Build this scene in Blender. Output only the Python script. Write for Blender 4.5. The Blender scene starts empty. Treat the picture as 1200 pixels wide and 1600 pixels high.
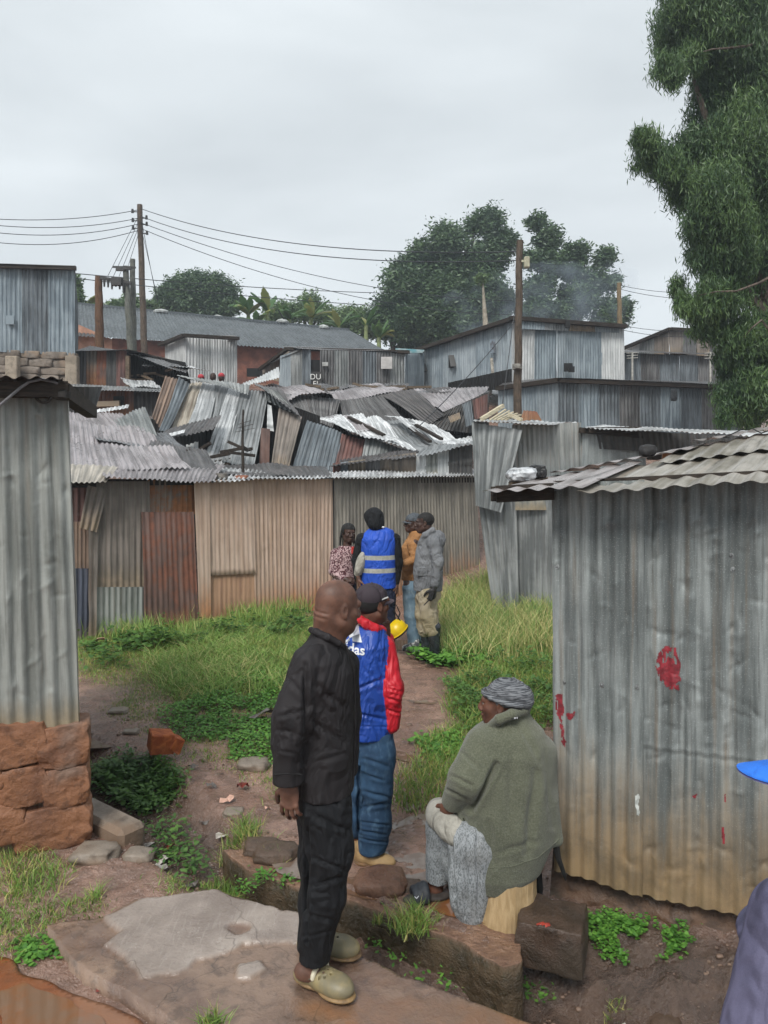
import bpy, math, random
import numpy as np
from mathutils import Vector, Matrix
from mathutils.bvhtree import BVHTree
PI = math.pi
F, CX, HY, CAMZ = 1150.0, 600.0, 738.0, 2.16
scn = bpy.context.scene
col = scn.collection
rng = np.random.default_rng(7)

def P(px, py, Y):
    """a point at real distance Y seen in direction (px, py)"""
    return np.array([(px-CX)/F*Y, Y, CAMZ-(py-HY)/F*Y])
def G(px, py, z=0.0):
    Y = F*(CAMZ-z)/(py-HY)
    return np.array([(px-CX)/F*Y, Y, z])

# ---------- noise ----------
def _hash(ix, iy, iz, seed):
    h = (ix*374761393 + iy*668265263 + iz*2147483647 + seed*974711) & 0xFFFFFFFF
    h = ((h ^ (h >> 13))*1274126177) & 0xFFFFFFFF
    h = ((h ^ (h >> 15))*2246822519) & 0xFFFFFFFF
    return ((h ^ (h >> 16)) & 0xFFFFFF)/float(0xFFFFFF)
def vnoise(p, seed=0):
    p = np.asarray(p, float)
    i = np.floor(p).astype(np.int64); f = p-i; f = f*f*(3-2*f)
    r = 0
    for dx in (0, 1):
        wx = f[..., 0] if dx else 1-f[..., 0]
        for dy in (0, 1):
            wy = f[..., 1] if dy else 1-f[..., 1]
            for dz in (0, 1):
                wz = f[..., 2] if dz else 1-f[..., 2]
                r = r + wx*wy*wz*_hash(i[..., 0]+dx, i[..., 1]+dy, i[..., 2]+dz, seed)
    return r*2-1
def fbm(p, seed=0, o=4):
    p = np.asarray(p, float); r = 0; a = 1; t = 0
    for k in range(o):
        r = r + a*vnoise(p*(2.03**k)+k*17.3, seed+k); t += a; a *= .5
    return r/t
def n2(x, y, s, seed=0, o=3):
    x = np.asarray(x, float); y = np.asarray(y, float)+0*x
    return fbm(np.stack([x*s, y*s, 0*x+seed*3.7], -1), seed, o)
def sstep(a, b, x):
    t = np.clip((x-a)/(b-a), 0, 1); return t*t*(3-2*t)

# ---------- objects ----------
def link(o, parent=None):
    col.objects.link(o)
    if parent is not None: o.parent = parent
    return o
def mesh(name, V, Fc, mats, parent=None, mi=None, uv=None, smooth=False, attr=None, uvv=None):
    V = np.asarray(V, float)
    if parent is not None and 'org' in parent: V = V-np.array(parent['org'])
    me = bpy.data.meshes.new(name)
    if isinstance(Fc, np.ndarray):
        n, k = Fc.shape
        me.vertices.add(len(V)); me.vertices.foreach_set('co', V.astype(np.float32).ravel())
        me.loops.add(n*k); me.loops.foreach_set('vertex_index', Fc.astype(np.int32).ravel())
        me.polygons.add(n); me.polygons.foreach_set('loop_start', np.arange(0, n*k, k, dtype=np.int32))
        me.update(calc_edges=True)
    else:
        me.from_pydata([tuple(v) for v in V], [], Fc); me.update()
    if not isinstance(mats, (list, tuple)): mats = [mats]
    for m in mats: me.materials.append(m)
    if mi is not None: me.polygons.foreach_set('material_index', np.asarray(mi, np.int32))
    if smooth: me.polygons.foreach_set('use_smooth', np.ones(len(me.polygons), bool))
    if uvv is not None:
        li = np.empty(len(me.loops), np.int32); me.loops.foreach_get('vertex_index', li)
        uv = np.asarray(uvv)[li]
    if uv is not None:
        l = me.uv_layers.new(name='UVMap'); l.data.foreach_set('uv', np.asarray(uv, np.float32).ravel())
    if attr is not None:
        a = me.attributes.new('rnd', 'FLOAT', 'POINT'); a.data.foreach_set('value', np.asarray(attr, np.float32))
    o = bpy.data.objects.new(name, me)
    if parent is not None and 'org' in parent: o['org'] = parent['org']
    return link(o, parent)
def tag(o, label=None, cat=None, group=None, kind=None):
    if label: o['label'] = label
    if cat: o['category'] = cat
    if group: o['group'] = group
    if kind: o['kind'] = kind
    return o
def thing(name, label, cat, loc, group=None):
    o = bpy.data.objects.new(name, None); o.empty_display_size = .1
    o.location = tuple(loc); o['org'] = [float(v) for v in loc]
    link(o); return tag(o, label, cat, group)
def done(o):
    pass

# ---------- mesh batch ----------
class MB:
    def __init__(s): s.V = []; s.F = []; s.M = []; s.n = 0
    def add(s, V, Fc, m=0):
        s.V.extend([tuple(v) for v in V]); s.F.extend([tuple(i+s.n for i in f) for f in Fc]); s.M.extend([m]*len(Fc)); s.n += len(V); return s
    def box(s, c, d, R=None, m=0, jit=0, bev=0.0, seed=0):
        c = np.array(c, float); d = np.array(d, float)/2
        r = random.Random(seed)
        if bev > 0:
            V = []; b = min(bev, *(d*.9))
            for sx in (-1, 1):
                for sy in (-1, 1):
                    for sz in (-1, 1):
                        for k in range(3):
                            q = d.copy(); q -= b; q[k] = d[k]
                            V.append(q*np.array([sx, sy, sz]))
            import itertools
            Va = np.array(V)
            if jit: Va = Va+np.array([[r.uniform(-jit, jit) for _ in range(3)] for _ in V])
            idx = lambda sx, sy, sz, k: ((sx*4+sy*2+sz)*3+k)
            Fc = []
            for k in range(3):
                for sg in (0, 1):
                    o = [a for a in range(3) if a != k]
                    f = []
                    for (u, v) in ((0, 0), (1, 0), (1, 1), (0, 1)):
                        t = [0, 0, 0]; t[k] = sg; t[o[0]] = u; t[o[1]] = v
                        f.append(idx(*t, k))
                    Fc.append(f)
            for k in range(3):
                o = [a for a in range(3) if a != k]
                for u in (0, 1):
                    for v in (0, 1):
                        t0 = [0, 0, 0]; t0[o[0]] = u; t0[o[1]] = v; t1 = list(t0); t1[k] = 1
                        Fc.append([idx(*t0, o[0]), idx(*t0, o[1]), idx(*t1, o[1]), idx(*t1, o[0])])
            for t in itertools.product((0, 1), repeat=3): Fc.append([idx(*t, 0), idx(*t, 1), idx(*t, 2)])
        else:
            Va = np.array([[x, y, z] for x in (-1, 1) for y in (-1, 1) for z in (-1, 1)], float)*d
            if jit: Va = Va+np.array([[r.uniform(-jit, jit) for _ in range(3)] for _ in range(8)])
            Fc = [[0, 1, 3, 2], [4, 6, 7, 5], [0, 4, 5, 1], [2, 3, 7, 6], [0, 2, 6, 4], [1, 5, 7, 3]]
        if R is not None: Va = Va @ np.array(R).T
        return s.add(Va+c, Fc, m)
    def beam(s, a, b, w, h, m=0, bev=0):
        a = np.array(a, float); b = np.array(b, float); d = b-a; L = np.linalg.norm(d); d /= L
        up = np.array([0, 0, 1.]) if abs(d[2]) < .9 else np.array([0, 1., 0])
        x = np.cross(up, d); x /= np.linalg.norm(x); z = np.cross(d, x)
        return s.box((a+b)/2, (w, L, h), R=np.stack([x, d, z], 1), m=m, bev=bev)
    def tube(s, pts, r, n=8, m=0, cap=True):
        pts = [np.array(p, float) for p in pts]
        rs = r if isinstance(r, (list, tuple, np.ndarray)) else [r]*len(pts)
        V = []; x = None
        for i, p in enumerate(pts):
            d = pts[min(i+1, len(pts)-1)]-pts[max(i-1, 0)]; d = d/(np.linalg.norm(d)+1e-9)
            if x is None:
                up = np.array([0, 0, 1.]) if abs(d[2]) < .9 else np.array([1., 0, 0]); x = np.cross(d, up)
            x = x-d*np.dot(x, d); x /= np.linalg.norm(x)+1e-9; y = np.cross(d, x)
            for k in range(n):
                a = 2*PI*k/n; V.append(p+rs[i]*(math.cos(a)*x+math.sin(a)*y))
        Fc = [[i*n+k, i*n+(k+1) % n, (i+1)*n+(k+1) % n, (i+1)*n+k] for i in range(len(pts)-1) for k in range(n)]
        if cap: Fc += [list(range(n))[::-1], [(len(pts)-1)*n+k for k in range(n)]]
        return s.add(V, Fc, m)
    def build(s, name, mats, parent=None, smooth=False, uv=None):
        o = mesh(name, s.V, s.F, mats, parent, mi=s.M, smooth=False)
        if smooth: o.data.shade_smooth() if hasattr(o.data, 'shade_smooth') else None
        return o

def blockV(r, seed, n=4, rough=.05, cp=.30):
    """a roughly squared, chipped block"""
    V, Fc = rockV((0, 0, 0), (1, 1, 1), seed, n, 0)
    S = V/np.linalg.norm(V, axis=1, keepdims=True); B = S/np.max(np.abs(S), axis=1, keepdims=True); W = B*.93+S*.12
    q = W*np.array(r)*22+seed*3.1
    chip = np.clip(np.abs(W).sum(1)-2.25-.35*vnoise(W*2.5+seed, seed), 0, 1)
    W = W*(1-cp*chip)[:, None]
    d = fbm(W*np.array([2.2, 2.2, 2.2])+seed*1.7, seed, 4)*rough*2+.5*rough*(1-2*np.abs(fbm(q*.5, seed+3, 3)))
    return (W+S*d[:, None])*np.array(r), Fc
def rockV(c, r, seed, n=3, rough=.25, flat=1.0, facets=0):
    """an irregular stone: subdivided cube pushed by noise"""
    k = 2**n; g = np.linspace(-1, 1, k+1)
    V = []; Fc = []; idx = {}
    def vid(p):
        key = tuple(np.round(p, 5))
        if key not in idx: idx[key] = len(V); V.append(p)
        return idx[key]
    for ax in range(3):
        for sg in (-1, 1):
            for i in range(k):
                for j in range(k):
                    q = []
                    for (a, b) in ((i, j), (i+1, j), (i+1, j+1), (i, j+1)):
                        p = [0, 0, 0]; p[ax] = sg; p[(ax+1) % 3] = g[a]; p[(ax+2) % 3] = g[b]; q.append(vid(p))
                    Fc.append(q if sg > 0 else q[::-1])
    V = np.array(V, float); nrm = np.linalg.norm(V, axis=1, keepdims=True)
    S = V/nrm; box = V/np.max(np.abs(V), axis=1, keepdims=True)
    W = S*.62+box*.38
    W *= (1+rough*fbm(S*1.3+seed*7.1, seed, 3))[:, None]
    W += .04*fbm(S*5+seed, seed+9, 2)[:, None]*S
    return W*np.array(r)+np.array(c), np.array(Fc)

# ---------- materials ----------
MATS = {}
def lin(c):
    if isinstance(c, str):
        c = c.lstrip('#'); c = [int(c[i:i+2], 16)/255 for i in (0, 2, 4)]
        return tuple(x/12.92 if x <= .04045 else ((x+.055)/1.055)**2.4 for x in c)
    return tuple(c)
class NT:
    def __init__(s, name):
        m = bpy.data.materials.new(name); m.use_nodes = True; s.m = m; s.t = m.node_tree; s.t.nodes.clear()
        s.out = s.n('ShaderNodeOutputMaterial'); s.b = s.n('ShaderNodeBsdfPrincipled')
        s.l(s.b.outputs[0], s.out.inputs[0])
    def n(s, ty, **kw):
        nd = s.t.nodes.new(ty)
        for k, v in kw.items(): setattr(nd, k, v)
        return nd
    def l(s, a, b): s.t.links.new(a, b)
    def set(s, sock, v):
        if hasattr(v, 'default_value') or hasattr(v, 'is_linked'): s.l(v, sock)
        else:
            if isinstance(v, (tuple, list)) and len(v) == 3 and sock.type == 'RGBA': v = (*v, 1)
            sock.default_value = v
    def coord(s, kind='Object', scale=(1, 1, 1), loc=(0, 0, 0)):
        c = s.n('ShaderNodeTexCoord'); mp = s.n('ShaderNodeMapping')
        mp.inputs['Scale'].default_value = scale; mp.inputs['Location'].default_value = loc
        s.l(c.outputs[kind], mp.inputs[0]); return mp.outputs[0]
    def noise(s, vec, scale=5, det=4, rough=.55, dist=0):
        nd = s.n('ShaderNodeTexNoise'); nd.inputs['Scale'].default_value = scale; nd.inputs['Detail'].default_value = det
        nd.inputs['Roughness'].default_value = rough; nd.inputs['Distortion'].default_value = dist; s.l(vec, nd.inputs['Vector']); return nd.outputs['Fac']
    def ramp(s, fac, a, b, lo=0.0, hi=1.0):
        nd = s.n('ShaderNodeMapRange'); nd.interpolation_type = 'SMOOTHSTEP'
        s.set(nd.inputs[0], fac); nd.inputs[1].default_value = a; nd.inputs[2].default_value = b
        nd.inputs[3].default_value = lo; nd.inputs[4].default_value = hi; return nd.outputs[0]
    def math(s, op, a, b=0.0):
        nd = s.n('ShaderNodeMath', operation=op); s.set(nd.inputs[0], a); s.set(nd.inputs[1], b); return nd.outputs[0]
    def mix(s, fac, a, b, mode='MIX'):
        nd = s.n('ShaderNodeMix', data_type='RGBA', blend_type=mode)
        s.set(nd.inputs[0], fac); s.set(nd.inputs[6], a); s.set(nd.inputs[7], b); return nd.outputs[2]
    def bump(s, h, strength=.3, dist=.01, nrm=None):
        nd = s.n('ShaderNodeBump'); nd.inputs['Strength'].default_value = strength; nd.inputs['Distance'].default_value = dist
        s.l(h, nd.inputs['Height'])
        if nrm is not None: s.l(nrm, nd.inputs['Normal'])
        s.l(nd.outputs[0], s.b.inputs['Normal']); return nd.outputs[0]
    def fin(s, color=None, rough=None, metal=None, spec=None):
        if color is not None: s.set(s.b.inputs['Base Color'], color)
        if rough is not None: s.set(s.b.inputs['Roughness'], rough)
        if metal is not None: s.set(s.b.inputs['Metallic'], metal)
        if spec is not None: s.set(s.b.inputs['Specular IOR Level'], spec)
        return s.m

def mk(name, fn):
    if name not in MATS: MATS[name] = fn()
    return MATS[name]
def tin(name, a, b, rust=(.16, .07, .03), ra=.35, mud=None, mudh=.0, rough=.42, metal=.45, streak=1.0, spangle=0.0, grime=.35):
    """weathered corrugated iron: UVs are metres across and along the sheet"""
    a, b, rust = lin(a), lin(b), lin(rust); metal = metal*.45
    def ds(c):
        g = sum(c)/3; return tuple(min(.8, (x*.6+g*.4)*1.12) for x in c)
    a, b = ds(a), ds(b)
    def f():
        t = NT(name)
        uv = t.coord('UV'); st = t.coord('UV', (14*streak, .8, 1)); st2 = t.coord('UV', (45, 1.6, 1), (3, 7, 0))
        big = t.noise(uv, 1.1, 5, .6); s1 = t.noise(st, 1.0, 5, .6); s2 = t.noise(st2, 1.0, 3, .6); med = t.noise(uv, 5.5, 6, .65, .4)
        fac = t.math('ADD', t.math('MULTIPLY', s1, .6), t.math('MULTIPLY', big, .4))
        c = t.mix(t.ramp(fac, .41, .58), a, b)
        c = t.mix(t.ramp(s2, .5, .72, 0, grime), c, (.05, .048, .045)); c = t.mix(t.ramp(t.noise(t.coord('UV', (22, .5, 1), (9, 3, 0)), 1, 4, .6), .55, .75, 0, .45*min(1, ra*3)), c, tuple(x*1.1+.02 for x in rust))
        c = t.mix(t.ramp(med, .56, .78, 0, grime*.9), c, tuple(x*.42 for x in a))
        c = t.mix(t.ramp(med, .44, .26, 0, .35), c, tuple(min(1, x*1.45+.03) for x in b))
        if spangle > 0:
            vo = t.n('ShaderNodeTexVoronoi'); vo.inputs['Scale'].default_value = 75; t.l(uv, vo.inputs['Vector'])
            sp = t.noise(uv, 140, 2, .5)
            c = t.mix(t.ramp(sp, .58, .72, 0, spangle), c, (.62, .64, .64))
            c = t.mix(t.math('MULTIPLY', vo.outputs['Color'], spangle*.3), c, (.10, .11, .115))
        # rust: blotches and runs
        rb = t.math('ADD', t.math('MULTIPLY', t.noise(uv, 1.7, 6, .7, .5), .55), t.math('MULTIPLY', s1, .45))
        th = .72-.34*ra
        rf = t.ramp(rb, th, th+.10, 0, min(1, .5+ra*.6))
        rc = t.mix(t.noise(uv, 9, 4, .6), tuple(x*.55 for x in rust), tuple(min(1, x*1.8) for x in rust))
        c = t.mix(rf, c, rc)
        if mud is not None:
            sep = t.n('ShaderNodeSeparateXYZ'); t.l(t.coord('UV'), sep.inputs[0])
            yy = t.math('ADD', sep.outputs[1], t.math('MULTIPLY', t.math('SUBTRACT', t.math('ADD', t.math('MULTIPLY', s1, .6), t.math('MULTIPLY', big, .4)), .5), mudh*3.2))
            mc = t.mix(t.ramp(med, .35, .65), tuple(x*.7 for x in lin(mud)), tuple(x*1.15 for x in lin(mud))); c = t.mix(t.ramp(yy, mudh*1.3, 0.0, 0, .85), c, mc)
        hgt = t.math('ADD', t.math('MULTIPLY', med, .7), t.math('MULTIPLY', s1, .3))
        t.bump(hgt, .35, .012)
        ro = t.math('ADD', t.math('MULTIPLY', rf, .35), t.ramp(med, .3, .7, rough-.1, rough+.14))
        me_ = t.math('MULTIPLY', t.math('SUBTRACT', 1.0, rf), metal)
        return t.fin(c, ro, me_)
    return mk(name, f)
def simple(name, c, c2=None, scale=8, rough=.8, metal=0, bump=.3, bd=.01, det=5, sc3=(1, 1, 1), lo=.35, hi=.65, spec=.5):
    c = lin(c); c2 = lin(c2) if c2 is not None else tuple(x*.6 for x in c)
    def f():
        t = NT(name); v = t.coord('Object', sc3); n = t.noise(v, scale, det, .62, .3)
        if bump: t.bump(n, bump, bd)
        return t.fin(t.mix(t.ramp(n, lo, hi), c2, c), rough, metal, spec)
    return mk(name, f)

# ---------- corrugated sheets ----------
def sheet(name, mat, A, B, C, D, parent=None, pitch=.076, amp=.009, rows=8, bend=.012, jag=0.0, dents=0, seed=0, box=False, sag=0.0, spp=6, tear=0.0, fold=None, holes=0):
    """corrugated sheet: A,B lower edge, C,D upper edge; corrugations run A->D"""
    A, B, C, D = [np.array(v, float) for v in (A, B, C, D)]
    L = (np.linalg.norm(B-A)+np.linalg.norm(C-D))/2; H = (np.linalg.norm(D-A)+np.linalg.norm(C-B))/2
    n = max(1, int(round(L/pitch))); nu = n*spp
    u = np.linspace(0, 1, nu+1); v = np.linspace(0, 1, rows+1)
    U, W = np.meshgrid(u, v)
    r = np.random.default_rng(seed+11)
    so = seed*13.7+3
    W2 = W+0
    if jag: 
        e = (fbm(np.stack([U*L*3+so, 0*U, 0*U], -1), seed, 3)*jag + (np.round(U*L/.7+.3) % 2)*jag*.3)/H
        W2 = W+e*(1-W)**2
        e2 = fbm(np.stack([U*L*3+so+40, 0*U, 0*U], -1), seed+5, 3)*jag*.6/H
        W2 = W2+e2*W**2
    Pt = (A*(1-U[..., None])+B*U[..., None])*(1-W2[..., None])+(D*(1-U[..., None])+C*U[..., None])*W2[..., None]
    N = np.cross(B-A, D-A)+np.cross(C-D, C-B); N = N/np.linalg.norm(N)
    ph = U*n*2*PI
    prof = np.sin(ph) if not box else np.clip(np.sin(ph)*2.2-.4, -1, 1)
    off = amp*prof
    X = np.stack([U*L, W*H, 0*U+so], -1)
    off = off+bend*fbm(X*1.1, seed, 3)*2
    off = off+bend*.35*fbm(X*np.array([5, 2.2, 1]), seed+3, 2)
    for k in range(dents):
        cu, cv = r.uniform(.05, .95)*L, r.uniform(.05, .95)*H; rad = r.uniform(.012, .045); dep = r.uniform(.3, 1.0)*.5*rad*r.choice([-1, 1])
        ta = r.uniform(0, PI); ex_, ey_ = (X[..., 0]-cu)*math.cos(ta)+(X[..., 1]-cv)*math.sin(ta), -(X[..., 0]-cu)*math.sin(ta)+(X[..., 1]-cv)*math.cos(ta)
        dd = np.abs(ex_/rad)**1.5+np.abs(ey_/(rad*r.uniform(.25, .8)))**1.5
        off = off+dep*np.exp(-dd)*(1-.6*(ey_ > 0))
    if fold is not None:
        for (fv, fa, fw) in fold: off = off+fa*np.exp(-((W-fv)/fw)**2)
    Pt = Pt+N*off[..., None]
    if sag: Pt[..., 2] -= sag*np.sin(U*PI)*(1-W*.3)
    V = Pt.reshape(-1, 3); m = nu+1
    i, j = np.meshgrid(np.arange(nu), np.arange(rows)); a = (j*m+i).ravel()
    Fc = np.stack([a, a+1, a+1+m, a+m], 1)
    if tear > 0:
        ce = fbm(np.stack([(U*L*2.2)+so, W*H*2.2, 0*U], -1), seed+8, 3)[:-1, :-1].ravel()
        Fc = Fc[ce < 1-tear]
    uvv = np.stack([U*L+(seed*1.37) % 19, W*H], -1).reshape(-1, 2)
    return mesh(name, V, Fc, mat, parent, smooth=True, uvv=uvv)
def psheet(name, mat, q, parent=None, **kw):
    """q = four (px,py,Y): lower-left, lower-right, upper-right, upper-left"""
    return sheet(name, mat, *[P(*c) for c in q], parent=parent, **kw)

# ---------- signed-distance modelling for figures ----------
class SDF:
    def __init__(s): s.p = []
    def cap(s, a, b, ra, rb=None, t=0, k=.02, sub=False):
        a = np.array(a, float); b = np.array(b, float); rb = ra if rb is None else rb
        R = max(ra, rb); s.p.append(('c', a, b, ra, rb, t, k, sub, np.minimum(a, b)-R, np.maximum(a, b)+R)); return s
    def chain(s, pts, rs, t=0, k=.02):
        for i in range(len(pts)-1): s.cap(pts[i], pts[i+1], rs[i], rs[i+1], t, k)
        return s
    def ell(s, c, r, R=None, t=0, k=.015, sub=False):
        c = np.array(c, float); r = np.array(r, float); R = np.eye(3) if R is None else np.array(R)
        e = np.sqrt((R**2) @ (r**2)); s.p.append(('e', c, R, r, None, t, k, sub, c-e, c+e)); return s
    def tor(s, rings, t=0, k=.03, sub=False):
        """stack of elliptical rings from bottom to top: (x,y,z,rx,ry,yaw)"""
        r = np.array(rings, float); r = r[np.argsort(r[:, 2])]
        R = max(r[:, 3].max(), r[:, 4].max())
        lo = np.array([r[:, 0].min()-R, r[:, 1].min()-R, r[0, 2]-.02]); hi = np.array([r[:, 0].max()+R, r[:, 1].max()+R, r[-1, 2]+.02])
        s.p.append(('t', r, None, None, None, t, k, sub, lo, hi)); return s
    @staticmethod
    def dist(pr, X):
        ty = pr[0]
        if ty == 'c':
            a, b, ra, rb = pr[1:5]; d = b-a; L2 = d@d+1e-12
            q = X-a; h = np.clip((q@d)/L2, 0, 1)
            return np.linalg.norm(q-h[..., None]*d, axis=-1)-(ra+(rb-ra)*h)
        if ty == 'e':
            c, R, r = pr[1:4]; q = (X-c)@R
            k0 = np.linalg.norm(q/r, axis=-1); k1 = np.linalg.norm(q/(r*r), axis=-1)+1e-9
            return k0*(k0-1)/k1
        r = pr[1]; z = X[..., 2]; zs = r[:, 2]
        zc = np.clip(z, zs[0], zs[-1])
        it = lambda i: np.interp(zc, zs, r[:, i])
        cx, cy, rx, ry, yw = it(0), it(1), it(3), it(4), it(5)
        dx, dy = X[..., 0]-cx, X[..., 1]-cy; c, s_ = np.cos(yw), np.sin(yw)
        lx, ly = dx*c+dy*s_, -dx*s_+dy*c
        k0 = np.sqrt((lx/rx)**2+(ly/ry)**2); k1 = np.sqrt((lx/rx**2)**2+(ly/ry**2)**2)+1e-9
        d = k0*(k0-1)/k1
        return np.maximum(d, np.maximum(z-zs[-1], zs[0]-z))
    def mesh(s, vox=.008, disp=None):
        P_ = [p for p in s.p if not p[7]]
        lo = np.min([p[8] for p in P_], 0)-3*vox-.012; hi = np.max([p[9] for p in P_], 0)+3*vox+.012
        n = np.ceil((hi-lo)/vox).astype(int)+1
        ax = [lo[i]+vox*np.arange(n[i]) for i in range(3)]
        D = np.full(n, .5)
        for p in s.p:
            m = .03+p[6]
            i0 = np.clip(np.floor((p[8]-m-lo)/vox).astype(int), 0, n-1); i1 = np.clip(np.ceil((p[9]+m-lo)/vox).astype(int)+1, 1, n)
            X = np.stack(np.meshgrid(*[ax[i][i0[i]:i1[i]] for i in range(3)], indexing='ij'), -1)
            d = s.dist(p, X); sl = tuple(slice(i0[i], i1[i]) for i in range(3)); D0 = D[sl]; k = p[6]
            if p[7]:
                h = np.clip(.5-.5*(D0+d)/k, 0, 1); D[sl] = D0*(1-h)+(-d)*h+k*h*(1-h)
            else:
                h = np.clip(.5+.5*(D0-d)/k, 0, 1); D[sl] = D0*(1-h)+d*h-k*h*(1-h)
        V, Fc = nets(D); V = V*vox+lo
        tg = None; best = np.full(len(V), 9.)
        tg = np.zeros(len(V), int)
        for p in P_:
            d = s.dist(p, V); w = d < best-1e-6; best[w] = d[w]; tg[w] = p[5]
        return V, Fc, tg
def nets(D):
    S = D < 0; n = np.array(D.shape)
    c = np.zeros(n-1, int)
    for dx in (0, 1):
        for dy in (0, 1):
            for dz in (0, 1): c += S[dx:n[0]-1+dx, dy:n[1]-1+dy, dz:n[2]-1+dz]
    act = (c > 0) & (c < 8); I = np.argwhere(act); vid = np.full(n-1, -1); vid[act] = np.arange(len(I))
    acc = np.zeros((len(I), 3)); cnt = np.zeros(len(I))
    for axis in range(3):
        o = [a for a in range(3) if a != axis]
        for u in (0, 1):
            for v in (0, 1):
                a = I.copy(); a[:, o[0]] += u; a[:, o[1]] += v; b = a.copy(); b[:, axis] += 1
                fa = D[a[:, 0], a[:, 1], a[:, 2]]; fb = D[b[:, 0], b[:, 1], b[:, 2]]
                m = (fa < 0) != (fb < 0); t = np.where(m, fa/(fa-fb+1e-12), 0)
                p = a.astype(float); p[:, axis] += t; acc[m] += p[m]; cnt[m] += 1
    V = acc/np.maximum(cnt, 1)[:, None]
    Fs = []
    for axis in range(3):
        o = [(axis+1) % 3, (axis+2) % 3]
        sl0 = [slice(None)]*3; sl1 = [slice(None)]*3; sl0[axis] = slice(0, -1); sl1[axis] = slice(1, None)
        a, b = S[tuple(sl0)], S[tuple(sl1)]; E = np.argwhere(a != b)
        ok = (E[:, o[0]] > 0) & (E[:, o[1]] > 0) & (E[:, o[0]] < n[o[0]]-1) & (E[:, o[1]] < n[o[1]]-1); E = E[ok]
        q = []
        for (du, dv) in ((-1, -1), (0, -1), (0, 0), (-1, 0)):
            e = E.copy(); e[:, o[0]] += du; e[:, o[1]] += dv; q.append(vid[e[:, 0], e[:, 1], e[:, 2]])
        q = np.stack(q, 1); ins = a[E[:, 0], E[:, 1], E[:, 2]]
        q[~ins] = q[~ins][:, ::-1]; Fs.append(q)
    return V, np.concatenate(Fs)
def vnormals(V, Fc):
    N = np.zeros_like(V); a = V[Fc[:, 2]]-V[Fc[:, 0]]; b = V[Fc[:, 3]]-V[Fc[:, 1]]; f = np.cross(a, b)
    for k in range(4): np.add.at(N, Fc[:, k], f)
    return N/(np.linalg.norm(N, axis=1, keepdims=True)+1e-12)
def figmesh(name, parts, mats, parent, disp=None, matfn=None, keep=None):
    """parts: list of (SDF, voxel); merged into one mesh object. disp(V)->offset along normal"""
    Vs, Fs, Ts = [], [], []; n = 0
    for sd, vox in parts:
        V, Fc, tg = sd.mesh(vox)
        if disp is not None:
            N = vnormals(V, Fc); V = V+N*disp(V, N)[:, None]
        Vs.append(V); Fs.append(Fc+n); Ts.append(tg); n += len(V)
    V = np.concatenate(Vs); Fc = np.concatenate(Fs); tg = np.concatenate(Ts)
    mi = np.min(tg[Fc], axis=1) if len(mats) > 1 else None
    if len(mats) > 1: mi = tg[Fc[:, 0]]
    if matfn is not None:
        C = V[Fc].mean(1); mi = matfn(C, mi)
    if keep is not None:
        k = keep(V[Fc].mean(1)); Fc = Fc[k]; mi = mi[k] if mi is not None else None
    return mesh(name, V, Fc, mats, parent, mi=mi, smooth=True)
# ================= GROUND =================
def seg_info(x, y, pl):
    """distance to polyline, interpolated extra columns, side (+ = left of direction)"""
    best = np.full(np.shape(x), 1e9); ex = np.zeros(np.shape(x)+(pl.shape[1]-2,)); sd = np.zeros(np.shape(x))
    for i in range(len(pl)-1):
        a, b = pl[i, :2], pl[i+1, :2]; d = b-a; L2 = d@d
        h = np.clip(((x-a[0])*d[0]+(y-a[1])*d[1])/L2, 0, 1)
        qx, qy = x-a[0]-h*d[0], y-a[1]-h*d[1]; dd = np.hypot(qx, qy); m = dd < best
        best = np.where(m, dd, best); sd = np.where(m, np.sign(d[0]*(y-a[1])-d[1]*(x-a[0])), sd)
        e = pl[i, 2:]*(1-h[..., None])+pl[i+1, 2:]*h[..., None]; ex = np.where(m[..., None], e, ex)
    return best, ex, sd
DRAIN = np.array([(-9, 8.2, .3, -.10), (-3.2, 6.3, .35, -.16), (-2.4, 5.65, .33, -.20), (-1.8, 5.15, .3, -.24), (-1.25, 4.62, .25, -.27), (-.95, 4.2, .2, -.34),
                  (-.45, 3.84, .2, -.42), (-.17, 3.66, .2, -.45), (.08, 3.5, .2, -.47), (.37, 3.32, .2, -.5), (.62, 3.14, .22, -.52), (1.0, 2.8, .28, -.55), (1.7, 2.2, .4, -.6), (4, 0, .5, -.6)])
def terrain(y):
    return np.where(y < 12.5, 0, np.where(y < 26, .37*(y-12.5), 4.995+.16*(np.minimum(y, 60)-26)))
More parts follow.
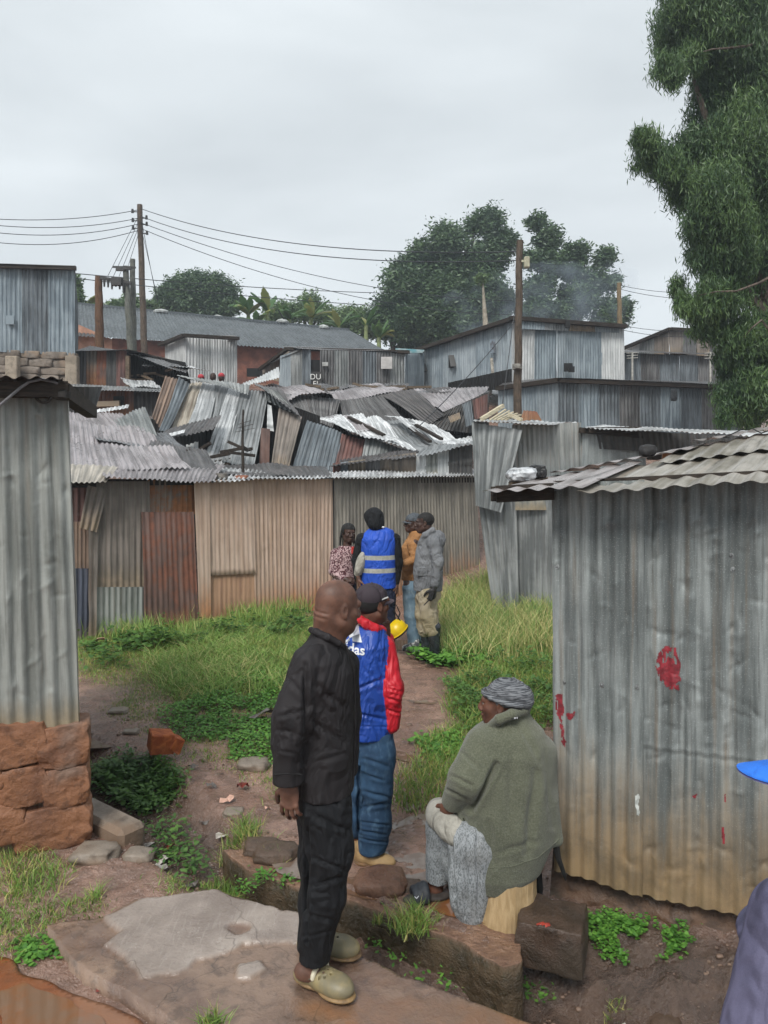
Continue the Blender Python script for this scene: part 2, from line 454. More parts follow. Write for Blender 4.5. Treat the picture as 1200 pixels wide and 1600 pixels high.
def hz(x, y, fine=True):
    x = np.asarray(x, float); y = np.asarray(y, float)
    d, ex, sd = seg_info(x, y, DRAIN); hw, zb = ex[..., 0], ex[..., 1]
    far = -.13+.11*sstep(4.8, 8.0, y)
    far = far+.05*sstep(-.9, -1.6, x)*sstep(7, 4.5, y)
    near = -.055-.02*sstep(3.4, 2.9, y)
    b = np.where(sd > 0, far, near)
    mid = (far+near)/2; w = sstep(0, .5, d); b = mid*(1-w)+b*w
    z = b+(zb-b)*(1-sstep(.75, 1.45, d/hw))
    wy = 4.03-.53*(x-.93)
    bank = -.2-.33*sstep(.0, 1.0, (wy-y)/.95)+.05*n2(x, y, 3.5, 31)+.03*(1-2*np.abs(n2(x, y, 8, 33)))
    wb = sstep(.50, .68, x)*sstep(.25, -.1, y-wy)
    z = z*(1-wb)+bank*wb
    t = terrain(y); z = z+t
    amp = np.where(y > 12, 3, 1)
    z = z+.022*n2(x, y, 1.7, 3)*amp
    if fine:
        f = sstep(9, 6, y)
        z = z+f*(.017*n2(x, y, 6, 5, 3)+.011*(1-2*np.abs(n2(x, y, 15, 6, 3)))+.006*n2(x, y, 34, 7, 2))
        # trodden, clodded mud where people walk
        m = sstep(.9, .3, np.abs(x-.35))*sstep(3.75, 3.9, y)*sstep(5.2, 4.6, y)
        z = z+m*.03*np.abs(n2(x, y, 9, 8, 3))
        m2 = sstep(-.7, -1.0, x)*sstep(3.9, 4.1, y)*sstep(7, 6, y)
        z = z+m2*.02*n2(x, y, 5, 9, 3)
        z = z+wb*(.04*n2(x, y, 9, 12, 3)+.02*np.abs(n2(x, y, 22, 13, 3)))
    return z
def axis(fine, lo, hi, step, far, growth=1.12):
    a = list(np.arange(lo, hi, step)); s = step; v = hi
    while v < far: a.append(v); s *= growth; v += s
    a.append(far); return a
ypos = axis(0, 2.2, 6.4, .021, 400, 1.035)
yneg = [-60, -20, -8, -3, 0, 1.0, 1.6, 2.0]
ys = np.array(yneg+ypos)
xr = axis(0, 0, 2.4, .022, 260, 1.05)
xs = np.array([-v for v in xr[:0:-1]]+xr)
GX, GY = np.meshgrid(xs, ys)
GZ = hz(GX, GY)
def soilmask(x, y):
    d, ex, sd = seg_info(x, y, DRAIN); hw = ex[..., 0]; dr = 1-sstep(.5, 1.7, d/hw+.5*n2(x, y, 3, 90))
    wy = 4.03-.53*(x-.93); wb = sstep(.45, .68, x+.1*n2(x, y, 3, 91))*sstep(.25, -.1, y-wy)
    l = sstep(.2, -.2, d-.55+.4*n2(x, y, 2, 92))*0
    return np.maximum(dr*.8, wb)

def inpoly(x, y, poly):
    poly = np.asarray(poly, float); r = np.zeros(np.shape(x), bool); n = len(poly); j = n-1
    for i in range(n):
        xi, yi = poly[i]; xj, yj = poly[j]
        c = ((yi > y) != (yj > y)) & (x < (xj-xi)*(y-yi)/(yj-yi+1e-12)+xi); r ^= c; j = i
    return r
def m_ground():
    t = NT('wet_earth'); v = t.coord('Object'); big = t.noise(v, .9, 5, .6, .3); med = t.noise(v, 5, 6, .65, .5); fin = t.noise(v, 42, 5, .7)
    c = t.mix(t.ramp(big, .38, .62), (.24, .135, .096), (.40, .25, .19))
    c = t.mix(t.ramp(med, .35, .6, .65, 0), c, (.12, .072, .053))
    c = t.mix(t.ramp(fin, .55, .75, 0, .55), c, (.46, .34, .28))
    st = t.n('ShaderNodeTexVoronoi'); st.inputs['Scale'].default_value = 26; t.l(v, st.inputs['Vector'])
    c = t.mix(t.math('MULTIPLY', t.ramp(st.outputs['Distance'], .16, .10), t.ramp(t.noise(v, 3, 3), .5, .65)), c, (.30, .26, .23))
    at = t.n('ShaderNodeAttribute'); at.attribute_name = 'rnd'; dk = t.mix(t.ramp(med, .4, .65), (.042, .025, .017), (.10, .062, .043)); dk = t.mix(t.ramp(fin, .55, .72, 0, .5), dk, (.17, .115, .085)); c = t.mix(at.outputs['Fac'], c, dk)
    t.bump(t.math('ADD', t.math('MULTIPLY', med, .55), t.math('MULTIPLY', fin, .45)), 1.0, .045)
    wet = t.ramp(t.math('ADD', t.math('MULTIPLY', t.noise(v, 1.9, 5, .6), .7), t.math('MULTIPLY', fin, .3)), .50, .66, .08, .55)
    wv = t.ramp(wet, .1, .5, 1, 0); c = t.mix(t.math('MULTIPLY', wv, .22), c, (.10, .06, .043))
    return t.fin(c, wet, 0, t.ramp(wv, 0, 1, .5, 1.0))
MG = mk('wet_earth', m_ground)
m_ = len(xs); i, j = np.meshgrid(np.arange(len(xs)-1), np.arange(len(ys)-1)); a = (j*m_+i).ravel()
gr = mesh('ground', np.stack([GX.ravel(), GY.ravel(), GZ.ravel()], 1), np.stack([a, a+1, a+1+m_, a+m_], 1), MG, smooth=True, attr=soilmask(GX.ravel(), GY.ravel()))
tag(gr, kind='structure')

def plate(name, poly, zf, res, thick, mats, warp=.02, ws=6, seed=1, matf=None, parent=None, taper=0.0, attrf=None):
    poly = np.array(poly, float); lo = poly.min(0)-.1; hi = poly.max(0)+.1
    x = np.arange(lo[0], hi[0], res); y = np.arange(lo[1], hi[1], res); X, Y = np.meshgrid(x, y)
    wx = warp*n2(X, Y, ws, seed); wy = warp*n2(X, Y, ws, seed+5)
    ins = inpoly(X+wx, Y+wy, poly)
    k = ins[:-1, :-1] & ins[1:, :-1] & ins[:-1, 1:] & ins[1:, 1:]
    m = len(x); jj, ii = np.nonzero(k); a = jj*m+ii
    Fc = np.stack([a, a+1, a+1+m, a+m], 1); Z = zf(X, Y)
    V = np.stack([X.ravel(), Y.ravel(), Z.ravel()], 1)
    us, inv = np.unique(Fc, return_inverse=True); V = V[us]; Fc = inv.reshape(Fc.shape)
    mi = np.zeros(len(Fc), int) if matf is None else matf(V[Fc].mean(1))
    if True:
        E = {}
        for f in Fc:
            for q in range(4):
                e = (f[q], f[(q+1) % 4]); r = (e[1], e[0])
                if r in E: del E[r]
                else: E[e] = 1
        nb = {}
        for (p, q) in E: nb.setdefault(p, []).append(q); nb.setdefault(q, []).append(p)
        for _ in range(6):
            old = {p: V[p].copy() for p in nb}
            for p, l in nb.items(): V[p] = .4*old[p]+.6*sum(old[q] for q in l)/len(l)
        V[:, 2] = zf(V[:, 0], V[:, 1])
    if attrf is not None: at_ = attrf(V[:, 0], V[:, 1])
    if thick:
        rim = sorted({p for e in E for p in e}); rid = {p: q for q, p in enumerate(rim)}
        n0 = len(V); rv = V[rim]; C = poly.mean(0); rings = []
        for st, (dz, out) in enumerate(((.25, .35), (.6, .2), (1, 0))):
            q = rv.copy(); q[:, 2] -= thick*dz
            nn = n2(q[:, 0]*1.0, q[:, 1]+q[:, 2]*3, 9, seed+st)
            dirv = q[:, :2]-C; dirv /= np.linalg.norm(dirv, axis=1, keepdims=True)
            q[:, :2] += dirv*(nn[:, None]*.025-(taper*dz)); rings.append(q)
        V = np.concatenate([V]+rings); ex = []; R = len(rim)
        for (p, q) in E:
            pi, qi = rid[p], rid[q]
            prev = (p, q)
            for st in range(3):
                cur = (n0+st*R+pi, n0+st*R+qi); ex.append((prev[1], prev[0], cur[0], cur[1])); prev = cur
        Fc = np.concatenate([Fc, np.array(ex)]); mi = np.concatenate([mi, np.zeros(len(ex), int)])
        if attrf is not None: at_ = np.concatenate([at_, np.zeros(len(V)-len(at_))])
    return mesh(name, V, Fc, mats, parent, mi=mi, smooth=True, attr=at_ if attrf is not None else None)

def m_conc(name, a, b, c3=None, wetlo=.12, wethi=.6, bs=.5):
    def f():
        t = NT(name); v = t.coord('Object'); big = t.noise(v, 2.2, 5, .6, .4); med = t.noise(v, 9, 6, .7, .3); fin = t.noise(v, 70, 4, .7)
        c = t.mix(t.ramp(big, .4, .62), lin(a), lin(b))
        c = t.mix(t.ramp(med, .50, .64, 0, .6), c, tuple(x*.55 for x in lin(b)))
        c = t.mix(t.ramp(fin, .58, .75, 0, .4), c, tuple(x*1.6 for x in lin(a)))
        if c3: c = t.mix(t.ramp(t.noise(v, 1.3, 4, .5), .52, .6, 0, .8), c, lin(c3))
        t.bump(t.math('ADD', t.math('MULTIPLY', med, .7), t.math('MULTIPLY', fin, .3)), bs, .02)
        return t.fin(c, t.ramp(t.noise(v, 2.7, 5, .6), .4, .6, wetlo, wethi), 0, .5)
    return mk(name, f)
MSLAB = m_conc('mud_on_concrete', '#74604f', '#5c4a3e', None, .22, .6)
MSKIM = m_conc('wet_cement_skim', '#a1958b', '#8d8078', None, .14, .42, .3)
MSTONE = m_conc('mossy_kerb_stone', '#544637', '#3d3a28', '#5a4f42', .45, .8, .9)
MBLK = m_conc('grey_stone', '#83786c', '#5f5449', '#7a6553', .3, .7, .6)
MORANGE = m_conc('orange_wet_concrete', '#7d4a2b', '#6b4630', '#8a6248', .08, .32, .3)

def gp(L, z=0): return [tuple(G(px, py, z)[:2]) for px, py in L]
skim = gp([(163, 1432), (215, 1408), (330, 1394), (400, 1408), (470, 1430), (500, 1460), (470, 1474), (410, 1474), (372, 1478), (350, 1492), (310, 1500), (280, 1518), (222, 1524), (195, 1505), (160, 1478), (195, 1456)])
skim2 = gp([(372, 1510), (402, 1502), (414, 1520), (395, 1532), (375, 1530)])
def soft_in(X, Y, poly, w):
    """1 inside the outline, fading to 0 over w metres"""
    poly = np.array(poly); cl = np.vstack([poly, poly[:1]]); d, _, _ = seg_info(X, Y, np.hstack([cl, np.zeros((len(cl), 1))])); i_ = inpoly(X, Y, poly); return sstep(-w, w, np.where(i_, d, -d))
def skmask(X, Y):
    X = np.asarray(X, float); Y = np.asarray(Y, float); wx, wy = .045*n2(X, Y, 6, 43, 4), .045*n2(X, Y, 6, 44, 4)
    m = np.maximum(soft_in(X+wx, Y+wy, skim, .009), soft_in(X+wx, Y+wy, skim2, .009))
    pits = sstep(.50, .60, n2(X, Y, 4.5, 49, 2))
    return m*(1-pits)
wetA = gp([(570, 1575), (640, 1556), (720, 1562), (790, 1580), (870, 1602), (900, 1800), (500, 1800), (520, 1610)]); wetB = gp([(465, 1560), (540, 1548), (600, 1560), (590, 1590), (500, 1600), (460, 1580)]); wetC = gp([(545, 1492), (600, 1505), (640, 1535), (590, 1545), (550, 1520)])
def wetmask(X, Y):
    X = np.asarray(X, float); Y = np.asarray(Y, float); wx, wy = .05*n2(X, Y, 6, 63, 4), .05*n2(X, Y, 6, 64, 4)
    return np.maximum(np.maximum(soft_in(X+wx, Y+wy, wetA, .03), soft_in(X+wx, Y+wy, wetB, .03)), .6*soft_in(X+wx, Y+wy, wetC, .03))
def zslab(X, Y):
    r = .006*n2(X, Y, 3, 41)+.004*n2(X, Y, 14, 42)-.014*np.abs(n2(X, Y, 5, 46)); m = skmask(X, Y)
    r = r*(1-m)+(.014+.0015*n2(X, Y, 5, 45))*m; w = wetmask(X, Y); return r*(1-w)+(-.004)*w
slabpoly = gp([(68, 1446), (165, 1428), (215, 1405), (330, 1391), (400, 1406), (470, 1429), (520, 1462), (560, 1489), (640, 1527), (700, 1549), (760, 1568), (850, 1606), (900, 1660), (900, 1900), (420, 1900), (330, 1640), (215, 1560), (110, 1500)])
def m_slab():
    t = NT('slab_concrete'); v = t.coord('Object'); at = t.n('ShaderNodeAttribute'); at.attribute_name = 'rnd'
    big = t.noise(v, 2.2, 5, .6, .4); med = t.noise(v, 9, 6, .7, .3); fin = t.noise(v, 70, 4, .7); hair = t.noise(t.coord('Object', (9, 1.2, 1)), 7, 4, .7, .5)
    c = t.mix(t.ramp(big, .4, .62), lin('#8c7462'), lin('#6b5548')); c = t.mix(t.ramp(med, .48, .64, 0, .6), c, lin('#43372f')); c = t.mix(t.ramp(fin, .58, .75, 0, .45), c, lin('#a08c7b'))
    k = t.mix(t.ramp(big, .38, .62), lin('#a4988e'), lin('#8a7e75')); k = t.mix(t.ramp(hair, .52, .66, 0, .3), k, lin('#b8b0a8')); k = t.mix(t.ramp(t.noise(v, 1.5, 4, .6), .50, .60, 0, .55), k, lin('#7d7067')); k = t.mix(t.ramp(med, .55, .7, 0, .4), k, lin('#6f635b'))
    t.bump(t.math('ADD', t.math('MULTIPLY', med, .7), t.math('MULTIPLY', fin, .3)), .55, .02)
    wet = t.ramp(t.noise(v, 2.3, 5, .6), .48, .64, .09, .5)
    aw = t.n('ShaderNodeAttribute'); aw.attribute_name = 'wet'; c = t.mix(at.outputs['Fac'], c, k); c = t.mix(t.math('MULTIPLY', aw.outputs['Fac'], .85), c, t.mix(t.ramp(big, .4, .6), (.24, .115, .055), (.19, .12, .08)))
    c = t.mix(t.math('MULTIPLY', t.ramp(wet, .1, .45, 1, 0), .25), c, (.12, .08, .06)); t.set(t.b.inputs['Specular IOR Level'], .9)
    crk = t.n('ShaderNodeTexVoronoi'); crk.feature = 'DISTANCE_TO_EDGE'; crk.inputs['Scale'].default_value = 1.7; dv = t.n('ShaderNodeMix', data_type='RGBA'); dv.inputs[0].default_value = .16; t.l(v, dv.inputs[6]); nn = t.n('ShaderNodeTexNoise'); nn.inputs['Scale'].default_value = 6; t.l(v, nn.inputs['Vector']); t.l(nn.outputs['Color'], dv.inputs[7]); t.l(dv.outputs[2], crk.inputs['Vector'])
    c = t.mix(t.ramp(crk.outputs['Distance'], .006, .0, 0, .45), c, (.04, .028, .02))
    ro = t.math('MULTIPLY', wet, t.math('SUBTRACT', 1.0, t.math('MULTIPLY', aw.outputs['Fac'], .85)))
    t.fin(c, ro); return t.m
SL = (plate('path', slabpoly, zslab, .010, .5, [mk('slab_concrete', m_slab)], .025, 5, 3, attrf=skmask)); tag(SL, kind='structure')
co = np.empty(len(SL.data.vertices)*3, np.float32); SL.data.vertices.foreach_get('co', co); co = co.reshape(-1, 3); SL.data.attributes.new('wet', 'FLOAT', 'POINT').data.foreach_set('value', wetmask(co[:, 0], co[:, 1]).astype(np.float32))
tag(plate('path', gp([(-90, 1493), (0, 1489), (28, 1497), (32, 1520), (75, 1530), (150, 1562), (215, 1585), (262, 1625), (300, 1760), (-300, 1760)], -.045), lambda X, Y: -.045+.004*n2(X, Y, 4, 47), .015, .1, MORANGE, .02, 5, 4), kind='structure')

MWATER = mk('muddy_water', lambda: (lambda t: (t.bump(t.noise(t.coord('Object'), 9, 2, .5), .06, .01), t.fin(t.mix(t.ramp(t.noise(t.coord('Object'), 4, 4, .6), .4, .6), (.20, .085, .035), (.17, .10, .06)), .04, 0, .5))[1])(NT('muddy_water')))
MWATER2 = mk('grey_water', lambda: (lambda t: (t.bump(t.noise(t.coord('Object'), 14, 3, .5), .10, .01), t.fin(t.mix(t.ramp(t.noise(t.coord('Object'), 6, 4, .6), .4, .6), (.13, .085, .06), (.20, .16, .13)), .05, 0, .5))[1])(NT('grey_water')))
def puddle(L, z, m, seed, warp=.03):
    o = plate('puddle', gp(L, z), lambda X, Y: z+0*X, .012, 0, m, warp, 7, seed); tag(o, kind='structure')
puddle([(525, 1372), (560, 1368), (600, 1380), (640, 1392), (650, 1408), (600, 1412), (540, 1398)], -.108, MWATER, 61)
puddle([(600, 1335), (660, 1330), (700, 1350), (690, 1385), (640, 1378), (610, 1360)], -.112, MWATER2, 62)
puddle([(640, 1404), (700, 1402), (760, 1425), (800, 1440), (760, 1446), (690, 1430)], -.106, MWATER, 63)
puddle([(418, 1345), (460, 1338), (500, 1350), (520, 1368), (470, 1375), (430, 1362)], -.104, MWATER2, 64)
puddle([(615, 1000), (650, 1000), (655, 1016), (615, 1016)], -.012, MWATER, 67, .03)
puddle([(40, 1530), (110, 1560), (170, 1600), (150, 1640), (20, 1640), (-30, 1560)], -.038, MWATER, 69, .05)

# shallow water standing in the low spots of the trodden mud
def low_water(px, py, rx, ry, seed, m=None, pc=24):
    g = G(px, py, -.1); a = np.linspace(0, 2*PI, 18)[:-1]; x = g[0]+rx*np.cos(a)*(1+.25*np.sin(3*a+seed)); y = g[1]+ry*np.sin(a)*(1+.2*np.cos(2*a+seed))
    xx, yy = np.meshgrid(np.linspace(g[0]-rx, g[0]+rx, 25), np.linspace(g[1]-ry, g[1]+ry, 25)); z = float(np.percentile(hz(xx, yy), pc))
    tag(plate('puddle', list(zip(x, y)), lambda X, Y: z+0*X, .014, 0, m or MWATER2, .03, 7, seed), kind='structure')
for k, (px, py, rx, ry) in enumerate(((660, 1095, .22, .35), (640, 1170, .20, .30), (655, 1050, .20, .4), (640, 1235, .16, .25), (655, 1290, .22, .22), (180, 1150, .35, .35), (640, 1318, .25, .15))):
    low_water(px, py, rx, ry, 120+k)
# kerb of the drain: one long mossy stone beam
kerb = [(-.98, 4.45), (-.80, 4.20), (-.60, 4.10), (-.47, 4.04), (-.236, 3.92), (.06, 3.76), (.33, 3.57), (.56, 3.38), (.66, 3.42), (.66, 3.62), (.42, 3.82), (.12, 4.0), (-.2, 4.15), (-.5, 4.28), (-.75, 4.5)]
def m_kerb():
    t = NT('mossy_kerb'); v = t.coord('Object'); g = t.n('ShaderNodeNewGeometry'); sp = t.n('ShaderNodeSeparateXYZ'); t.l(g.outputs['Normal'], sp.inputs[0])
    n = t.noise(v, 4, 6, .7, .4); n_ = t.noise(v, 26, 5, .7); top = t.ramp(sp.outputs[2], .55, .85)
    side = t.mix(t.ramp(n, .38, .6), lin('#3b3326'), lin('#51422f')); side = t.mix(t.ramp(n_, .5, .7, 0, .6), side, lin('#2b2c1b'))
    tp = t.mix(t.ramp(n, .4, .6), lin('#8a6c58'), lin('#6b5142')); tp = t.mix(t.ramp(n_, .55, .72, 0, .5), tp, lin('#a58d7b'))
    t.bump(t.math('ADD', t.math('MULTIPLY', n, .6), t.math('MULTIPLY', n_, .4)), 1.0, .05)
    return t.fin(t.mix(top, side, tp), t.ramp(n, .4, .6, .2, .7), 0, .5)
o = plate('kerb', kerb, lambda X, Y: -.118+.012*n2(X, Y, 5, 51)+.008*n2(X, Y, 16, 53), .011, .42, mk('mossy_kerb', m_kerb), .03, 7, 52)
tag(o, 'long mossy stone kerb along the far side of the drain', 'kerb')

# ---------- litter, rocks ----------
def rock(c, r, seed, m, name='stone', n=3, rough=.25, label=None, group=None, cat='stone', mats=None):
    V, Fc = rockV((0, 0, 0), r, seed, n, rough)
    c = np.array(c, float); z0 = V[:, 2].min()
    o = mesh(name, V+c, Fc, m, smooth=True)
    if label: tag(o, label, cat, group)
    return o
MSTB = m_conc('brown_stone', '#57463a', '#40352a', '#5d4a3c', .35, .7, 1.0)
MSTO = m_conc('orange_stone', '#8a5f43', '#6e4a36', '#77655a', .5, .85, .9)
g_ = G(180, 1275, .02)
bb = MB(); a_, b_ = G(100, 1252, .02), G(207, 1300, .02); 
bb.beam(a_+[0, .05, -.05], b_+[0, .03, -.06], .19, .16, bev=.03)
o = bb.build('concrete_beam', MBLK); tag(o, 'grey concrete beam lying beside the drain at the foot of the left stone base', 'beam')

def m_wood(name, a, b, sc=(2, 2, 14)):
    def f():
        t = NT(name); v = t.coord('Object', sc); n = t.noise(v, 6, 5, .6, .6); n_ = t.noise(t.coord('Object'), 5, 4)
        c = t.mix(t.ramp(n, .35, .65), lin(b), lin(a)); c = t.mix(t.ramp(n_, .45, .7, 0, .5), c, tuple(x*.4 for x in lin(b)))
        t.bump(n, .5, .006); return t.fin(c, .75, 0, .3)
    return mk(name, f)
MW = m_wood('weathered_wood', '#7c6d5c', '#4e4338'); MWN = m_wood('fresh_wood', '#b09874', '#9c8460', (9, 9, 1.5)); MWD = m_wood('dark_timber', '#3c332c', '#241f1b')
MWO = m_wood('cut_red_timber', '#b4683a', '#8a4526', (3, 3, 3))
c = G(245, 1178, .0)+[0, .1, .06]
bb = MB(); bb.box(c, (.17, .2, .14), R=Matrix.Rotation(.45, 3, 'Z') @ Matrix.Rotation(.12, 3, 'Y'), bev=.006, jit=.006, seed=3)
bb.box(c+[.105, .0, -.015], (.09, .15, .11), R=Matrix.Rotation(.7, 3, 'Z') @ Matrix.Rotation(.5, 3, 'Y'), bev=.008, jit=.008, seed=5)
tag(bb.build('wood_block', MWO), 'split block of orange-red wood lying at the edge of the grass', 'wood block')

r2 = random.Random(5)
STN = [((250, 1226), .09, 'flat pale stone in the mud beyond the leafy weeds', MBLK), ((882, 1240-3), .0, None, None),
       ((150, 1345), .13, 'low rounded stone sunk in mud left of the drain', MBLK), ((218, 1345), .09, 'pale stone at the drain edge in front of the concrete beam', MBLK),
       ((365, 1262), .07, 'small pale stone in the mud left of the bald man', MBLK), ((395, 1195), .13, 'flat stone half buried in short grass left of the bald man', MBLK),
       ((410, 1318), .12, 'broken stone slab on the mud left of the bald man’s legs', MSTB), ((430, 1328), .13, 'brown muddy boulder behind the bald man’s legs', MSTB),
       ((592, 1378), .15, 'muddy flat rock under the boot of the man in the blue and red jacket', m_conc('mud_lump', '#7a5a48', '#5a4134', None, .15, .6, 1.0)), ((640, 1378), .08, 'small muddy stone right of the flat rock in the puddle', MSTB),
       ((185, 1118), .09, 'pale stone at the left rim of the meadow', MBLK), ((205, 1150), .07, 'round grey stone at the lower rim of the meadow', MBLK),
       ((1110, 1545), .13, 'reddish boulder in the bank below the right shack', MSTB), ((1150, 1590), .12, 'brown boulder at the lower right corner of the bank', MSTB), ((1040, 1510), .08, 'dark rock in the muddy bank under the round leaved weeds', MSTB),
       ((890, 1540), .09, 'brown rock in the bank below the big squared stone', MSTB), ((500, 1300), .07, 'dark clod of mud between the legs of the two standing men', MSTB), ((360, 1155), .05, 'grey pebble in the meadow', MBLK)]
for (px, py), r, lb, m in STN:
    if not lb: continue
    g = G(px, py, -.08); z = float(hz(g[0], g[1])); lb = lb.replace('’', "'")
    rock((g[0], g[1], z+r*.05), (r, r*.8, r*.36), len(lb)+int(px), m, label=lb, group='stones in the mud')
MLIT = simple('litter_white', '#cfcac2', '#8d857c', 20, .6); MLITB = simple('litter_dull', '#6f6a66', '#4a4440', 20, .6); MLITP = simple('litter_pink', '#d0a694', '#b08a78', 20, .6)
MLITR = simple('litter_red', '#7d2f26', '#5d2820', 20, .6)
def scrap(px, py, r, m, seed, up=.03, z=-.1):
    g = G(px, py, z); g[2] = float(hz(g[0], g[1]))+up*.6
    q = random.Random(seed); n = 9; V = [g+[0, 0, up*.5]]
    for k in range(n):
        a = 2*PI*k/n; rr = r*q.uniform(.5, 1.15); V.append(g+[rr*math.cos(a), rr*.8*math.sin(a), q.uniform(-up*.3, up)])
    return mesh('litter', V, [[0, 1+k, 1+(k+1) % n] for k in range(n)], m)
LIT = [(1, 258, 1312, .05, MLIT, 'white crumpled plastic scrap in the drain weeds'), (2, 270, 1348, .055, MLIT, 'whitish plastic cup flattened in the drain'), (3, 290, 1378, .05, MLIT, 'pale plastic bag scrap at the drain end by the slab'),
       (4, 245, 1220, .05, MLITP, 'pinkish paper scrap beyond the leafy weeds'), (5, 355, 1253, .05, MLITP, 'small pink paper scrap in the mud'), (6, 345, 1285, .05, MLIT, 'light flat scrap on the muddy slope'), (7, 378, 1232, .07, MLITR, 'dark red rag scrap in the mud left of the bald man'),
       (8, 320, 1265, .045, MLITB, 'dark stick-like scrap on the mud'), (9, 970, 1520, .05, MLIT, 'white paper scrap on the bank under the right shack'), (10, 238, 1300, .05, MLITB, 'dull crumpled wrapper among drain weeds'), (11, 262, 1290, .04, MLITR, 'tiny reddish wrapper among drain weeds'),
       (12, 852, 1030, .11, MLIT, 'white sheet scrap in the grass beside the right shack'), (13, 300, 1336, .05, MLITB, 'grey crumpled wrapper in the drain'), (14, 180, 1536, .025, MLITP, 'tiny pink scrap on mud between slab and orange concrete'), (15, 155, 1560, .02, MLITR, 'tiny red scrap by the orange concrete'),
       (16, 155, 1022, .15, MLITP, 'pale orange and white cloth scrap lying in the grass by the left shack'), (17, 410, 1135, .13, MLITB, 'dark rag lying at the edge of the meadow behind the bald man'), (18, 328, 1530, .02, MLIT, 'tiny white flake on the slab')]
LIT += [(20+k, x_, y_, r_, m_, lb_) for k, (x_, y_, r_, m_, lb_) in enumerate(((248, 1322, .05, MLIT, 'torn white plastic piece wedged between weeds in the drain'), (282, 1362, .055, MLITB, 'grey plastic rag in the lower part of the drain'), (266, 1340, .04, MLITP, 'beige paper bit in the drain weeds'), (232, 1288, .045, MLIT, 'whitish wrapper at the upper end of the drain'), (312, 1390, .04, MLIT, 'white scrap where the drain meets the slab corner'), (295, 1352, .035, MLITR, 'small rust coloured wrapper in the drain'),
    (330, 1232, .04, MLITB, 'dark leaf-like scrap on the mud beyond the weeds'), (300, 1205, .05, MLITB, 'grey flat scrap at the edge of the short grass'), (418, 1262, .03, MLITP, 'small pinkish chip beside the bald man'), (700, 1300, .03, MLITP, 'tiny pale chip on the path by the seated woman'), (665, 1180, .03, MLITP, 'tiny pale chip on the path above the grass tuft'), (1000, 1540, .04, MLITB, 'dull rag scrap in the bank')))]
for s_, px, py, r, m, lb in LIT:
    tag(scrap(px, py, r, m, s_, up=r*.6), lb, 'litter', 'litter on the ground')

# grit and pebbles pressed into the mud
def gravel():
    q = np.random.default_rng(44); V = []; Fc = []; n = 0
    base, bf = blockV((1, .8, .6), 3, 1, .12)
    for k in range(2600):
        if k < 2100: x, y = q.uniform(-2.6, 1.3), q.uniform(3.2, 8)**1.0
        else: x, y = q.uniform(.7, 1.8), q.uniform(2.7, 3.7)
        if k % 3 == 0: t_ = q.uniform(0, 1); i_ = int(q.integers(3, 8)); x, y = DRAIN[i_, :2]*(1-t_)+DRAIN[i_+1, :2]*t_+q.normal(0, .16, 2)
        if inpoly(np.array([x]), np.array([y]), slabpoly)[0]: continue
        z = float(hz(x, y)); r = q.uniform(.003, .008)*(2.2 if q.uniform() < .05 else 1)
        v = base*r*q.uniform(.6, 1.3, 3)+[x, y, z+r*.15]; V.append(v); Fc.append(bf+n); n += len(v)
    return np.concatenate(V), np.concatenate(Fc)
V_, F_ = gravel(); tag(mesh('gravel', V_, F_, simple('pebbles', '#806a5b', '#4a3a31', 3, .6)), 'grit and small pebbles scattered over the wet mud', kind='stuff')
# ---------- grass and weeds ----------
def proj(x, y, z): return CX+F*x/y, HY-F*(z-CAMZ)/y
def scatter(poly, dens, box, seed):
    r = np.random.default_rng(seed); x0, x1, y0, y1 = box; n = int((x1-x0)*(y1-y0)*dens)
    x = r.uniform(x0, x1, n); y = r.uniform(y0, y1, n); z = hz(x, y, False)
    px, py = proj(x, y, z); wx = 14*n2(x, y, 2.5, seed); k = inpoly(px+wx+r.normal(0, 9, n), py+wx*.6+r.normal(0, 5, n), poly)
    return x[k], y[k], z[k], px[k], py[k], r
def leafmat(name, a, b, dry=None, dryamt=.2, rough=.55, trans=.25):
    def f():
        t = NT(name); at = t.n('ShaderNodeAttribute'); at.attribute_name = 'rnd'; v = t.coord('Object')
        c = t.mix(at.outputs['Fac'], lin(b), lin(a))
        c = t.mix(t.ramp(t.noise(v, 1.2, 3), .4, .65, 0, .5), c, lin(b))
        if dry: c = t.mix(t.ramp(t.math('ADD', t.math('MULTIPLY', at.outputs['Fac'], .5), t.math('MULTIPLY', t.noise(v, 2.5, 3), .5)), .62-dryamt*.3, .70-dryamt*.3, 0, .85), c, lin(dry))
        t.fin(c, rough, 0, .4)
        tr = t.n('ShaderNodeBsdfTranslucent'); t.l(c, tr.inputs[0]); mx = t.n('ShaderNodeMixShader'); mx.inputs[0].default_value = trans
        t.l(t.b.outputs[0], mx.inputs[1]); t.l(tr.outputs[0], mx.inputs[2]); t.l(mx.outputs[0], t.out.inputs[0]); return t.m
    return mk(name, f)
GB = {'grass': [], 'tall': [], 'weed': []}
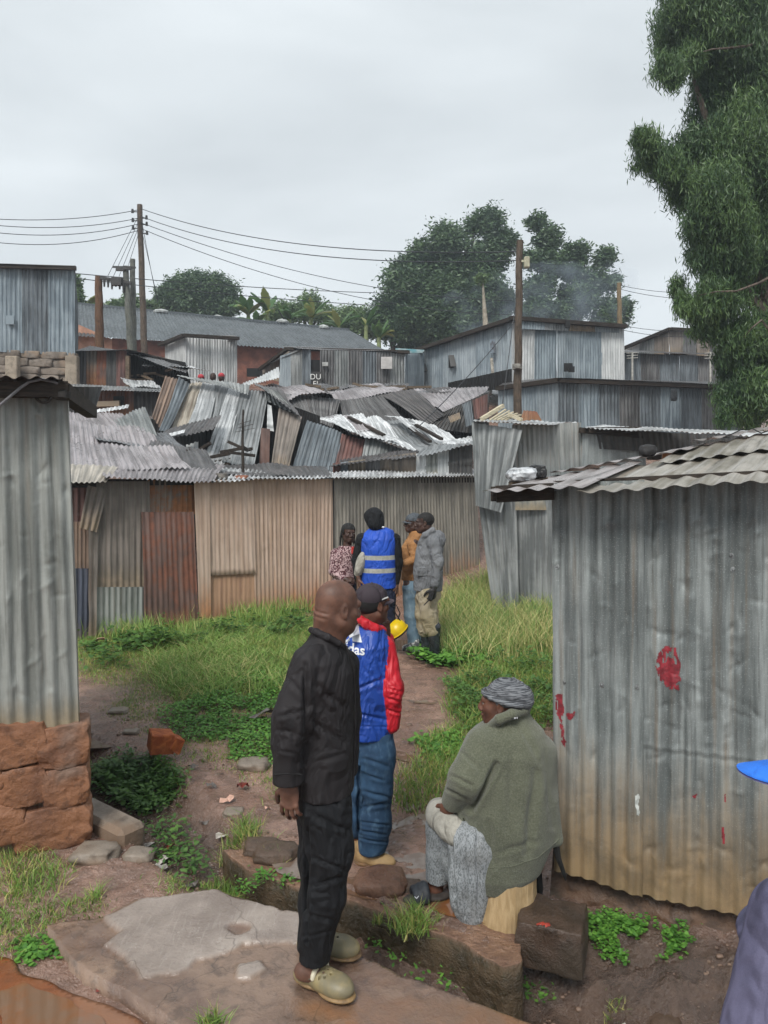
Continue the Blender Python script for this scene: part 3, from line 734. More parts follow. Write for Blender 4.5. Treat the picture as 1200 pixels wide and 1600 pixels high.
def blades(x, y, z, h, w, lean, r, store, curl=.5):
    n = len(x); a = r.uniform(0, 2*PI, n); dx, dy = np.cos(a), np.sin(a); ln = lean*r.uniform(.2, 1, n)*h; hh = h*r.uniform(.45, 1.1, n); ww = w*r.uniform(.6, 1.3, n)
    b = r.uniform(0, 2*PI, n); sx, sy = np.cos(b), np.sin(b); V = []
    for k, (t, wt) in enumerate(((0, 1), (.5, .8), (1, .12))):
        cx = x+dx*ln*t**1.8; cy = y+dy*ln*t**1.8; cz = z+hh*(t-curl*.35*t*t*lean)-.01
        V.append(np.stack([cx-sx*ww*wt, cy-sy*ww*wt, cz], 1)); V.append(np.stack([cx+sx*ww*wt, cy+sy*ww*wt, cz], 1))
    V = np.stack(V, 1).reshape(-1, 3); b0 = np.arange(n)*6
    Fc = np.concatenate([np.stack([b0, b0+1, b0+3, b0+2], 1), np.stack([b0+2, b0+3, b0+5, b0+4], 1)])
    store.append((V, Fc, np.repeat(r.uniform(0, 1, n), 6)))
def leaves(x, y, z, h, s, r, store, round_=.7):
    n = len(x); zz = z+h*r.uniform(.1, 1, n)**.7; a = r.uniform(0, 2*PI, n); tilt = r.uniform(-.2, .7, n); ss = s*r.uniform(.5, 1.3, n)
    d = np.stack([np.cos(a)*np.cos(tilt), np.sin(a)*np.cos(tilt), np.sin(tilt)*.8], 1); sd = np.stack([-np.sin(a), np.cos(a), r.uniform(-.3, .3, n)], 1)
    c = np.stack([x, y, zz], 1); V = np.stack([c-d*ss[:, None], c-d*ss[:, None]*.3+sd*(ss*round_)[:, None], c+d*ss[:, None]*.5+sd*(ss*round_*.8)[:, None], c+d*ss[:, None]*1.1, c+d*ss[:, None]*.5-sd*(ss*round_*.8)[:, None], c-d*ss[:, None]*.3-sd*(ss*round_)[:, None]], 1).reshape(-1, 3)
    b = np.arange(n)*6; Fc = np.concatenate([np.stack([b, b+1, b+2, b+3], 1), np.stack([b, b+3, b+4, b+5], 1)])
    store.append((V, Fc, np.repeat(r.uniform(0, 1, n), 6)))
def flush(name, store, mat, label=None, kind='stuff', parent=None):
    n = 0; Fs = []
    for V, Fc, _ in store: Fs.append(Fc+n); n += len(V)
    o = mesh(name, np.concatenate([s[0] for s in store]), np.concatenate(Fs), mat, parent, attr=np.concatenate([s[2] for s in store]))
    if kind: tag(o, label, None, None, kind)
    return o
# meadow left of the path
mead = [(122, 1000), (200, 985), (310, 968), (420, 950), (520, 935), (540, 960), (500, 1010), (470, 1040), (460, 1240), (400, 1225), (345, 1195), (290, 1185), (235, 1150), (165, 1112), (205, 1080), (128, 1058)]
x, y, z, px, py, r = scatter(mead, 3600, (-4.6, -.3, 5.1, 10.6), 71)
lg = np.clip(sstep(210, 330, px)*sstep(1105, 1040, py), 0, 1)*np.clip(.6+.8*n2(x, y, 1.4, 77), .2, 1.3)
gr_ = GB['grass']; blades(x, y, z, .05+.17*lg+.05*sstep(1060, 1000, py), .0035+.0015*lg, .6+.6*lg, r, gr_, .7)
x, y, z, px, py, r = scatter([(230, 1070), (260, 1010), (330, 985), (440, 970), (520, 950), (470, 1030), (450, 1060), (430, 1110), (380, 1090), (300, 1100)], 1800, (-3, -.3, 6, 10), 72)
k = n2(x, y, 1.6, 79) > -.25; x, y, z = x[k], y[k], z[k]
blades(x, y, z, .30, .0042, 1.2, r, GB['tall'], .9)
x, y, z, px, py, r = scatter([(120, 1005), (120, 985), (300, 960), (520, 925), (520, 960), (320, 1000), (140, 1025)], 900, (-5, 0, 8.2, 12.4), 73)
k = (n2(x, y, 1.1, 83) > -.1); x, y, z = x[k], y[k], z[k]
blades(x, y, z, .34, .006, .5, r, GB['tall'], .5)
# right strip
x, y, z, px, py, r = scatter([(690, 985), (700, 940), (740, 915), (800, 900), (862, 905), (870, 1035), (780, 1040), (700, 1035)], 1500, (.5, 3.2, 7.8, 13.2), 74)
k = n2(x, y, 1.3, 84) > -.45; x, y, z = x[k], y[k], z[k]
GB['dry'] = []; blades(x, y, z, .50, .0055, .75, r, GB['dry'], .8)
x, y, z, px, py, r = scatter([(720, 1050), (790, 1028), (870, 1030), (870, 1130), (840, 1140), (740, 1150), (700, 1110)], 2400, (.3, 2.4, 5.2, 9.0), 75)
blades(x, y, z, .20, .0045, .8, r, gr_, .7)
x, y, z, px, py, r = scatter([(655, 1160), (720, 1140), (740, 1200), (700, 1240), (680, 1275), (615, 1270), (620, 1235), (650, 1200)], 3800, (-.1, 1.4, 4.5, 7.2), 76)
blades(x, y, z, .13, .0035, .8, r, gr_, .7)
x, y, z, px, py, r = scatter([(0, 1345), (60, 1335), (105, 1365), (90, 1400), (20, 1415), (0, 1412)], 5200, (-2.6, -1.2, 3.4, 4.4), 77)
blades(x, y, z, .11, .003, .8, r, gr_, .7)
x, y, z, px, py, r = scatter([(-30, 1425), (60, 1408), (150, 1405), (165, 1418), (100, 1440), (70, 1470), (30, 1500), (-30, 1500)], 6500, (-2.5, -1.1, 3.2, 4.2), 78)
blades(x, y, z, .07, .003, .8, r, gr_, .7)
x, y, z, px, py, r = scatter([(135, 1180), (290, 1200), (300, 1240), (270, 1260), (140, 1215)], 1800, (-3, -1, 4.5, 6.5), 85)
blades(x, y, z, .08, .003, .8, r, gr_, .7)
for px_, py_, R_, h_, n_, zz in ((380, 1300, .14, .14, 420, -.1), (362, 1352, .12, .13, 380, -.12), (405, 1355, .12, .12, 300, -.12), (645, 1446, .10, .13, 360, -.12), (330, 1600, .05, .09, 90, 0), (275, 1392, .12, .06, 320, -.1), (150, 1402, .04, .12, 60, -.05), (330, 1345, .10, .07, 220, -.12), (520, 1410, .05, .06, 60, -.12), (590, 1440, .03, .06, 40, -.12),
                               (715, 1150, .15, .12, 260, -.1), (120, 1200, .12, .15, 200, -.1), (960, 1575, .05, .05, 70, -.35), (450, 1240, .15, .1, 200, -.1), (760, 1440, .04, .05, 50, -.12)):
    g = G(px_, py_, zz); r = np.random.default_rng(int(px_)); x = g[0]+r.normal(0, R_*.5, n_); y = g[1]+r.normal(0, R_*.5, n_)
    z = hz(x, y, False); z = np.maximum(z, -.12) if py_ > 1400 and px_ > 500 and px_ < 700 else z
    if px_ == 330 and py_ == 1600: z = z*0+.0
    blades(x, y, z, h_, .0028, .9, r, gr_, .7)
flush('grass', gr_, leafmat('grass_blades', '#98b35c', '#5d7f36', '#b3a868', .10), 'short green grass covering the meadow, verges and tufts')
flush('tall_grass', GB['tall'], leafmat('tall_grass_blades', '#aac46a', '#6c9244', '#c4b880', .06), 'long soft green grass in the middle of the meadow')
flush('seeding_grass', GB['dry'], leafmat('seeding_grass_blades', '#aebd6c', '#6c8a47', '#c8bb84', .30), 'long fine grass going to seed beside the grey shack')
# broadleaved weeds
w1, w2 = [], []
def wz(poly, dens, box, seed, h, s, store, rd=.7, thr=-9, sc=3):
    x, y, z, px, py, r = scatter(poly, dens, box, seed); k = n2(x, y, sc, seed+3) > thr
    x, y, z = x[k], y[k], z[k]; hh = h*np.clip(.7+.9*n2(x, y, 3, seed+7), .2, 1.5); leaves(x, y, z, hh, s, r, store, rd)
wz([(140, 1215), (190, 1195), (260, 1200), (290, 1225), (275, 1262), (240, 1280), (215, 1275), (150, 1240)], 9000, (-2.9, -1.1, 4.3, 6.6), 91, .16, .024, w1, .42)
wz([(225, 1280), (270, 1270), (300, 1330), (330, 1380), (300, 1392), (250, 1350), (215, 1330)], 2600, (-2, -.7, 3.8, 5.2), 92, .12, .02, w1, .5, -.05)
wz([(330, 1060), (425, 1050), (455, 1130), (440, 1205), (370, 1190), (330, 1175), (250, 1130)], 5200, (-2.6, -.7, 5.2, 8), 93, .10, .015, w2, .7, -.1)
wz([(130, 1010), (330, 990), (420, 975), (500, 950), (470, 990), (300, 1015), (150, 1050)], 1300, (-5, -.3, 7, 11), 94, .25, .035, w1, .6, -.1)
wz([(650, 1012), (720, 1000), (780, 1020), (770, 1045), (690, 1040), (650, 1030)], 3600, (.2, 1.9, 7.4, 9.3), 95, .16, .035, w2, .8)
wz([(700, 1060), (860, 1050), (870, 1140), (800, 1150), (720, 1140)], 2600, (.3, 2.3, 5.6, 8.5), 96, .24, .024, w1, .5, -.15)
wz([(650, 1155), (710, 1150), (715, 1175), (660, 1180)], 6000, (.1, 1, 5.4, 6.6), 97, .06, .022, w2, .8)
wz([(20, 1475), (90, 1470), (110, 1495), (40, 1512)], 9000, (-2.2, -1.2, 3.1, 3.8), 98, .05, .014, w2, .7)
wz([(905, 1450), (930, 1432), (980, 1440), (1040, 1452), (1085, 1465), (1060, 1490), (1000, 1512), (930, 1500)], 26000, (.7, 1.8, 2.9, 4.0), 99, .06, .0095, w2, .9, -.1, 9)
for px_, py_, n_, zz in ((385, 1388, 60, -.15), (410, 1372, 90, -.13), (445, 1380, 60, -.13), (480, 1372, 40, -.13), (820, 1545, 50, -.4), (655, 1530, 12, -.3), (700, 1520, 14, -.3), (700, 1545, 20, -.3), (880, 1490, 12, -.2), (850, 1560, 26, -.4), (675, 1480, 30, -.25), (1060, 1590, 10, -.4), (590, 1478, 20, -.28), (620, 1500, 16, -.3)):
    g = G(px_, py_, zz); r = np.random.default_rng(int(px_+py_)); x = g[0]+r.normal(0, .035, n_); y = g[1]+r.normal(0, .03, n_); leaves(x, y, np.full(n_, zz-.02), .06, .013, r, w2, .5)
flush('weeds', w1, leafmat('weed_leaves', '#64883f', '#3a5c2a', None), 'dark green leafy weeds in the drain and along the walls')
flush('clover', w2, leafmat('clover_leaves', '#74a544', '#406f2a', None), 'bright green low round-leaved weeds')
# ================= TIN MATERIALS =================
T_NEAR = tin('tin_near', '#8a9391', '#5a6362', ra=.33, rust=(.19, .12, .06), mud='#8d7450', mudh=.62, spangle=.28, rough=.45, metal=.35, grime=.5)
T_LEFT = tin('tin_left', '#8e938c', '#6a6f68', ra=.16, rust=(.22, .13, .06), mud='#8d7f66', mudh=.15, rough=.45, metal=.35, spangle=.12, grime=.4)
T_GREY = tin('tin_grey', '#8c9190', '#5f6565', ra=.12, rough=.4, metal=.45, grime=.5)
T_BLUE = tin('tin_blue', '#7f929d', '#5d707c', ra=.05, rough=.45, metal=.3, grime=.35)
T_BLUEL = tin('tin_blue_light', '#8897a0', '#6b7c86', ra=.05, rough=.5, metal=.25, grime=.2)
T_BLUED = tin('tin_blue_dark', '#64717a', '#444f57', ra=.08, rough=.5, metal=.3, grime=.6)
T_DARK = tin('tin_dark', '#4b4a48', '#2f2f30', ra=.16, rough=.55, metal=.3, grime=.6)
T_RIB = tin('tin_ribbed_dark', '#69696a', '#403f40', ra=.10, rough=.5, metal=.3, grime=.7)
T_BRIGHT = tin('tin_bright', '#c6c9ca', '#8b8f91', ra=.16, rough=.32, metal=.6, grime=.3)
T_ROOF = tin('tin_roof_pinkish', '#a0979a', '#726a6c', ra=.14, rust=(.20, .10, .07), rough=.34, metal=.45, grime=.4)
T_ROOFD = tin('tin_roof_dark', '#5c5858', '#3d3b3c', ra=.18, rough=.38, metal=.4, grime=.5)
T_RUST = tin('tin_rust', '#7d5546', '#583d33', ra=.75, rust=(.17, .07, .045), rough=.75, metal=.1, mud='#7e5b40', mudh=.3)
T_RUSTO = tin('tin_rust_orange', '#7c6a5a', '#594b40', ra=.85, rust=(.20, .085, .035), rough=.75, metal=.1)
T_RUSTR = tin('tin_rust_red', '#7a463a', '#54332c', ra=.35, rust=(.20, .06, .04), rough=.6, metal=.15)
T_BROWN = tin('tin_brown_grey', '#85776a', '#5f554a', ra=.25, rust=(.15, .08, .05), rough=.6, metal=.15, mud='#8a7a66', mudh=.3)
T_TAN = tin('tin_tan_paint', '#c2a083', '#b28c6c', ra=.12, rust=(.28, .13, .06), rough=.7, metal=0, mud='#a9703f', mudh=.55, grime=.28, spangle=0)
T_TANU = tin('tin_tan_upper', '#c2a083', '#ad8768', ra=.18, rust=(.20, .12, .06), rough=.7, metal=0, mud='#5a4a34', mudh=.07, grime=.35)
T_TANO = tin('tin_tan_orange', '#b8824e', '#a06c3e', ra=.25, rust=(.24, .12, .05), rough=.7, metal=0, mud='#8a5a35', mudh=.3, grime=.25)
T_TANR = tin('tin_tan_ribbed', '#c09c7e', '#a98565', ra=.18, rust=(.30, .14, .06), rough=.7, metal=0, mud='#a3683a', mudh=.6, grime=.4)
T_GBR = tin('tin_grey_brown_ribbed', '#8d8576', '#6b655a', ra=.2, rust=(.20, .10, .05), rough=.6, metal=.15, mud='#9b683e', mudh=.7, grime=.5)
T_NAVY = tin('tin_navy', '#465066', '#2f3648', ra=.15, rough=.6, metal=.1, mud='#5a5148', mudh=.2)
T_WHITE = tin('tin_whitish', '#b9bdbd', '#9a9fa0', ra=.03, rough=.5, metal=.2, grime=.3)
MDARK = simple('dark_parts_and_shade', '#1c1b1b', '#121112', 4, .9); MBEAM = MWD  # near-black for dark parts, and for shade painted into gaps and openings
MSCREW = simple('screw', '#a9adad', '#77797a', 30, .4, .7)

def screws(parent, pts, nrm, r=.009):
    for p in pts:
        b = MB(); p = np.array(p); n = np.array(nrm)/np.linalg.norm(nrm)
        b.tube([p-n*.004, p+n*.002], r*1.6, 10); b.tube([p+n*.002, p+n*.009], [r, r*.5], 8); b.build('screw', MSCREW, parent)

# ================= RIGHT NEAR SHACK =================
C0 = P(862, 755, 4.03); C0b = P(866, 1362, 4.0); E0 = P(1003, 752, 3.83); E0b = P(1000, 1398, 3.83); R0 = P(1262, 745, 3.50); R0b = P(1262, 1455, 3.50)
nr = np.cross(R0b-C0b, [0, 0, 1]); nr /= np.linalg.norm(nr)
if nr[1] > 0: nr = -nr
sh = thing('shack', 'near grey corrugated iron shack on the right with red paint marks and a shallow roof', 'shack', (1.3, 3.75, -.2))
def zfix(p, z): q = p.copy(); q[2] = z; return q
sheet('wall_sheet', T_NEAR, C0b, E0b+nr*.035+(R0b-E0b)*.02, E0+nr*.03+(R0b-E0b)*.02, C0, sh, pitch=.078, amp=.0095, rows=150, bend=.010, jag=.02, dents=34, seed=1, spp=8)
o = sheet('wall_sheet', T_NEAR, E0b-nr*.012+(E0b-R0b)*.02, R0b, R0, E0-nr*.012+(E0-R0)*.02, sh, pitch=.078, amp=.0095, rows=170, bend=.013, jag=.035, dents=150, seed=2, spp=8, fold=[(.36, .005, .006), (.352, -.006, .006)])
Bk = np.array([.42, .78, 0])*3.0
sheet('side_wall', T_NEAR, C0b+Bk, C0b+[.004, .01, 0], C0+[.004, .01, 0], C0+Bk, sh, rows=6, seed=3)
sheet('back_wall', T_NEAR, R0b+Bk, C0b+Bk, C0+Bk, R0+Bk, sh, rows=4, seed=4)
# timber beams under the roof edge
b = MB(); b.beam(P(775, 772, 3.98), P(868, 768, 3.9)+[0, .05, 0], .07, .09); b.beam(C0+Bk*.01+[0, .07, -.03], R0+[0, .07, .0], .07, .08); b.beam(P(775, 772, 3.98), P(775, 772, 3.98)+Bk*.6, .06, .08)
b.build('roof_beam', MWD, sh)
# roof: three overlapping runs of sheet, corrugations running up the slope
ev0, ev1 = P(752, 776, 3.84), P(1290, 750, 3.28); bk0, bk1 = P(905, 738, 5.6), P(1330, 640, 5.6)
T_RN = tin('tin_near_roof', '#a09694', '#726864', ra=.42, rust=(.15, .07, .065), rough=.34, metal=.35, grime=.4)
T_RN2 = tin('tin_near_roof_olive', '#a39c90', '#78705f', ra=.3, rust=(.2, .13, .07), rough=.38, metal=.35, grime=.4)
def rl(u, v): return (ev0*(1-u)+ev1*u)*(1-v)+(bk0*(1-u)+bk1*u)*v
sheet('roof_sheet', T_RN2, rl(.30, 0), rl(1, 0), rl(1, .55), rl(.30, .55), sh, pitch=.12, amp=.0075, rows=20, bend=.006, jag=.02, dents=8, seed=6, spp=8)
sheet('roof_sheet', T_RN, rl(0, 0)+[0, 0, .022], rl(.34, 0)+[0, 0, .022], rl(.34, .62)+[0, 0, .022], rl(0, .62)+[0, 0, .022], sh, pitch=.12, amp=.0075, rows=20, bend=.006, jag=.02, dents=6, seed=7, spp=8)
sheet('roof_sheet', T_RN2, rl(.42, .42)+[0, 0, .024], rl(1, .38)+[0, 0, .024], rl(1, .80)+[0, 0, .024], rl(.40, .78)+[0, 0, .024], sh, pitch=.12, amp=.0075, rows=14, bend=.006, jag=.02, dents=6, seed=8, spp=8)
sheet('roof_sheet', T_RN, rl(.02, .55)+[0, 0, .046], rl(.5, .6)+[0, 0, .046], rl(.5, 1), rl(.02, 1), sh, pitch=.12, amp=.0075, rows=14, bend=.006, jag=.02, dents=6, seed=9, spp=8)
sheet('roof_sheet', T_RN, rl(.46, .74)+[0, 0, .068], rl(1, .72)+[0, 0, .046], rl(1, 1)+[0, 0, .022], rl(.46, 1)+[0, 0, .022], sh, pitch=.12, amp=.0075, rows=12, bend=.006, jag=.02, seed=10, spp=8)
# red paint marks as thin ragged coats standing on the corrugations
MRED = simple('red_paint', '#96303a', '#6b2229', 30, .55)
wallbvh = None
def bvh_of(objs):
    V = []; Fc = []; n = 0
    for o in objs:
        org = Vector(o.get('org', (0, 0, 0)) if o.parent is not None else (0, 0, 0)); me = o.data
        co = np.empty(len(me.vertices)*3, np.float32); me.vertices.foreach_get('co', co); co = co.reshape(-1, 3)+np.array(org)
        V.extend(co.tolist()); Fc.extend([tuple(i+n for i in p.vertices) for p in me.polygons]); n += len(co)
    return BVHTree.FromPolygons(V, Fc)
wallbvh = bvh_of([c for c in sh.children if c.name.startswith('wall_sheet')])
def paint_on(bv, cells, name, mat, parent, dirv, lift=.003):
    """cells: list of quads in 3D near the surface, ray-projected along dirv"""
    V = []; Fc = []; d = Vector(dirv).normalized()
    for q in cells:
        h = []
        for p in q:
            r = bv.ray_cast(Vector(p)-d*.4, d, 1.2)
            if r[0] is None: break
            h.append(r[0]-d*lift)
        if len(h) == len(q): Fc.append(list(range(len(V), len(V)+len(h)))); V += h
    if Fc: return mesh(name, V, Fc, mat, parent)
def pxcells(poly, Y, step, seed, thr=-.15, sc=(60, 14)):
    poly = np.array(poly, float); lo, hi = poly.min(0), poly.max(0); out = []
    xs_ = np.arange(lo[0], hi[0], step); ys_ = np.arange(lo[1], hi[1], step)
    X, Y_ = np.meshgrid(xs_+step/2, ys_+step/2); k = inpoly(X+3*n2(X, Y_, .12, seed), Y_+3*n2(X, Y_, .12, seed+2), poly) & (fbm(np.stack([X/sc[1], Y_/sc[0], 0*X], -1)*2.2, seed, 4) > thr)
    for x, y in zip(X[k], Y_[k]): out.append([P(x-step/2, y+step/2, Y), P(x+step/2, y+step/2, Y), P(x+step/2, y-step/2, Y), P(x-step/2, y-step/2, Y)])
    return out
nd = -nr
paint_on(wallbvh, pxcells([(1040, 1008), (1052, 1010), (1060, 1040), (1056, 1075), (1042, 1075), (1030, 1060), (1022, 1040), (1028, 1020)], 3.8, 1.2, 3, -.1, (18, 5))+pxcells([(1032, 1036), (1056, 1034), (1056, 1060), (1044, 1072), (1034, 1060)], 3.8, 1.2, 4, -.6, (18, 5)), 'paint_mark', MRED, sh, (0, 1, 0))
paint_on(wallbvh, pxcells([(868, 1086), (878, 1084), (882, 1115), (876, 1130), (868, 1110)], 4, 1.2, 5, -.3, (18, 5))+pxcells([(874, 1130), (880, 1132), (883, 1168), (877, 1160)], 4, 1.2, 6, -.35, (18, 5))+pxcells([(884, 1112), (896, 1106), (894, 1114), (886, 1124)], 4, 1.2, 7, .0, (8, 5)), 'paint_mark', MRED, sh, (0, 1, 0))
paint_on(wallbvh, pxcells([(1136, 1300), (1140, 1300), (1140, 1328), (1137, 1328)], 3.6, 1, 8, -.6)+pxcells([(1140, 1250), (1143, 1247), (1143, 1262), (1140, 1261)], 3.6, 1, 9, -.6)+pxcells([(1098, 1262), (1108, 1258), (1104, 1266)], 3.6, 1, 10, -.6), 'paint_mark', MRED, sh, (0, 1, 0))
MWHP = simple('white_paint', '#c9cdc9', '#a0a4a0', 30, .6)
paint_on(wallbvh, pxcells([(988, 1236), (995, 1234), (994, 1268), (990, 1268)], 3.85, 1.2, 12, -.3), 'paint_mark', MWHP, sh, (0, 1, 0))
sp = []
for px, py in ((882, 1066), (940, 1070), (994, 1073), (870, 885), (1142, 868), (1146, 890)):
    q = P(px, py, 3.5); d = Vector((q[0], q[1], q[2]-CAMZ)).normalized(); r_ = wallbvh.ray_cast(Vector((0, 0, CAMZ)), d, 8)
    if r_[0] is not None: sp.append(np.array(r_[0]))
screws(sh, sp, nr)
# stone footing under the sheets
def footing():
    d = R0b-C0b; nu, nv = 150, 34; U, W = np.meshgrid(np.linspace(-.03, 1.02, nu), np.linspace(0, 1, nv))
    X = C0b[0]+d[0]*U; Y = C0b[1]+d[1]*U; z = .03-.42*W
    o_ = .10-.16*W+.055*fbm(np.stack([X*4, Y*4, z*6], -1), 77, 4)+.05*(1-2.4*np.abs(fbm(np.stack([X*2.2, Y*2.2, z*4], -1), 79, 3)))
    X = X-nr[0]*o_*1.0; Y = Y-nr[1]*o_*1.0
    i, j = np.meshgrid(np.arange(nu-1), np.arange(nv-1)); q = (j*nu+i).ravel()
    return np.stack([X, Y, z], -1).reshape(-1, 3), np.stack([q, q+1, q+1+nu, q+nu], 1)
V_, F_ = footing(); mesh('stone_footing', V_, F_, m_conc('footing_stone', '#5e4736', '#443328', '#38352a', .35, .7, 1.0), sh, smooth=True)
# things on that roof
o = rock(rl(.335, .60)+[.02, 0, .085], (.055, .05, .042), 5, simple('charred_stone', '#2d2b2c', '#1a191a', 20, .7), label='black stone weighing down the near roof on the right', cat='stone')
def crumple(name, c, r, seed, m):
    V, Fc = rockV((0, 0, 0), r, seed, 4, .35); V = V+.2*np.array(r)*np.abs(fbm(V*18, seed, 3))[:, None]*np.sign(V)
    return mesh(name, V+c, Fc, m, smooth=False)
q = P(823, 742, 4.6)
bg_ = thing('rolled_bag', 'white plastic bag with a black wad on a plank on the near right roof', 'bag', q+[0, 0, -.06])
o_ = crumple('bag', q+[-.03, 0, .0], (.085, .08, .045), 3, simple('white_plastic', '#c5c8cb', '#83888c', 18, .35)); o_.parent = bg_; o_.data.transform(Matrix.Translation(-Vector(bg_['org'])))
o_ = crumple('black_wad', q+[.065, 0, .02], (.05, .05, .04), 8, simple('black_plastic', '#202022', '#101011', 30, .35)); o_.parent = bg_; o_.data.transform(Matrix.Translation(-Vector(bg_['org'])))
b = MB(); b.beam(q+[-.10, 0, -.06], q+[.13, .05, -.03], .07, .03); b.build('plank', MW, bg_)
b = MB(); pts = [rl(.62, .62)+[0, 0, .07]]; rr = random.Random(3)
for k in range(9): pts.append(rl(.60+.045*k, .62+.08*math.sin(k*1.3))+np.array([0, 0, .075+.02*abs(math.sin(k*2.1))]))
b.tube(pts, .004, 5); tag(b.build('wire', MDARK), 'thin dark wire lying in curls over the near right roof', 'wire')

# ================= PATCHED GREY FENCE SHACK BEHIND =================
f2 = thing('shack', 'patched grey tin shack with a leaning loose sheet behind the near right shack', 'shack', (1.9, 11.2, 0))
psheet('wall_sheet', T_GREY, [(772, 968, 11.1), (812, 975, 11.0), (806, 755, 11.1), (742, 745, 11.1)], f2, rows=20, bend=.03, dents=14, amp=.012, seed=21, pitch=.085)
psheet('wall_sheet', T_GREY, [(806, 975, 11.15), (870, 985, 11.0), (870, 775, 11.05), (803, 775, 11.15)], f2, rows=12, bend=.008, dents=3, seed=22, pitch=.06, amp=.007)
psheet('patch_sheet', T_LEFT, [(805, 797, 11.0), (854, 797, 11.0), (852, 779, 11.0), (805, 779, 11.0)], f2, rows=4, bend=.01, seed=23, amp=.003)
psheet('upper_sheet', tin('tin_patch_runs', '#8f928e', '#6f7572', ra=.30, rust=(.22, .13, .07), rough=.5, metal=.3, mud='#59656b', mudh=.55), [(806, 786, 11.3), (910, 770, 11.3), (908, 660, 11.3), (800, 664, 11.35)], f2, rows=10, bend=.01, seed=24)
psheet('upper_sheet', tin('tin_patch_spangled', '#8d9796', '#6b7575', ra=.04, rough=.4, metal=.4, spangle=.7), [(908, 770, 11.25), (1010, 760, 11.2), (1008, 675, 11.2), (910, 675, 11.25)], f2, rows=10, bend=.004, amp=.002, seed=25)
psheet('loose_sheet', T_GREY, [(743, 790, 10.95), (783, 801, 10.9), (816, 672, 11.0), (737, 660, 11.05)], f2, rows=16, bend=.02, amp=.016, pitch=.105, seed=26, dents=8)
psheet('roof_sheet', T_BRIGHT, [(738, 658, 10.9), (858, 664, 10.9), (905, 659, 12.2), (752, 653, 12.2)], f2, rows=6, bend=.03, seed=27)
psheet('roof_sheet', T_BRIGHT, [(912, 669, 11.1), (1200, 684, 9.4), (1260, 679, 9.4), (945, 664, 11.8)], f2, rows=6, bend=.03, seed=28)
psheet('roof_underside', T_DARK, [(912, 700, 11.3), (1200, 716, 10.6), (1200, 684, 10.6), (905, 668, 11.3)], f2, rows=4, seed=29)
psheet('patch_sheet', T_RUSTO, [(1035, 720, 11.1), (1100, 715, 11.0), (1100, 683, 11.0), (1035, 685, 11.1)], f2, rows=3, amp=.002, seed=30)
b = MB(); b.box(P(1022, 700, 11.25), (.18, .25, .35), jit=.03); b.box(P(960, 672, 11.1), (.8, .12, .08), jit=.01); b.beam(P(905, 672, 11.2), P(1100, 690, 11.0), .08, .08); b.box(P(1130, 700, 11), (.5, .2, .3), jit=.02); b.build('timber', MWD, f2)
b = MB(); b.beam(P(752, 655, 11.6), P(786, 634, 12), .05, .06)
for k in range(5): b.beam(P(766+k*6, 656, 11.5), P(790+k*6, 640+k*2, 11.9), .03, .02)
b.beam(P(795, 647, 11.6), P(815, 656, 11.4), .05, .05); tag(b.build('timber_pile', m_wood('pale_sticks', '#cfc6ae', '#a69b82')), 'pile of pale sticks lying on top of the patched grey shack', 'timber')
V_, F_ = rockV(P(829, 650, 11.8), (.22, .2, .12), 77, 3, .3)
tag(psheet('loose_tin', T_RUST, [(812, 660, 11.6), (848, 660, 11.6), (838, 643, 11.7), (818, 641, 11.7)], None, rows=5, bend=.03, jag=.06, seed=31), 'curled rusty scrap of tin beside the foot of the tall wooden pole', 'tin sheet')
# inner timber to close the gap at the left
psheet('dark_backing', T_DARK, [(800, 970, 11.5), (880, 970, 11.5), (880, 690, 11.5), (790, 690, 11.5)], f2, rows=2, seed=32)

# ================= LEFT NEAR SHACK =================
lw = thing('shack', 'near grey corrugated shack on the left standing on a base of orange stones', 'shack', (-2.1, 4.3, -.1))
def LWp(px, py):
    """point on the left wall's plane"""
    a = np.array([-1.81, 4.37]); d = np.array([-.925, -.38]); r = np.array([(px-CX)/F, 1.0])
    # a + t d = Y r
    M = np.array([[r[0], -d[0]], [r[1], -d[1]]]); Y, t_ = np.linalg.solve(M, a); return P(px, py, Y)
sheet('wall_sheet', T_LEFT, LWp(-90, 1158), LWp(124, 1133), LWp(104, 606), LWp(-90, 602), lw, pitch=.078, amp=.0095, rows=150, bend=.012, jag=.010, dents=70, seed=41, spp=8)
sheet('side_wall', T_LEFT, LWp(124, 1133), LWp(124, 1133)+[-1.3, 2.6, 0], LWp(104, 606)+[-1.3, 2.6, 0], LWp(104, 606), lw, rows=8, seed=42)
# stone base: individual courses in mortar, one mesh
def stone_base():
    V = []; Fc = []; n = 0; k = 0; q = random.Random(8)
    rows = [(1133, 1200), (1200, 1262), (1262, 1328)]
    for ri, (t_, b_) in enumerate(rows):
        px = -140+ri*23
        while px < 126:
            w_ = q.uniform(75, 115); x1 = min(px+w_, 130); 
            if 130-x1 < 30: x1 = 130
            c = LWp((px+x1)/2, (t_+b_)/2); hw = (x1-px)/2/262; hh = (b_-t_)/2/262
            A_, B_ = blockV((hw*.99, .12, hh*.97), 100+k, 5, .06, .16)
            ang = math.atan2(.38, .925); Rz = np.array([[math.cos(ang), -math.sin(ang), 0], [math.sin(ang), math.cos(ang), 0], [0, 0, 1]])
            A_ = A_ @ Rz.T+c+np.array([-.02, .105, 0]); V.append(A_); Fc.append(B_+n); n += len(A_); px = x1; k += 1
    return np.concatenate(V), np.concatenate(Fc)
V_, F_ = stone_base(); mesh('stone_base', V_, F_, MSTO, lw, smooth=True)
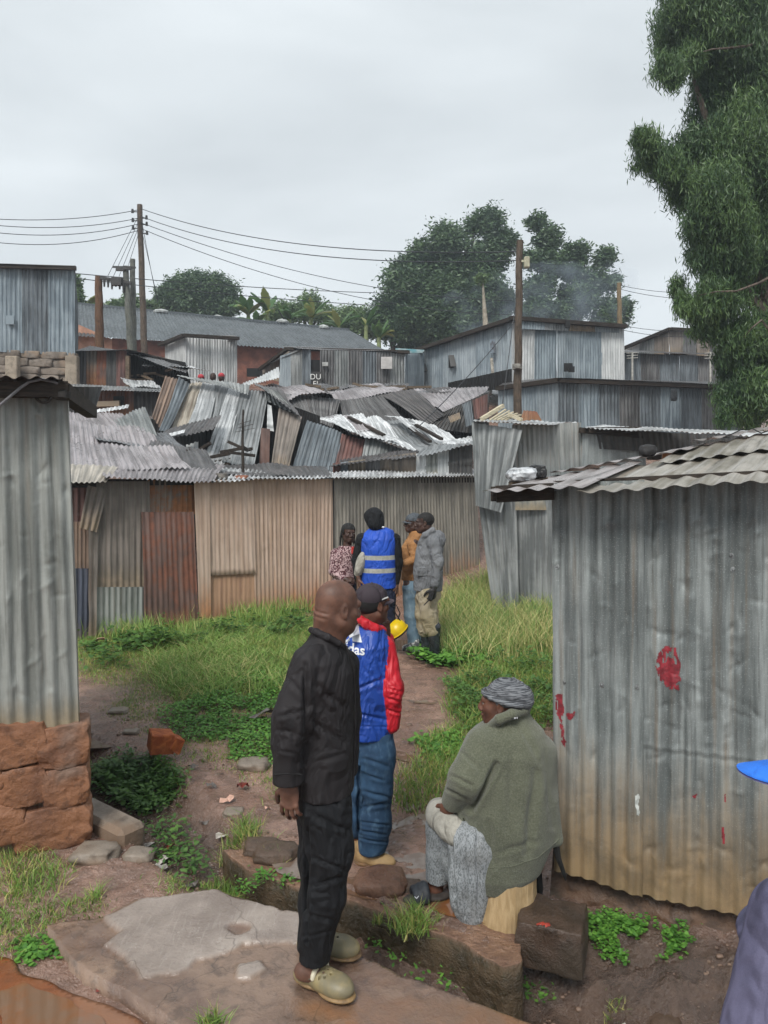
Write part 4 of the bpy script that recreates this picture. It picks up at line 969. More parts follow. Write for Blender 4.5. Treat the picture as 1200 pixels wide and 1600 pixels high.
def mortar():
    a, b_ = LWp(-140, 1133)+[0, .08, 0], LWp(127, 1133)+[-.01, .07, 0]; nu, nz_ = 90, 40
    U, W = np.meshgrid(np.linspace(0, 1, nu), np.linspace(0, 1, nz_)); z = .66-W*.95
    X = a[0]*(1-U)+b_[0]*U; Y = a[1]*(1-U)+b_[1]*U-.035+.03*n2(X*1.0, z, 9, 55); i, j = np.meshgrid(np.arange(nu-1), np.arange(nz_-1)); q = (j*nu+i).ravel()
    mesh('mortar', np.stack([X, Y, z], -1).reshape(-1, 3), np.stack([q, q+1, q+1+nu, q+nu], 1), m_conc('clay_mortar', '#7f6c56', '#655342', None, .6, .9, .9), lw, smooth=True)
mortar()
b = MB(); c = LWp(127, 1133); b.box(c+[-.05-.65, 1.3, -.42], (.05, 2.7, .9), R=Matrix.Rotation(math.atan2(1.3, 2.6), 3, 'Z')); b.build('base_side', MSTO, lw)
b = MB(); e0, e1 = LWp(-120, 610), LWp(118, 612)
b.beam(e0+[0, -.12, 0], e1+[0, -.10, 0], .1, .09); b.beam(e1+[-.02, -.14, -.01], e1+[-.5, 1.5, .0], .08, .09); b.build('roof_beam', MWD, lw)
sheet('roof_sheet', T_ROOFD, e0+[0, -.30, .04], e1+[.02, -.22, .045], e1+[-1.1, 2.4, -.06], e0+[-1.1, 2.4, -.06], lw, rows=6, seed=43)
b = MB(); q = LWp(108, 612)+[0.02, -.12, .0]
b.box(q+[-.02, 0, -.03], (.10, .07, .05), m=0, bev=.008); b.tube([q+[-.10+.045*math.cos(a_)-.0, -.03, -.035+.045*math.sin(a_)] for a_ in np.linspace(0, 2*PI, 13)], .009, 6, cap=False); b.build('wire_bracket', simple('old_iron', '#4a4744', '#2b2928', 20, .6, .5), lw)
pts = [LWp(-60, 690)+[0, -.16, 0], LWp(0, 655)+[0, -.16, 0], LWp(30, 632)+[0, -.17, 0], LWp(55, 612)+[0, -.18, 0], LWp(70, 603)+[0, -.19, 0], LWp(88, 599)+[0, -.19, 0], LWp(104, 602)+[0, -.16, 0], LWp(112, 608)+[0, -.13, 0]]
b = MB(); b.tube(pts, .0085, 8); tag(b.build('conduit_pipe', simple('conduit', '#77777a', '#5a5a5d', 12, .5), smooth=False), 'bent grey conduit pipe hung along the eave of the near left shack', 'pipe')
psheet('dark_canopy', T_DARK, [(118, 645, 5.6), (146, 645, 5.8), (158, 604, 6.0), (100, 604, 5.2)], lw, rows=4, seed=44)

# ================= BIG SQUARED STONE AND STUMP =================
def hewn(name, c, d, Rz, seed, m, lab, cat):
    V, Fc = rockV((0, 0, 0), (1, 1, 1), seed, 4, .10)
    V = V*.35+.65*np.clip(V*1.7, -1, 1); V = V*np.array(d)/2; V += .02*fbm(V*9, seed, 3)[:, None]*np.sign(V)
    R = np.array(Matrix.Rotation(Rz, 3, 'Z')); o = mesh(name, V @ R.T+np.array(c), Fc, m, smooth=True); return tag(o, lab, cat)
sc_ = G(842, 1475, -.36)
hs = hewn('stone', (.83, 3.64, -.12), (.34, .30, .23), -.35, 12, m_conc('dark_squared_stone', '#4a3b31', '#33291f', '#3c3227', .35, .7, 1.0), 'big squared brown stone with a red paint smear beside the seated woman', 'stone')
bv = bvh_of([hs]); MRD = simple('red_smear', '#a23a2c', '#7a2c22', 30, .6)
po = paint_on(bv, [[np.array([.715+dx*.012+.0*dy, 3.50+dy*.012, .0]) + np.array(v)*.006 for v in ((-1, -1, 0), (1, -1, 0), (1, 1, 0), (-1, 1, 0))] for dx in range(7) for dy in range(4) if abs(dx-3)+abs(dy-1.5)*1.4 < 3.8], 'paint_smear', MRD, hs, (0, 0, -1), .003)
# wooden stump the woman sits on
V = []; Fc = []; n = 22; base = np.array([.62, 3.78, -.17])
for k, (zz, rr) in enumerate(((0, .155), (.02, .16), (.2, .145), (.37, .14), (.385, .13))):
    for q_ in range(n):
        a_ = 2*PI*q_/n; r_ = rr*(1+.05*math.sin(3*a_+1)+.03*math.sin(7*a_)); V.append(base+[r_*math.cos(a_)+.03*k*.2, r_*.85*math.sin(a_), zz])
Fc = [[k*n+q_, k*n+(q_+1) % n, (k+1)*n+(q_+1) % n, (k+1)*n+q_] for k in range(4) for q_ in range(n)]+[[4*n+q_ for q_ in range(n)]]
tag(mesh('stump', V, Fc, MWN), 'pale wooden stump used as a seat under the woman in green', 'stump')
# ================= LONG PATCHED SHACK ACROSS THE YARD =================
def invY(px): return (110-26*(px-300)/440)/1150
def LY(px): return 1/invY(px)
def LW(px, py, dy=0): return P(px, py, LY(px)+dy)
ls = thing('shack', 'long low shack of patched tan, rusty and grey tin sheets behind the standing group', 'shack', (-.5, 11.5, 0))
def lsheet(name, mat, x0, x1, t0, t1, b0, b1, dy=0, x0b=None, x1b=None, **kw):
    x0b = x0 if x0b is None else x0b; x1b = x1 if x1b is None else x1b
    kw.setdefault('rows', 14)
    return sheet(name, mat, LW(x0b, b0, dy), LW(x1b, b1, dy), LW(x1, t1, dy), LW(x0, t0, dy), parent=ls, **kw)
def dn(px): return 992-(px-115)*.118+8     # foot of the wall
lsheet('wall_sheet', T_RUSTR, 108, 139, 762, 762, 820, 816, .03, seed=101, amp=.008)
lsheet('wall_sheet', tin('tin_brown_boarding', '#8a6a4e', '#5f4738', ra=.4, rough=.8, metal=0), 112, 143, 815, 815, 893, 890, .02, seed=102, amp=.005, pitch=.05)
lsheet('wall_sheet', T_NAVY, 116, 142, 888, 888, 1000, 998, .0, seed=103, amp=.009, bend=.02)
lsheet('wall_sheet', T_BROWN, 138, 153, 790, 790, 1000, 998, -.05, seed=104, amp=.01, bend=.06, rows=24, x1b=150, dents=6)
lsheet('loose_sheet', T_BROWN, 137, 167, 758, 766, 825, 832, -.12, x0b=126, x1b=152, seed=105, amp=.012, bend=.05, dents=6)
lsheet('wall_sheet', T_BROWN, 150, 234, 752, 752, 921, 920, 0, seed=106, dents=12, bend=.012)
lsheet('wall_sheet', T_LEFT, 148, 228, 917, 917, 998, 992, -.02, seed=107, dents=6)
lsheet('wall_sheet', T_RUSTO, 230, 306, 750, 750, 806, 804, .02, seed=108, jag=.03, bend=.02)
lsheet('door', T_RUST, 221, 303, 800, 800, 988, 975, -.05, x0b=226, x1b=311, seed=109, dents=16, bend=.014, amp=.007)
lsheet('post_sheet', T_TAN, 303, 327, 752, 752, 985, 980, -.04, x0b=312, x1b=330, seed=110, amp=.003)
lsheet('wall_sheet', T_TANU, 325, 395, 750, 750, 900, 896, -.02, x1b=400, seed=111, amp=.0045, bend=.010, dents=6)
lsheet('wall_sheet', T_TANO, 328, 402, 894, 894, 983, 975, .01, seed=112, amp=.003, bend=.01)
lsheet('wall_sheet', T_TANR, 394, 522, 748, 748, 978, 960, 0, x0b=399, x1b=520, seed=113, amp=.007, box=True, bend=.006, pitch=.07)
lsheet('wall_sheet', T_GBR, 521, 745, 746, 742, 958, 930, 0, x1b=752, seed=114, amp=.007, box=True, bend=.006, pitch=.07, rows=20)
b = MB(); b.beam(LW(521, 750, -.02), LW(522, 952, -.02), .02, .02); b.build('seam', MDARK, ls)
sheet('side_wall', T_DARK, LW(108, 1000), LW(108, 1000)+[-1, 4, 0], LW(108, 760)+[-1, 4, 0], LW(108, 760), ls, rows=2, seed=115)
# back wall keeps the daylight out
sheet('back_wall', T_DARK, LW(100, 1000, 4.2), LW(770, 930, 4.2), LW(770, 765, 4.2), LW(100, 775, 4.2), ls, rows=2, seed=116, pitch=.2)
b = MB(); b.beam(LW(106, 754, .06), LW(748, 750, .06), .08, .09); b.build('eave_beam', MWD, ls)
# roof: right flat strip, wavy edge; left layered runs
T_SHINE = tin('tin_shine_in_colour', '#d8dbdd', '#94989a', ra=.15, rough=.30, metal=.4, grime=.5)  # white sky shine of the roofs put into the base colour
MEDGE = T_BRIGHT
sheet('roof_sheet', T_SHINE, LW(330, 751, -.22)+[0, 0, .0], LW(520, 748, -.22), LW(520, 738, 1.5), LW(345, 733, 1.5), ls, rows=8, amp=.014, bend=.02, seed=120)
sheet('roof_sheet', T_SHINE, LW(518, 749, -.22), LW(742, 743, -.22), LW(742, 733, 1.2), LW(518, 738, 1.3), ls, rows=8, amp=.014, bend=.025, seed=121)
sheet('roof_sheet', T_ROOF, LW(160, 748, -.28), LW(334, 751, -.22), LW(352, 728, 1.3), LW(160, 722, 1.3), ls, rows=8, amp=.014, bend=.03, seed=122, jag=.04)
sheet('roof_sheet', tin('tin_cream', '#b7ab97', '#8f8676', ra=.2, rough=.45, metal=.2), LW(100, 748, -.30)+[0, 0, -.06], LW(166, 752, -.30)+[0, 0, -.02], LW(185, 728, .5), LW(100, 728, .5), ls, rows=6, amp=.010, bend=.02, seed=123)
def rs(name, mat, q, **kw):
    return psheet(name, mat, q, ls, **kw)
rs('roof_sheet', T_ROOF, [(98, 732, 10.3), (300, 736, 10.9), (270, 698, 11.9), (98, 692, 11.8)], rows=8, bend=.04, jag=.05, seed=124, amp=.014)
rs('roof_sheet', T_ROOF, [(98, 704, 11.6), (255, 712, 11.9), (235, 668, 13.0), (98, 660, 13.0)], rows=8, bend=.04, jag=.06, seed=125, amp=.014)
rs('roof_sheet', tin('tin_roof_wet', '#5e6266', '#4a4b4f', ra=.08, rough=.22, metal=.4), [(150, 690, 12.1), (300, 706, 12.2), (262, 675, 13.2), (140, 668, 13.2)], rows=8, bend=.05, seed=126, amp=.006)
rs('roof_sheet', T_ROOFD, [(225, 715, 11.4), (345, 742, 11.2), (320, 700, 12.2), (235, 690, 12.4)], rows=8, bend=.07, jag=.08, seed=127, amp=.012, tear=.25)
rs('roof_sheet', T_ROOF, [(98, 672, 13.0), (236, 684, 12.9), (190, 646, 14.0), (98, 644, 14.0)], rows=8, bend=.05, jag=.04, seed=128, amp=.015)
rs('roof_sheet', T_GREY, [(180, 668, 12.9), (246, 682, 12.7), (226, 634, 13.6), (170, 652, 13.8)], rows=10, bend=.08, seed=129, amp=.015)
rs('roof_edge', T_SHINE, [(142, 644, 14.0), (200, 637, 14.0), (202, 631, 14.1), (142, 640, 14.1)], rows=2, bend=.03, seed=130)
rs('roof_sheet', T_ROOFD, [(240, 745, 10.9), (520, 742, 12.0), (500, 728, 13.3), (230, 722, 12.8)], rows=6, bend=.05, seed=131, jag=.05)
# stones, bricks and scraps lying on that roof
STR = simple('roof_stone', '#6b6660', '#48443f', 12, .8); BRK = simple('brick_red', '#8a5a43', '#6d4433', 12, .8)
for k, (px, py, Y, r_, m, lb) in enumerate(((296, 735, 11.6, .11, STR, 'grey stone on the long shack roof below the dark gap'), (343, 745, 11.0, .10, STR, 'dark block on the roof edge above the tan sheets'), (377, 748, 11.2, .09, BRK, 'orange brick on the roof edge under the antenna stick'),
                                           (160, 680, 12.6, .08, STR, 'small dark stone on the pinkish roof at far left'), (270, 726, 11.7, .09, BRK, 'brown brick on the long roof left of the grey stone'))):
    rock(P(px, py, Y), (r_*1.2, r_, r_*.6), 300+k, m, name='stone' if m is STR else 'brick', label=lb, cat='stone' if m is STR else 'brick')
b = MB(); q = P(380, 745, 11.9); b.tube([q, P(379, 690, 11.9), P(380, 640, 11.9)], [.028, .022, .014], 7)
for k, z_ in enumerate((660, 666, 672)): b.tube([P(372-k*2, z_+3, 11.8), P(392+k*3, z_-3, 12)], .004, 4)
tag(b.build('antenna_pole', MWD), 'thin dark antenna stick standing on the long roof before the tilted sheets', 'antenna')

# ================= COLLAPSED SHACKS =================
T_BWH = tin('tin_brown_whitewashed', '#8b6b50', '#5d4636', ra=.35, rough=.6, metal=.15)
T_G2 = tin('tin_grey_mid', '#8f9496', '#64696b', ra=.16, rough=.36, metal=.5)
ca = thing('collapsed_shack', 'collapsed shack of steeply tilted bright and brown tin sheets behind the long roof', 'shack', (-4, 14.5, .8))
def cs(name, mat, q, Y, seed, parent=None, **kw):
    """q lists px,py upper-left, upper-right, lower-right, lower-left; Y for upper and lower edges"""
    yt, yb = Y; (a, b_, c, d) = q
    kw.setdefault('rows', 12); kw.setdefault('bend', .05); kw.setdefault('amp', .013); r_ = random.Random(seed); kw.setdefault('fold', [(r_.uniform(.2, .8), r_.uniform(-.06, .06), r_.uniform(.03, .10)), (r_.uniform(.1, .9), r_.uniform(-.04, .04), .04)]); kw['rows'] = max(kw['rows'], 14) if kw['rows'] > 3 else kw['rows']; kw.setdefault('dents', 5)
    return sheet(name, mat, P(*d, yb), P(*c, yb), P(*b_, yt), P(*a, yt), parent=parent, seed=seed, **kw)
cs('wall_sheet', T_BWH, [(259, 586), (281, 590), (252, 674), (237, 652)], (15.3, 14.2), 141, ca, bend=.06)
cs('wall_sheet', T_BLUED, [(279, 594), (297, 602), (262, 676), (248, 675)], (15.2, 14.1), 142, ca, bend=.08)
cs('wall_sheet', tin('tin_cream_dirty', '#a39782', '#6f6553', ra=.3, rough=.55, metal=.15), [(293, 598), (322, 595), (296, 674), (266, 676)], (15.4, 14.4), 143, ca, bend=.06, dents=6)
cs('wall_sheet', T_BRIGHT, [(316, 596), (340, 597), (326, 668), (292, 672)], (15.3, 14.3), 144, ca, bend=.05, dents=5)
cs('wall_sheet', T_G2, [(337, 597), (361, 607), (346, 668), (322, 668)], (15.35, 14.4), 145, ca)
cs('wall_sheet', T_BRIGHT, [(357, 607), (379, 612), (350, 728), (318, 719)], (15.3, 13.6), 146, ca, bend=.03, rows=16)
cs('wall_sheet', T_G2, [(376, 610), (420, 612), (396, 735), (346, 720)], (15.3, 13.65), 147, ca, bend=.02, rows=16)
cs('ridge_sheet', T_GREY, [(276, 586), (390, 600), (388, 615), (300, 592)], (15.2, 15.0), 148, ca, rows=4)
cs('fallen_sheet', T_ROOFD, [(262, 672), (348, 650), (332, 668), (240, 690)], (14.2, 13.4), 149, ca, bend=.03, rows=6)
cs('fallen_sheet', T_SHINE, [(238, 684), (290, 671), (288, 676), (238, 691)], (13.45, 13.35), 150, ca, bend=.01, rows=2, amp=.004)
cs('dark_backing', MDARK, [(230, 655), (420, 640), (420, 750), (230, 745)], (15.6, 15.6), 151, ca, rows=2)  # near-black sheet painting the shade beneath the tilted sheets
cs('fallen_sheet', T_WHITE, [(290, 694), (310, 690), (308, 702), (292, 708)], (14.6, 14.0), 152, ca, rows=3)
cs('curled_sheet', T_ROOFD, [(270, 700), (300, 712), (285, 724), (250, 712)], (13.4, 12.9), 153, ca, rows=5, bend=.08)
b = MB(); rr = random.Random(9)
for k in range(14):
    x_, y_ = rr.uniform(270, 400), rr.uniform(700, 738); Yk = rr.uniform(12.2, 14.4); p = P(x_, y_, Yk); b.beam(p, p+np.array([rr.uniform(-.5, .5), rr.uniform(-.3, .3), rr.uniform(-.1, .2)]), .06, .05)
b.build('broken_timber', MWD, ca)
cb = thing('collapsed_shack', 'leaning shack with a doorway gap and a rust red sheet under a slipping bright roof', 'shack', (-1, 14, .6))
cs('door_board', tin('tin_board_red', '#6a4638', '#4b3028', ra=.4, rough=.8, metal=0), [(408, 668), (422, 670), (420, 740), (404, 738)], (14.4, 14.0), 161, cb, amp=.002)
cs('loose_flap', T_WHITE, [(418, 632), (424, 634), (428, 674), (417, 672)], (14.6, 14.5), 162, cb, amp=.002, bend=.01)
cs('dark_backing', MDARK, [(405, 615), (500, 650), (500, 750), (395, 750)], (15.3, 15.3), 163, cb, rows=2)  # dark sheet standing in for the shade in the doorway gap
cs('gable_sheet', T_GREY, [(413, 606), (432, 612), (470, 652), (414, 626)], (14.9, 14.7), 164, cb, rows=4)
cs('wall_sheet', T_BROWN, [(436, 636), (472, 650), (450, 737), (423, 733)], (14.7, 13.8), 165, cb)
cs('wall_sheet', T_BLUED, [(480, 656), (536, 678), (521, 746), (452, 742)], (14.8, 13.9), 166, cb, rows=14)
cs('wall_sheet', T_RUSTR, [(534, 677), (573, 687), (562, 746), (519, 746)], (14.7, 13.9), 167, cb)
cs('wall_sheet', T_GREY, [(571, 686), (646, 706), (640, 740), (560, 740)], (14.6, 14.0), 168, cb)
RB = [((398, 607), (446, 628), (480, 655), (405, 622), T_ROOFD), ]
cs('roof_sheet', T_ROOFD, [(396, 596), (440, 608), (472, 650), (414, 612)], (15.6, 14.5), 169, cb, bend=.04)
cs('roof_sheet', T_SHINE, [(522, 648), (566, 652), (612, 694), (552, 678)], (16.6, 14.3), 170, cb, bend=.10, jag=.12)
cs('roof_sheet', T_SHINE, [(492, 652), (532, 645), (560, 678), (540, 674)], (16.3, 14.4), 171, cb, bend=.05, jag=.04)
cs('roof_sheet', T_SHINE, [(560, 652), (592, 652), (655, 708), (602, 696)], (16.6, 14.2), 172, cb, bend=.09, jag=.12)
cs('roof_sheet', T_G2, [(588, 655), (640, 655), (700, 700), (648, 708)], (16.9, 14.2), 173, cb, bend=.07, jag=.09)
cs('roof_sheet', T_SHINE, [(628, 655), (664, 660), (736, 692), (696, 700)], (17, 14.3), 174, cb, bend=.09, jag=.10)
cs('loose_sheet', T_SHINE, [(532, 645), (560, 650), (625, 692), (610, 686)], (16.2, 14.5), 175, cb, bend=.05, amp=.006)
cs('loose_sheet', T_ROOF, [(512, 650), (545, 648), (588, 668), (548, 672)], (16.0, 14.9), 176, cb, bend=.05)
cs('loose_sheet', T_SHINE, [(600, 652), (625, 650), (660, 676), (650, 678)], (16.5, 15.2), 177, cb, bend=.08)
cs('loose_sheet', T_SHINE, [(548, 676), (580, 672), (625, 684), (600, 690)], (15.2, 14.3), 178, cb, bend=.05, amp=.006)
b = MB()
for (a_, b2) in (((640, 668), (672, 690)), ((650, 664), (690, 686)), ((545, 652), (600, 680))): b.beam(P(*a_, 15.6), P(*b2, 14.6), .08, .05)
b.build('roof_batten', MWD, cb)
lt = thing('lean_to', 'low lean-to of brown, grey and pale planks under the bright slipping roof', 'lean-to', (.6, 13.6, .6))
LTq = [(520, 532, T_RUSTR), (532, 545, T_BLUEL), (544, 571, tin('tin_plank_tan', '#9b8a6e', '#72654f', ra=.25, rough=.7, metal=0)), (571, 594, T_RIB), (594, 612, T_BROWN), (612, 650, T_BROWN), (650, 666, T_WHITE), (664, 684, T_LEFT), (684, 701, T_WHITE), (700, 738, T_DARK)]
for k, (x0, x1, m) in enumerate(LTq):
    y0 = 724-(x0-514)*.135 if x0 < 650 else 708-(x0-650)*.16; y1 = 724-(x1-514)*.135 if x1 <= 650 else 708-(x1-650)*.16
    cs('wall_sheet', m, [(x0, y0+1), (x1, y1+1), (x1, 750), (x0, 750)], (13.7+.02*(k % 2), 13.7+.02*(k % 2)), 180+k, lt, rows=5, bend=.012, amp=.008)
cs('roof_sheet', T_ROOFD, [(540, 716), (655, 700), (648, 709), (513, 726)], (14.3, 13.45), 195, lt, rows=4)
cs('roof_sheet', T_G2, [(668, 697), (740, 686), (740, 694), (648, 709)], (14.3, 13.45), 196, lt, rows=4)
o = cs('tin_sheet', T_ROOF, [(436, 729), (446, 728), (458, 744), (415, 744)], (13.4, 12.6), 197, None, rows=5, bend=.05); tag(o, 'small scrap of corrugated tin lying between the leaning shack and the long roof', 'tin sheet')
# upper slipped roof row
cc = thing('collapsed_shack', 'upper slumped shack with a wavy pinkish roof below the hill sheds', 'shack', (.8, 18, 1.8))
cs('roof_sheet', T_ROOF, [(410, 602), (468, 600), (524, 619), (446, 629)], (19, 17.2), 201, cc, bend=.10, jag=.12)
cs('roof_sheet', T_ROOF, [(505, 607), (590, 602), (634, 608), (526, 628)], (19.4, 17.6), 202, cc, bend=.09, jag=.06, rows=14)
cs('roof_sheet', T_ROOFD, [(480, 603), (640, 600), (632, 610), (500, 612)], (20, 18.8), 203, cc, bend=.08, jag=.1, tear=.12)
cs('wall_sheet', T_RIB, [(440, 612), (532, 626), (520, 668), (470, 650)], (17.4, 17.0), 204, cc, rows=6)
cs('wall_sheet', T_RIB, [(530, 626), (596, 616), (640, 664), (540, 668)], (17.5, 16.9), 205, cc, rows=8, bend=.05)
cs('wall_sheet', T_ROOFD, [(594, 616), (646, 607), (694, 648), (668, 664)], (17.6, 16.9), 206, cc, rows=8, bend=.05)
cs('roof_sheet', T_ROOF, [(646, 609), (764, 604), (762, 612), (692, 644)], (19.6, 17.0), 207, cc, rows=12, bend=.06, jag=.04)
cs('roof_sheet', T_ROOFD, [(660, 606), (700, 604), (720, 618), (705, 622)], (19.2, 18.4), 208, cc, rows=4, bend=.08)
cs('side_wall', T_DARK, [(690, 644), (764, 612), (764, 680), (660, 668)], (17.0, 16.9), 209, cc, rows=4)
cs('wall_patch', T_BLUED, [(722, 632), (736, 626), (740, 664), (728, 668)], (16.8, 16.7), 210, cc, rows=3)
cs('wall_patch', T_RUSTR, [(738, 626), (762, 616), (762, 650), (742, 655)], (16.8, 16.7), 211, cc, rows=3)
cs('wall_patch', T_BROWN, [(700, 652), (718, 645), (720, 655), (704, 662)], (16.75, 16.7), 212, cc, rows=3)
cs('dark_backing', MDARK, [(440, 606), (740, 606), (740, 690), (440, 690)], (19.9, 19.9), 213, cc, rows=2)  # shade behind the slumped roof, put in as a near-black sheet
b = MB()
for k in range(16):
    x_ = rr.uniform(500, 640); p = P(x_, 606+rr.uniform(-2, 6), 19); b.beam(p, p+np.array([rr.uniform(-.7, .7), rr.uniform(-.3, .3), rr.uniform(-.1, .15)]), .08, .06)
b.build('broken_timber', MW, cc)
o = cs('tin_sheet', T_WHITE, [(380, 600), (436, 574), (436, 590), (384, 604)], (20, 18.5), 214, None, rows=5, bend=.04); tag(o, 'pale bent tin sheet lying left of the shed with the dark doorway', 'tin sheet')
o = cs('tin_sheet', T_BRIGHT, [(700, 690), (736, 678), (740, 692), (720, 698)], (15.8, 14.8), 215, None, rows=5, bend=.06); tag(o, 'bright torn tin sheet beside the patched grey shack', 'tin sheet')
# ================= HILLSIDE SHEDS =================
def wallq(name, m, parent, x0, x1, t0, t1, b0, b1, Y0, Y1, seed, **kw):
    kw.setdefault('rows', 6); kw.setdefault('bend', .02); kw.setdefault('amp', .02); kw.setdefault('pitch', .10)
    return sheet(name, m, P(x0, b0, Y0), P(x1, b1, Y1), P(x1, t1, Y1), P(x0, t0, Y0), parent=parent, seed=seed, **kw)
def panels(n, mats, parent, x0, x1, t0, t1, b0, b1, Y0, Y1, seed, name='wall_sheet', **kw):
    for k in range(n):
        a, b_ = k/n, (k+1)/n; L = lambda p, q, u: p+(q-p)*u
        # linear in 1/Y keeps the wall plane straight
        iy = lambda u: 1/(1/Y0+(1/Y1-1/Y0)*u)
        wallq(name, mats[k % len(mats)], parent, L(x0, x1, a), L(x0, x1, b_)+.4, L(t0, t1, a), L(t0, t1, b_), L(b0, b1, a), L(b0, b1, b_), iy(a)+.012*(k % 2), iy(b_)+.012*(k % 2), seed+k, **kw)
# upper blue shed
us = thing('shed', 'tall blue-grey tin shed with a long sloping side wall below the big tree', 'shed', (3, 24, 4))
panels(6, [T_BLUEL, T_BLUE, T_BLUEL], us, 640, 796, 549, 502, 610, 594, 27, 23, 301)
panels(5, [T_WHITE, T_BLUE, T_BLUEL, T_BLUE], us, 800, 975, 500, 513, 597, 600, 22.8, 24.3, 311)
wallq('corner_sheet', T_BLUEL, us, 792, 801, 502, 500, 596, 596, 22.95, 22.8, 318)
panels(4, [T_BLUE, T_G2, T_BROWN, T_BLUEL], us, 812, 968, 498, 511, 514, 520, 22.72, 24.2, 320, name='top_patch')
wallq('lower_dark', MDARK, us, 700, 800, 598, 576, 618, 606, 22.6, 22.2, 325)
b = MB(); b.beam(P(636, 552, 26.8), P(798, 499, 22.7), .16, .12); b.beam(P(797, 497, 22.6), P(978, 510, 24.1), .16, .12); b.build('eave_board', MWD, us)
sheet('roof_sheet', T_ROOFD, P(797, 500, 22.6), P(978, 513, 24.2), P(960, 507, 29), P(760, 505, 29), us, rows=4, seed=327)
sheet('roof_sheet', T_ROOFD, P(640, 551, 26.9), P(797, 501, 22.7), P(790, 503, 28), P(690, 540, 30), us, rows=4, seed=328)
def shutter(px, py, Y, w_, h_, parent, out=.25):
    b = MB(); c = P(px, py, Y); V = [c+[-w_/2, 0, h_/2], c+[w_/2, 0, h_/2], c+[w_/2+.05, -out, -h_/2], c+[-w_/2+.05, -out, -h_/2]]
    V += [v+np.array([0, -.03, .01]) for v in V]
    b.add(V, [[0, 1, 2, 3], [7, 6, 5, 4], [0, 4, 5, 1], [3, 2, 6, 7], [0, 3, 7, 4], [1, 5, 6, 2]]); b.build('shutter', T_DARK, parent)
    b = MB(); b.box(c+[0, .02, 0], (w_, .06, h_)); b.build('window_opening', MDARK, parent)
shutter(705, 565, 25.1, .18, .42, us); shutter(660, 575, 26.2, .22, .3, us)
b = MB(); b.box(P(770, 541, 23.3), (.16, .05, .42)); b.build('wall_patch', simple('poster_patch', '#7f8d99', '#4c4b50', 6, .6), us)
b = MB(); b.box(P(888, 574, 23.2), (.26, .07, .26)); b.box(P(893, 577, 23.15), (.18, .07, .18)); b.box(P(887, 507, 23.1), (.14, .1, .22)); b.build('rag_patch', MDARK, us)
b = MB(); b.tube([P(766, 616, 22.6), P(770, 585, 22.8), P(768, 560, 23)], .05, 6); tag(b.build('pale_pole', simple('pale_bark', '#a39e93', '#77726a', 10, .8)), 'short pale crooked stick leaning on the sloping shed wall', 'pole')
# lower long shed
lo_ = thing('shed', 'long dark ribbed tin shed below the tall blue-grey shed on the right', 'shed', (6, 20, 2.5))
panels(3, [T_BLUEL, T_BLUE], lo_, 778, 872, 603, 592, 670, 672, 21.2, 19.8, 331)
panels(9, [T_BLUED, T_BLUE, T_BLUED, T_RIB], lo_, 872, 1160, 592, 603, 668, 690, 19.8, 21.0, 335)
sheet('roof_sheet', T_ROOFD, P(776, 605, 21.1), P(873, 591, 19.6), P(880, 590, 22.5), P(790, 596, 22.8), lo_, rows=3, seed=345)
sheet('roof_sheet', T_ROOFD, P(873, 590, 19.55), P(1165, 602, 20.8), P(1120, 597, 23.5), P(880, 592, 22.6), lo_, rows=3, seed=346)
b = MB(); b.beam(P(776, 607, 21.1), P(873, 594, 19.65), .12, .12); b.beam(P(873, 594, 19.65), P(1165, 606, 20.9), .12, .12); b.build('eave_board', MWD, lo_)
rock(P(1053, 617, 19.9), (.09, .05, .16), 8, simple('hanging_rag', '#4c4f52', '#2d2f31', 20, .9), name='hanging_rag', label='dark rag hanging under the eave of the long ribbed shed', cat='rag')
# right far sheds
rf = thing('shed', 'weathered brown-grey shed with a pitched end at the far right below the tall tree', 'shed', (11, 30, 6))
panels(3, [T_WHITE, T_GREY, T_BROWN], rf, 975, 1046, 543, 516, 560, 560, 32, 28, 351)
panels(4, [T_BROWN, T_RIB], rf, 1046, 1130, 515, 519, 556, 560, 28, 30, 355)
b = MB(); b.beam(P(970, 546, 32), P(1047, 514, 27.9), .14, .12); b.beam(P(1047, 514, 27.9), P(1132, 518, 29.9), .14, .12); b.build('eave_board', MWD, rf)
sheet('roof_sheet', T_ROOFD, P(975, 543, 32), P(1130, 518, 29.9), P(1120, 517, 34), P(985, 537, 36), rf, rows=2, seed=361)
rm = thing('shed', 'dark tin shed between the tall blue-grey shed and the tall tree', 'shed', (10, 25, 5))
panels(6, [T_BLUED, T_RIB, T_BLUED], rm, 972, 1150, 551, 558, 600, 604, 25, 26.5, 365)
sheet('roof_sheet', T_ROOFD, P(970, 549, 24.7), P(1155, 556, 26.2), P(1140, 553, 29), P(980, 547, 28), rm, rows=2, seed=372)
for px, Y, lb in ((988, 24.6, 'small television aerial on a pale stick left of the dark shed wall'), (1110, 25.5, 'small television aerial on a stick at the edge of the tall tree')):
    b = MB(); b.tube([P(px, 596, Y), P(px, 550, Y)], .035, 6)
    for k in range(3): b.tube([P(px-9, 552+4*k, Y), P(px+9, 551+4*k, Y)], .014, 4)
    tag(b.build('antenna', simple('pale_aerial', '#b5b4ae', '#8d8c86', 10, .6)), lb, 'antenna', 'roof aerials')
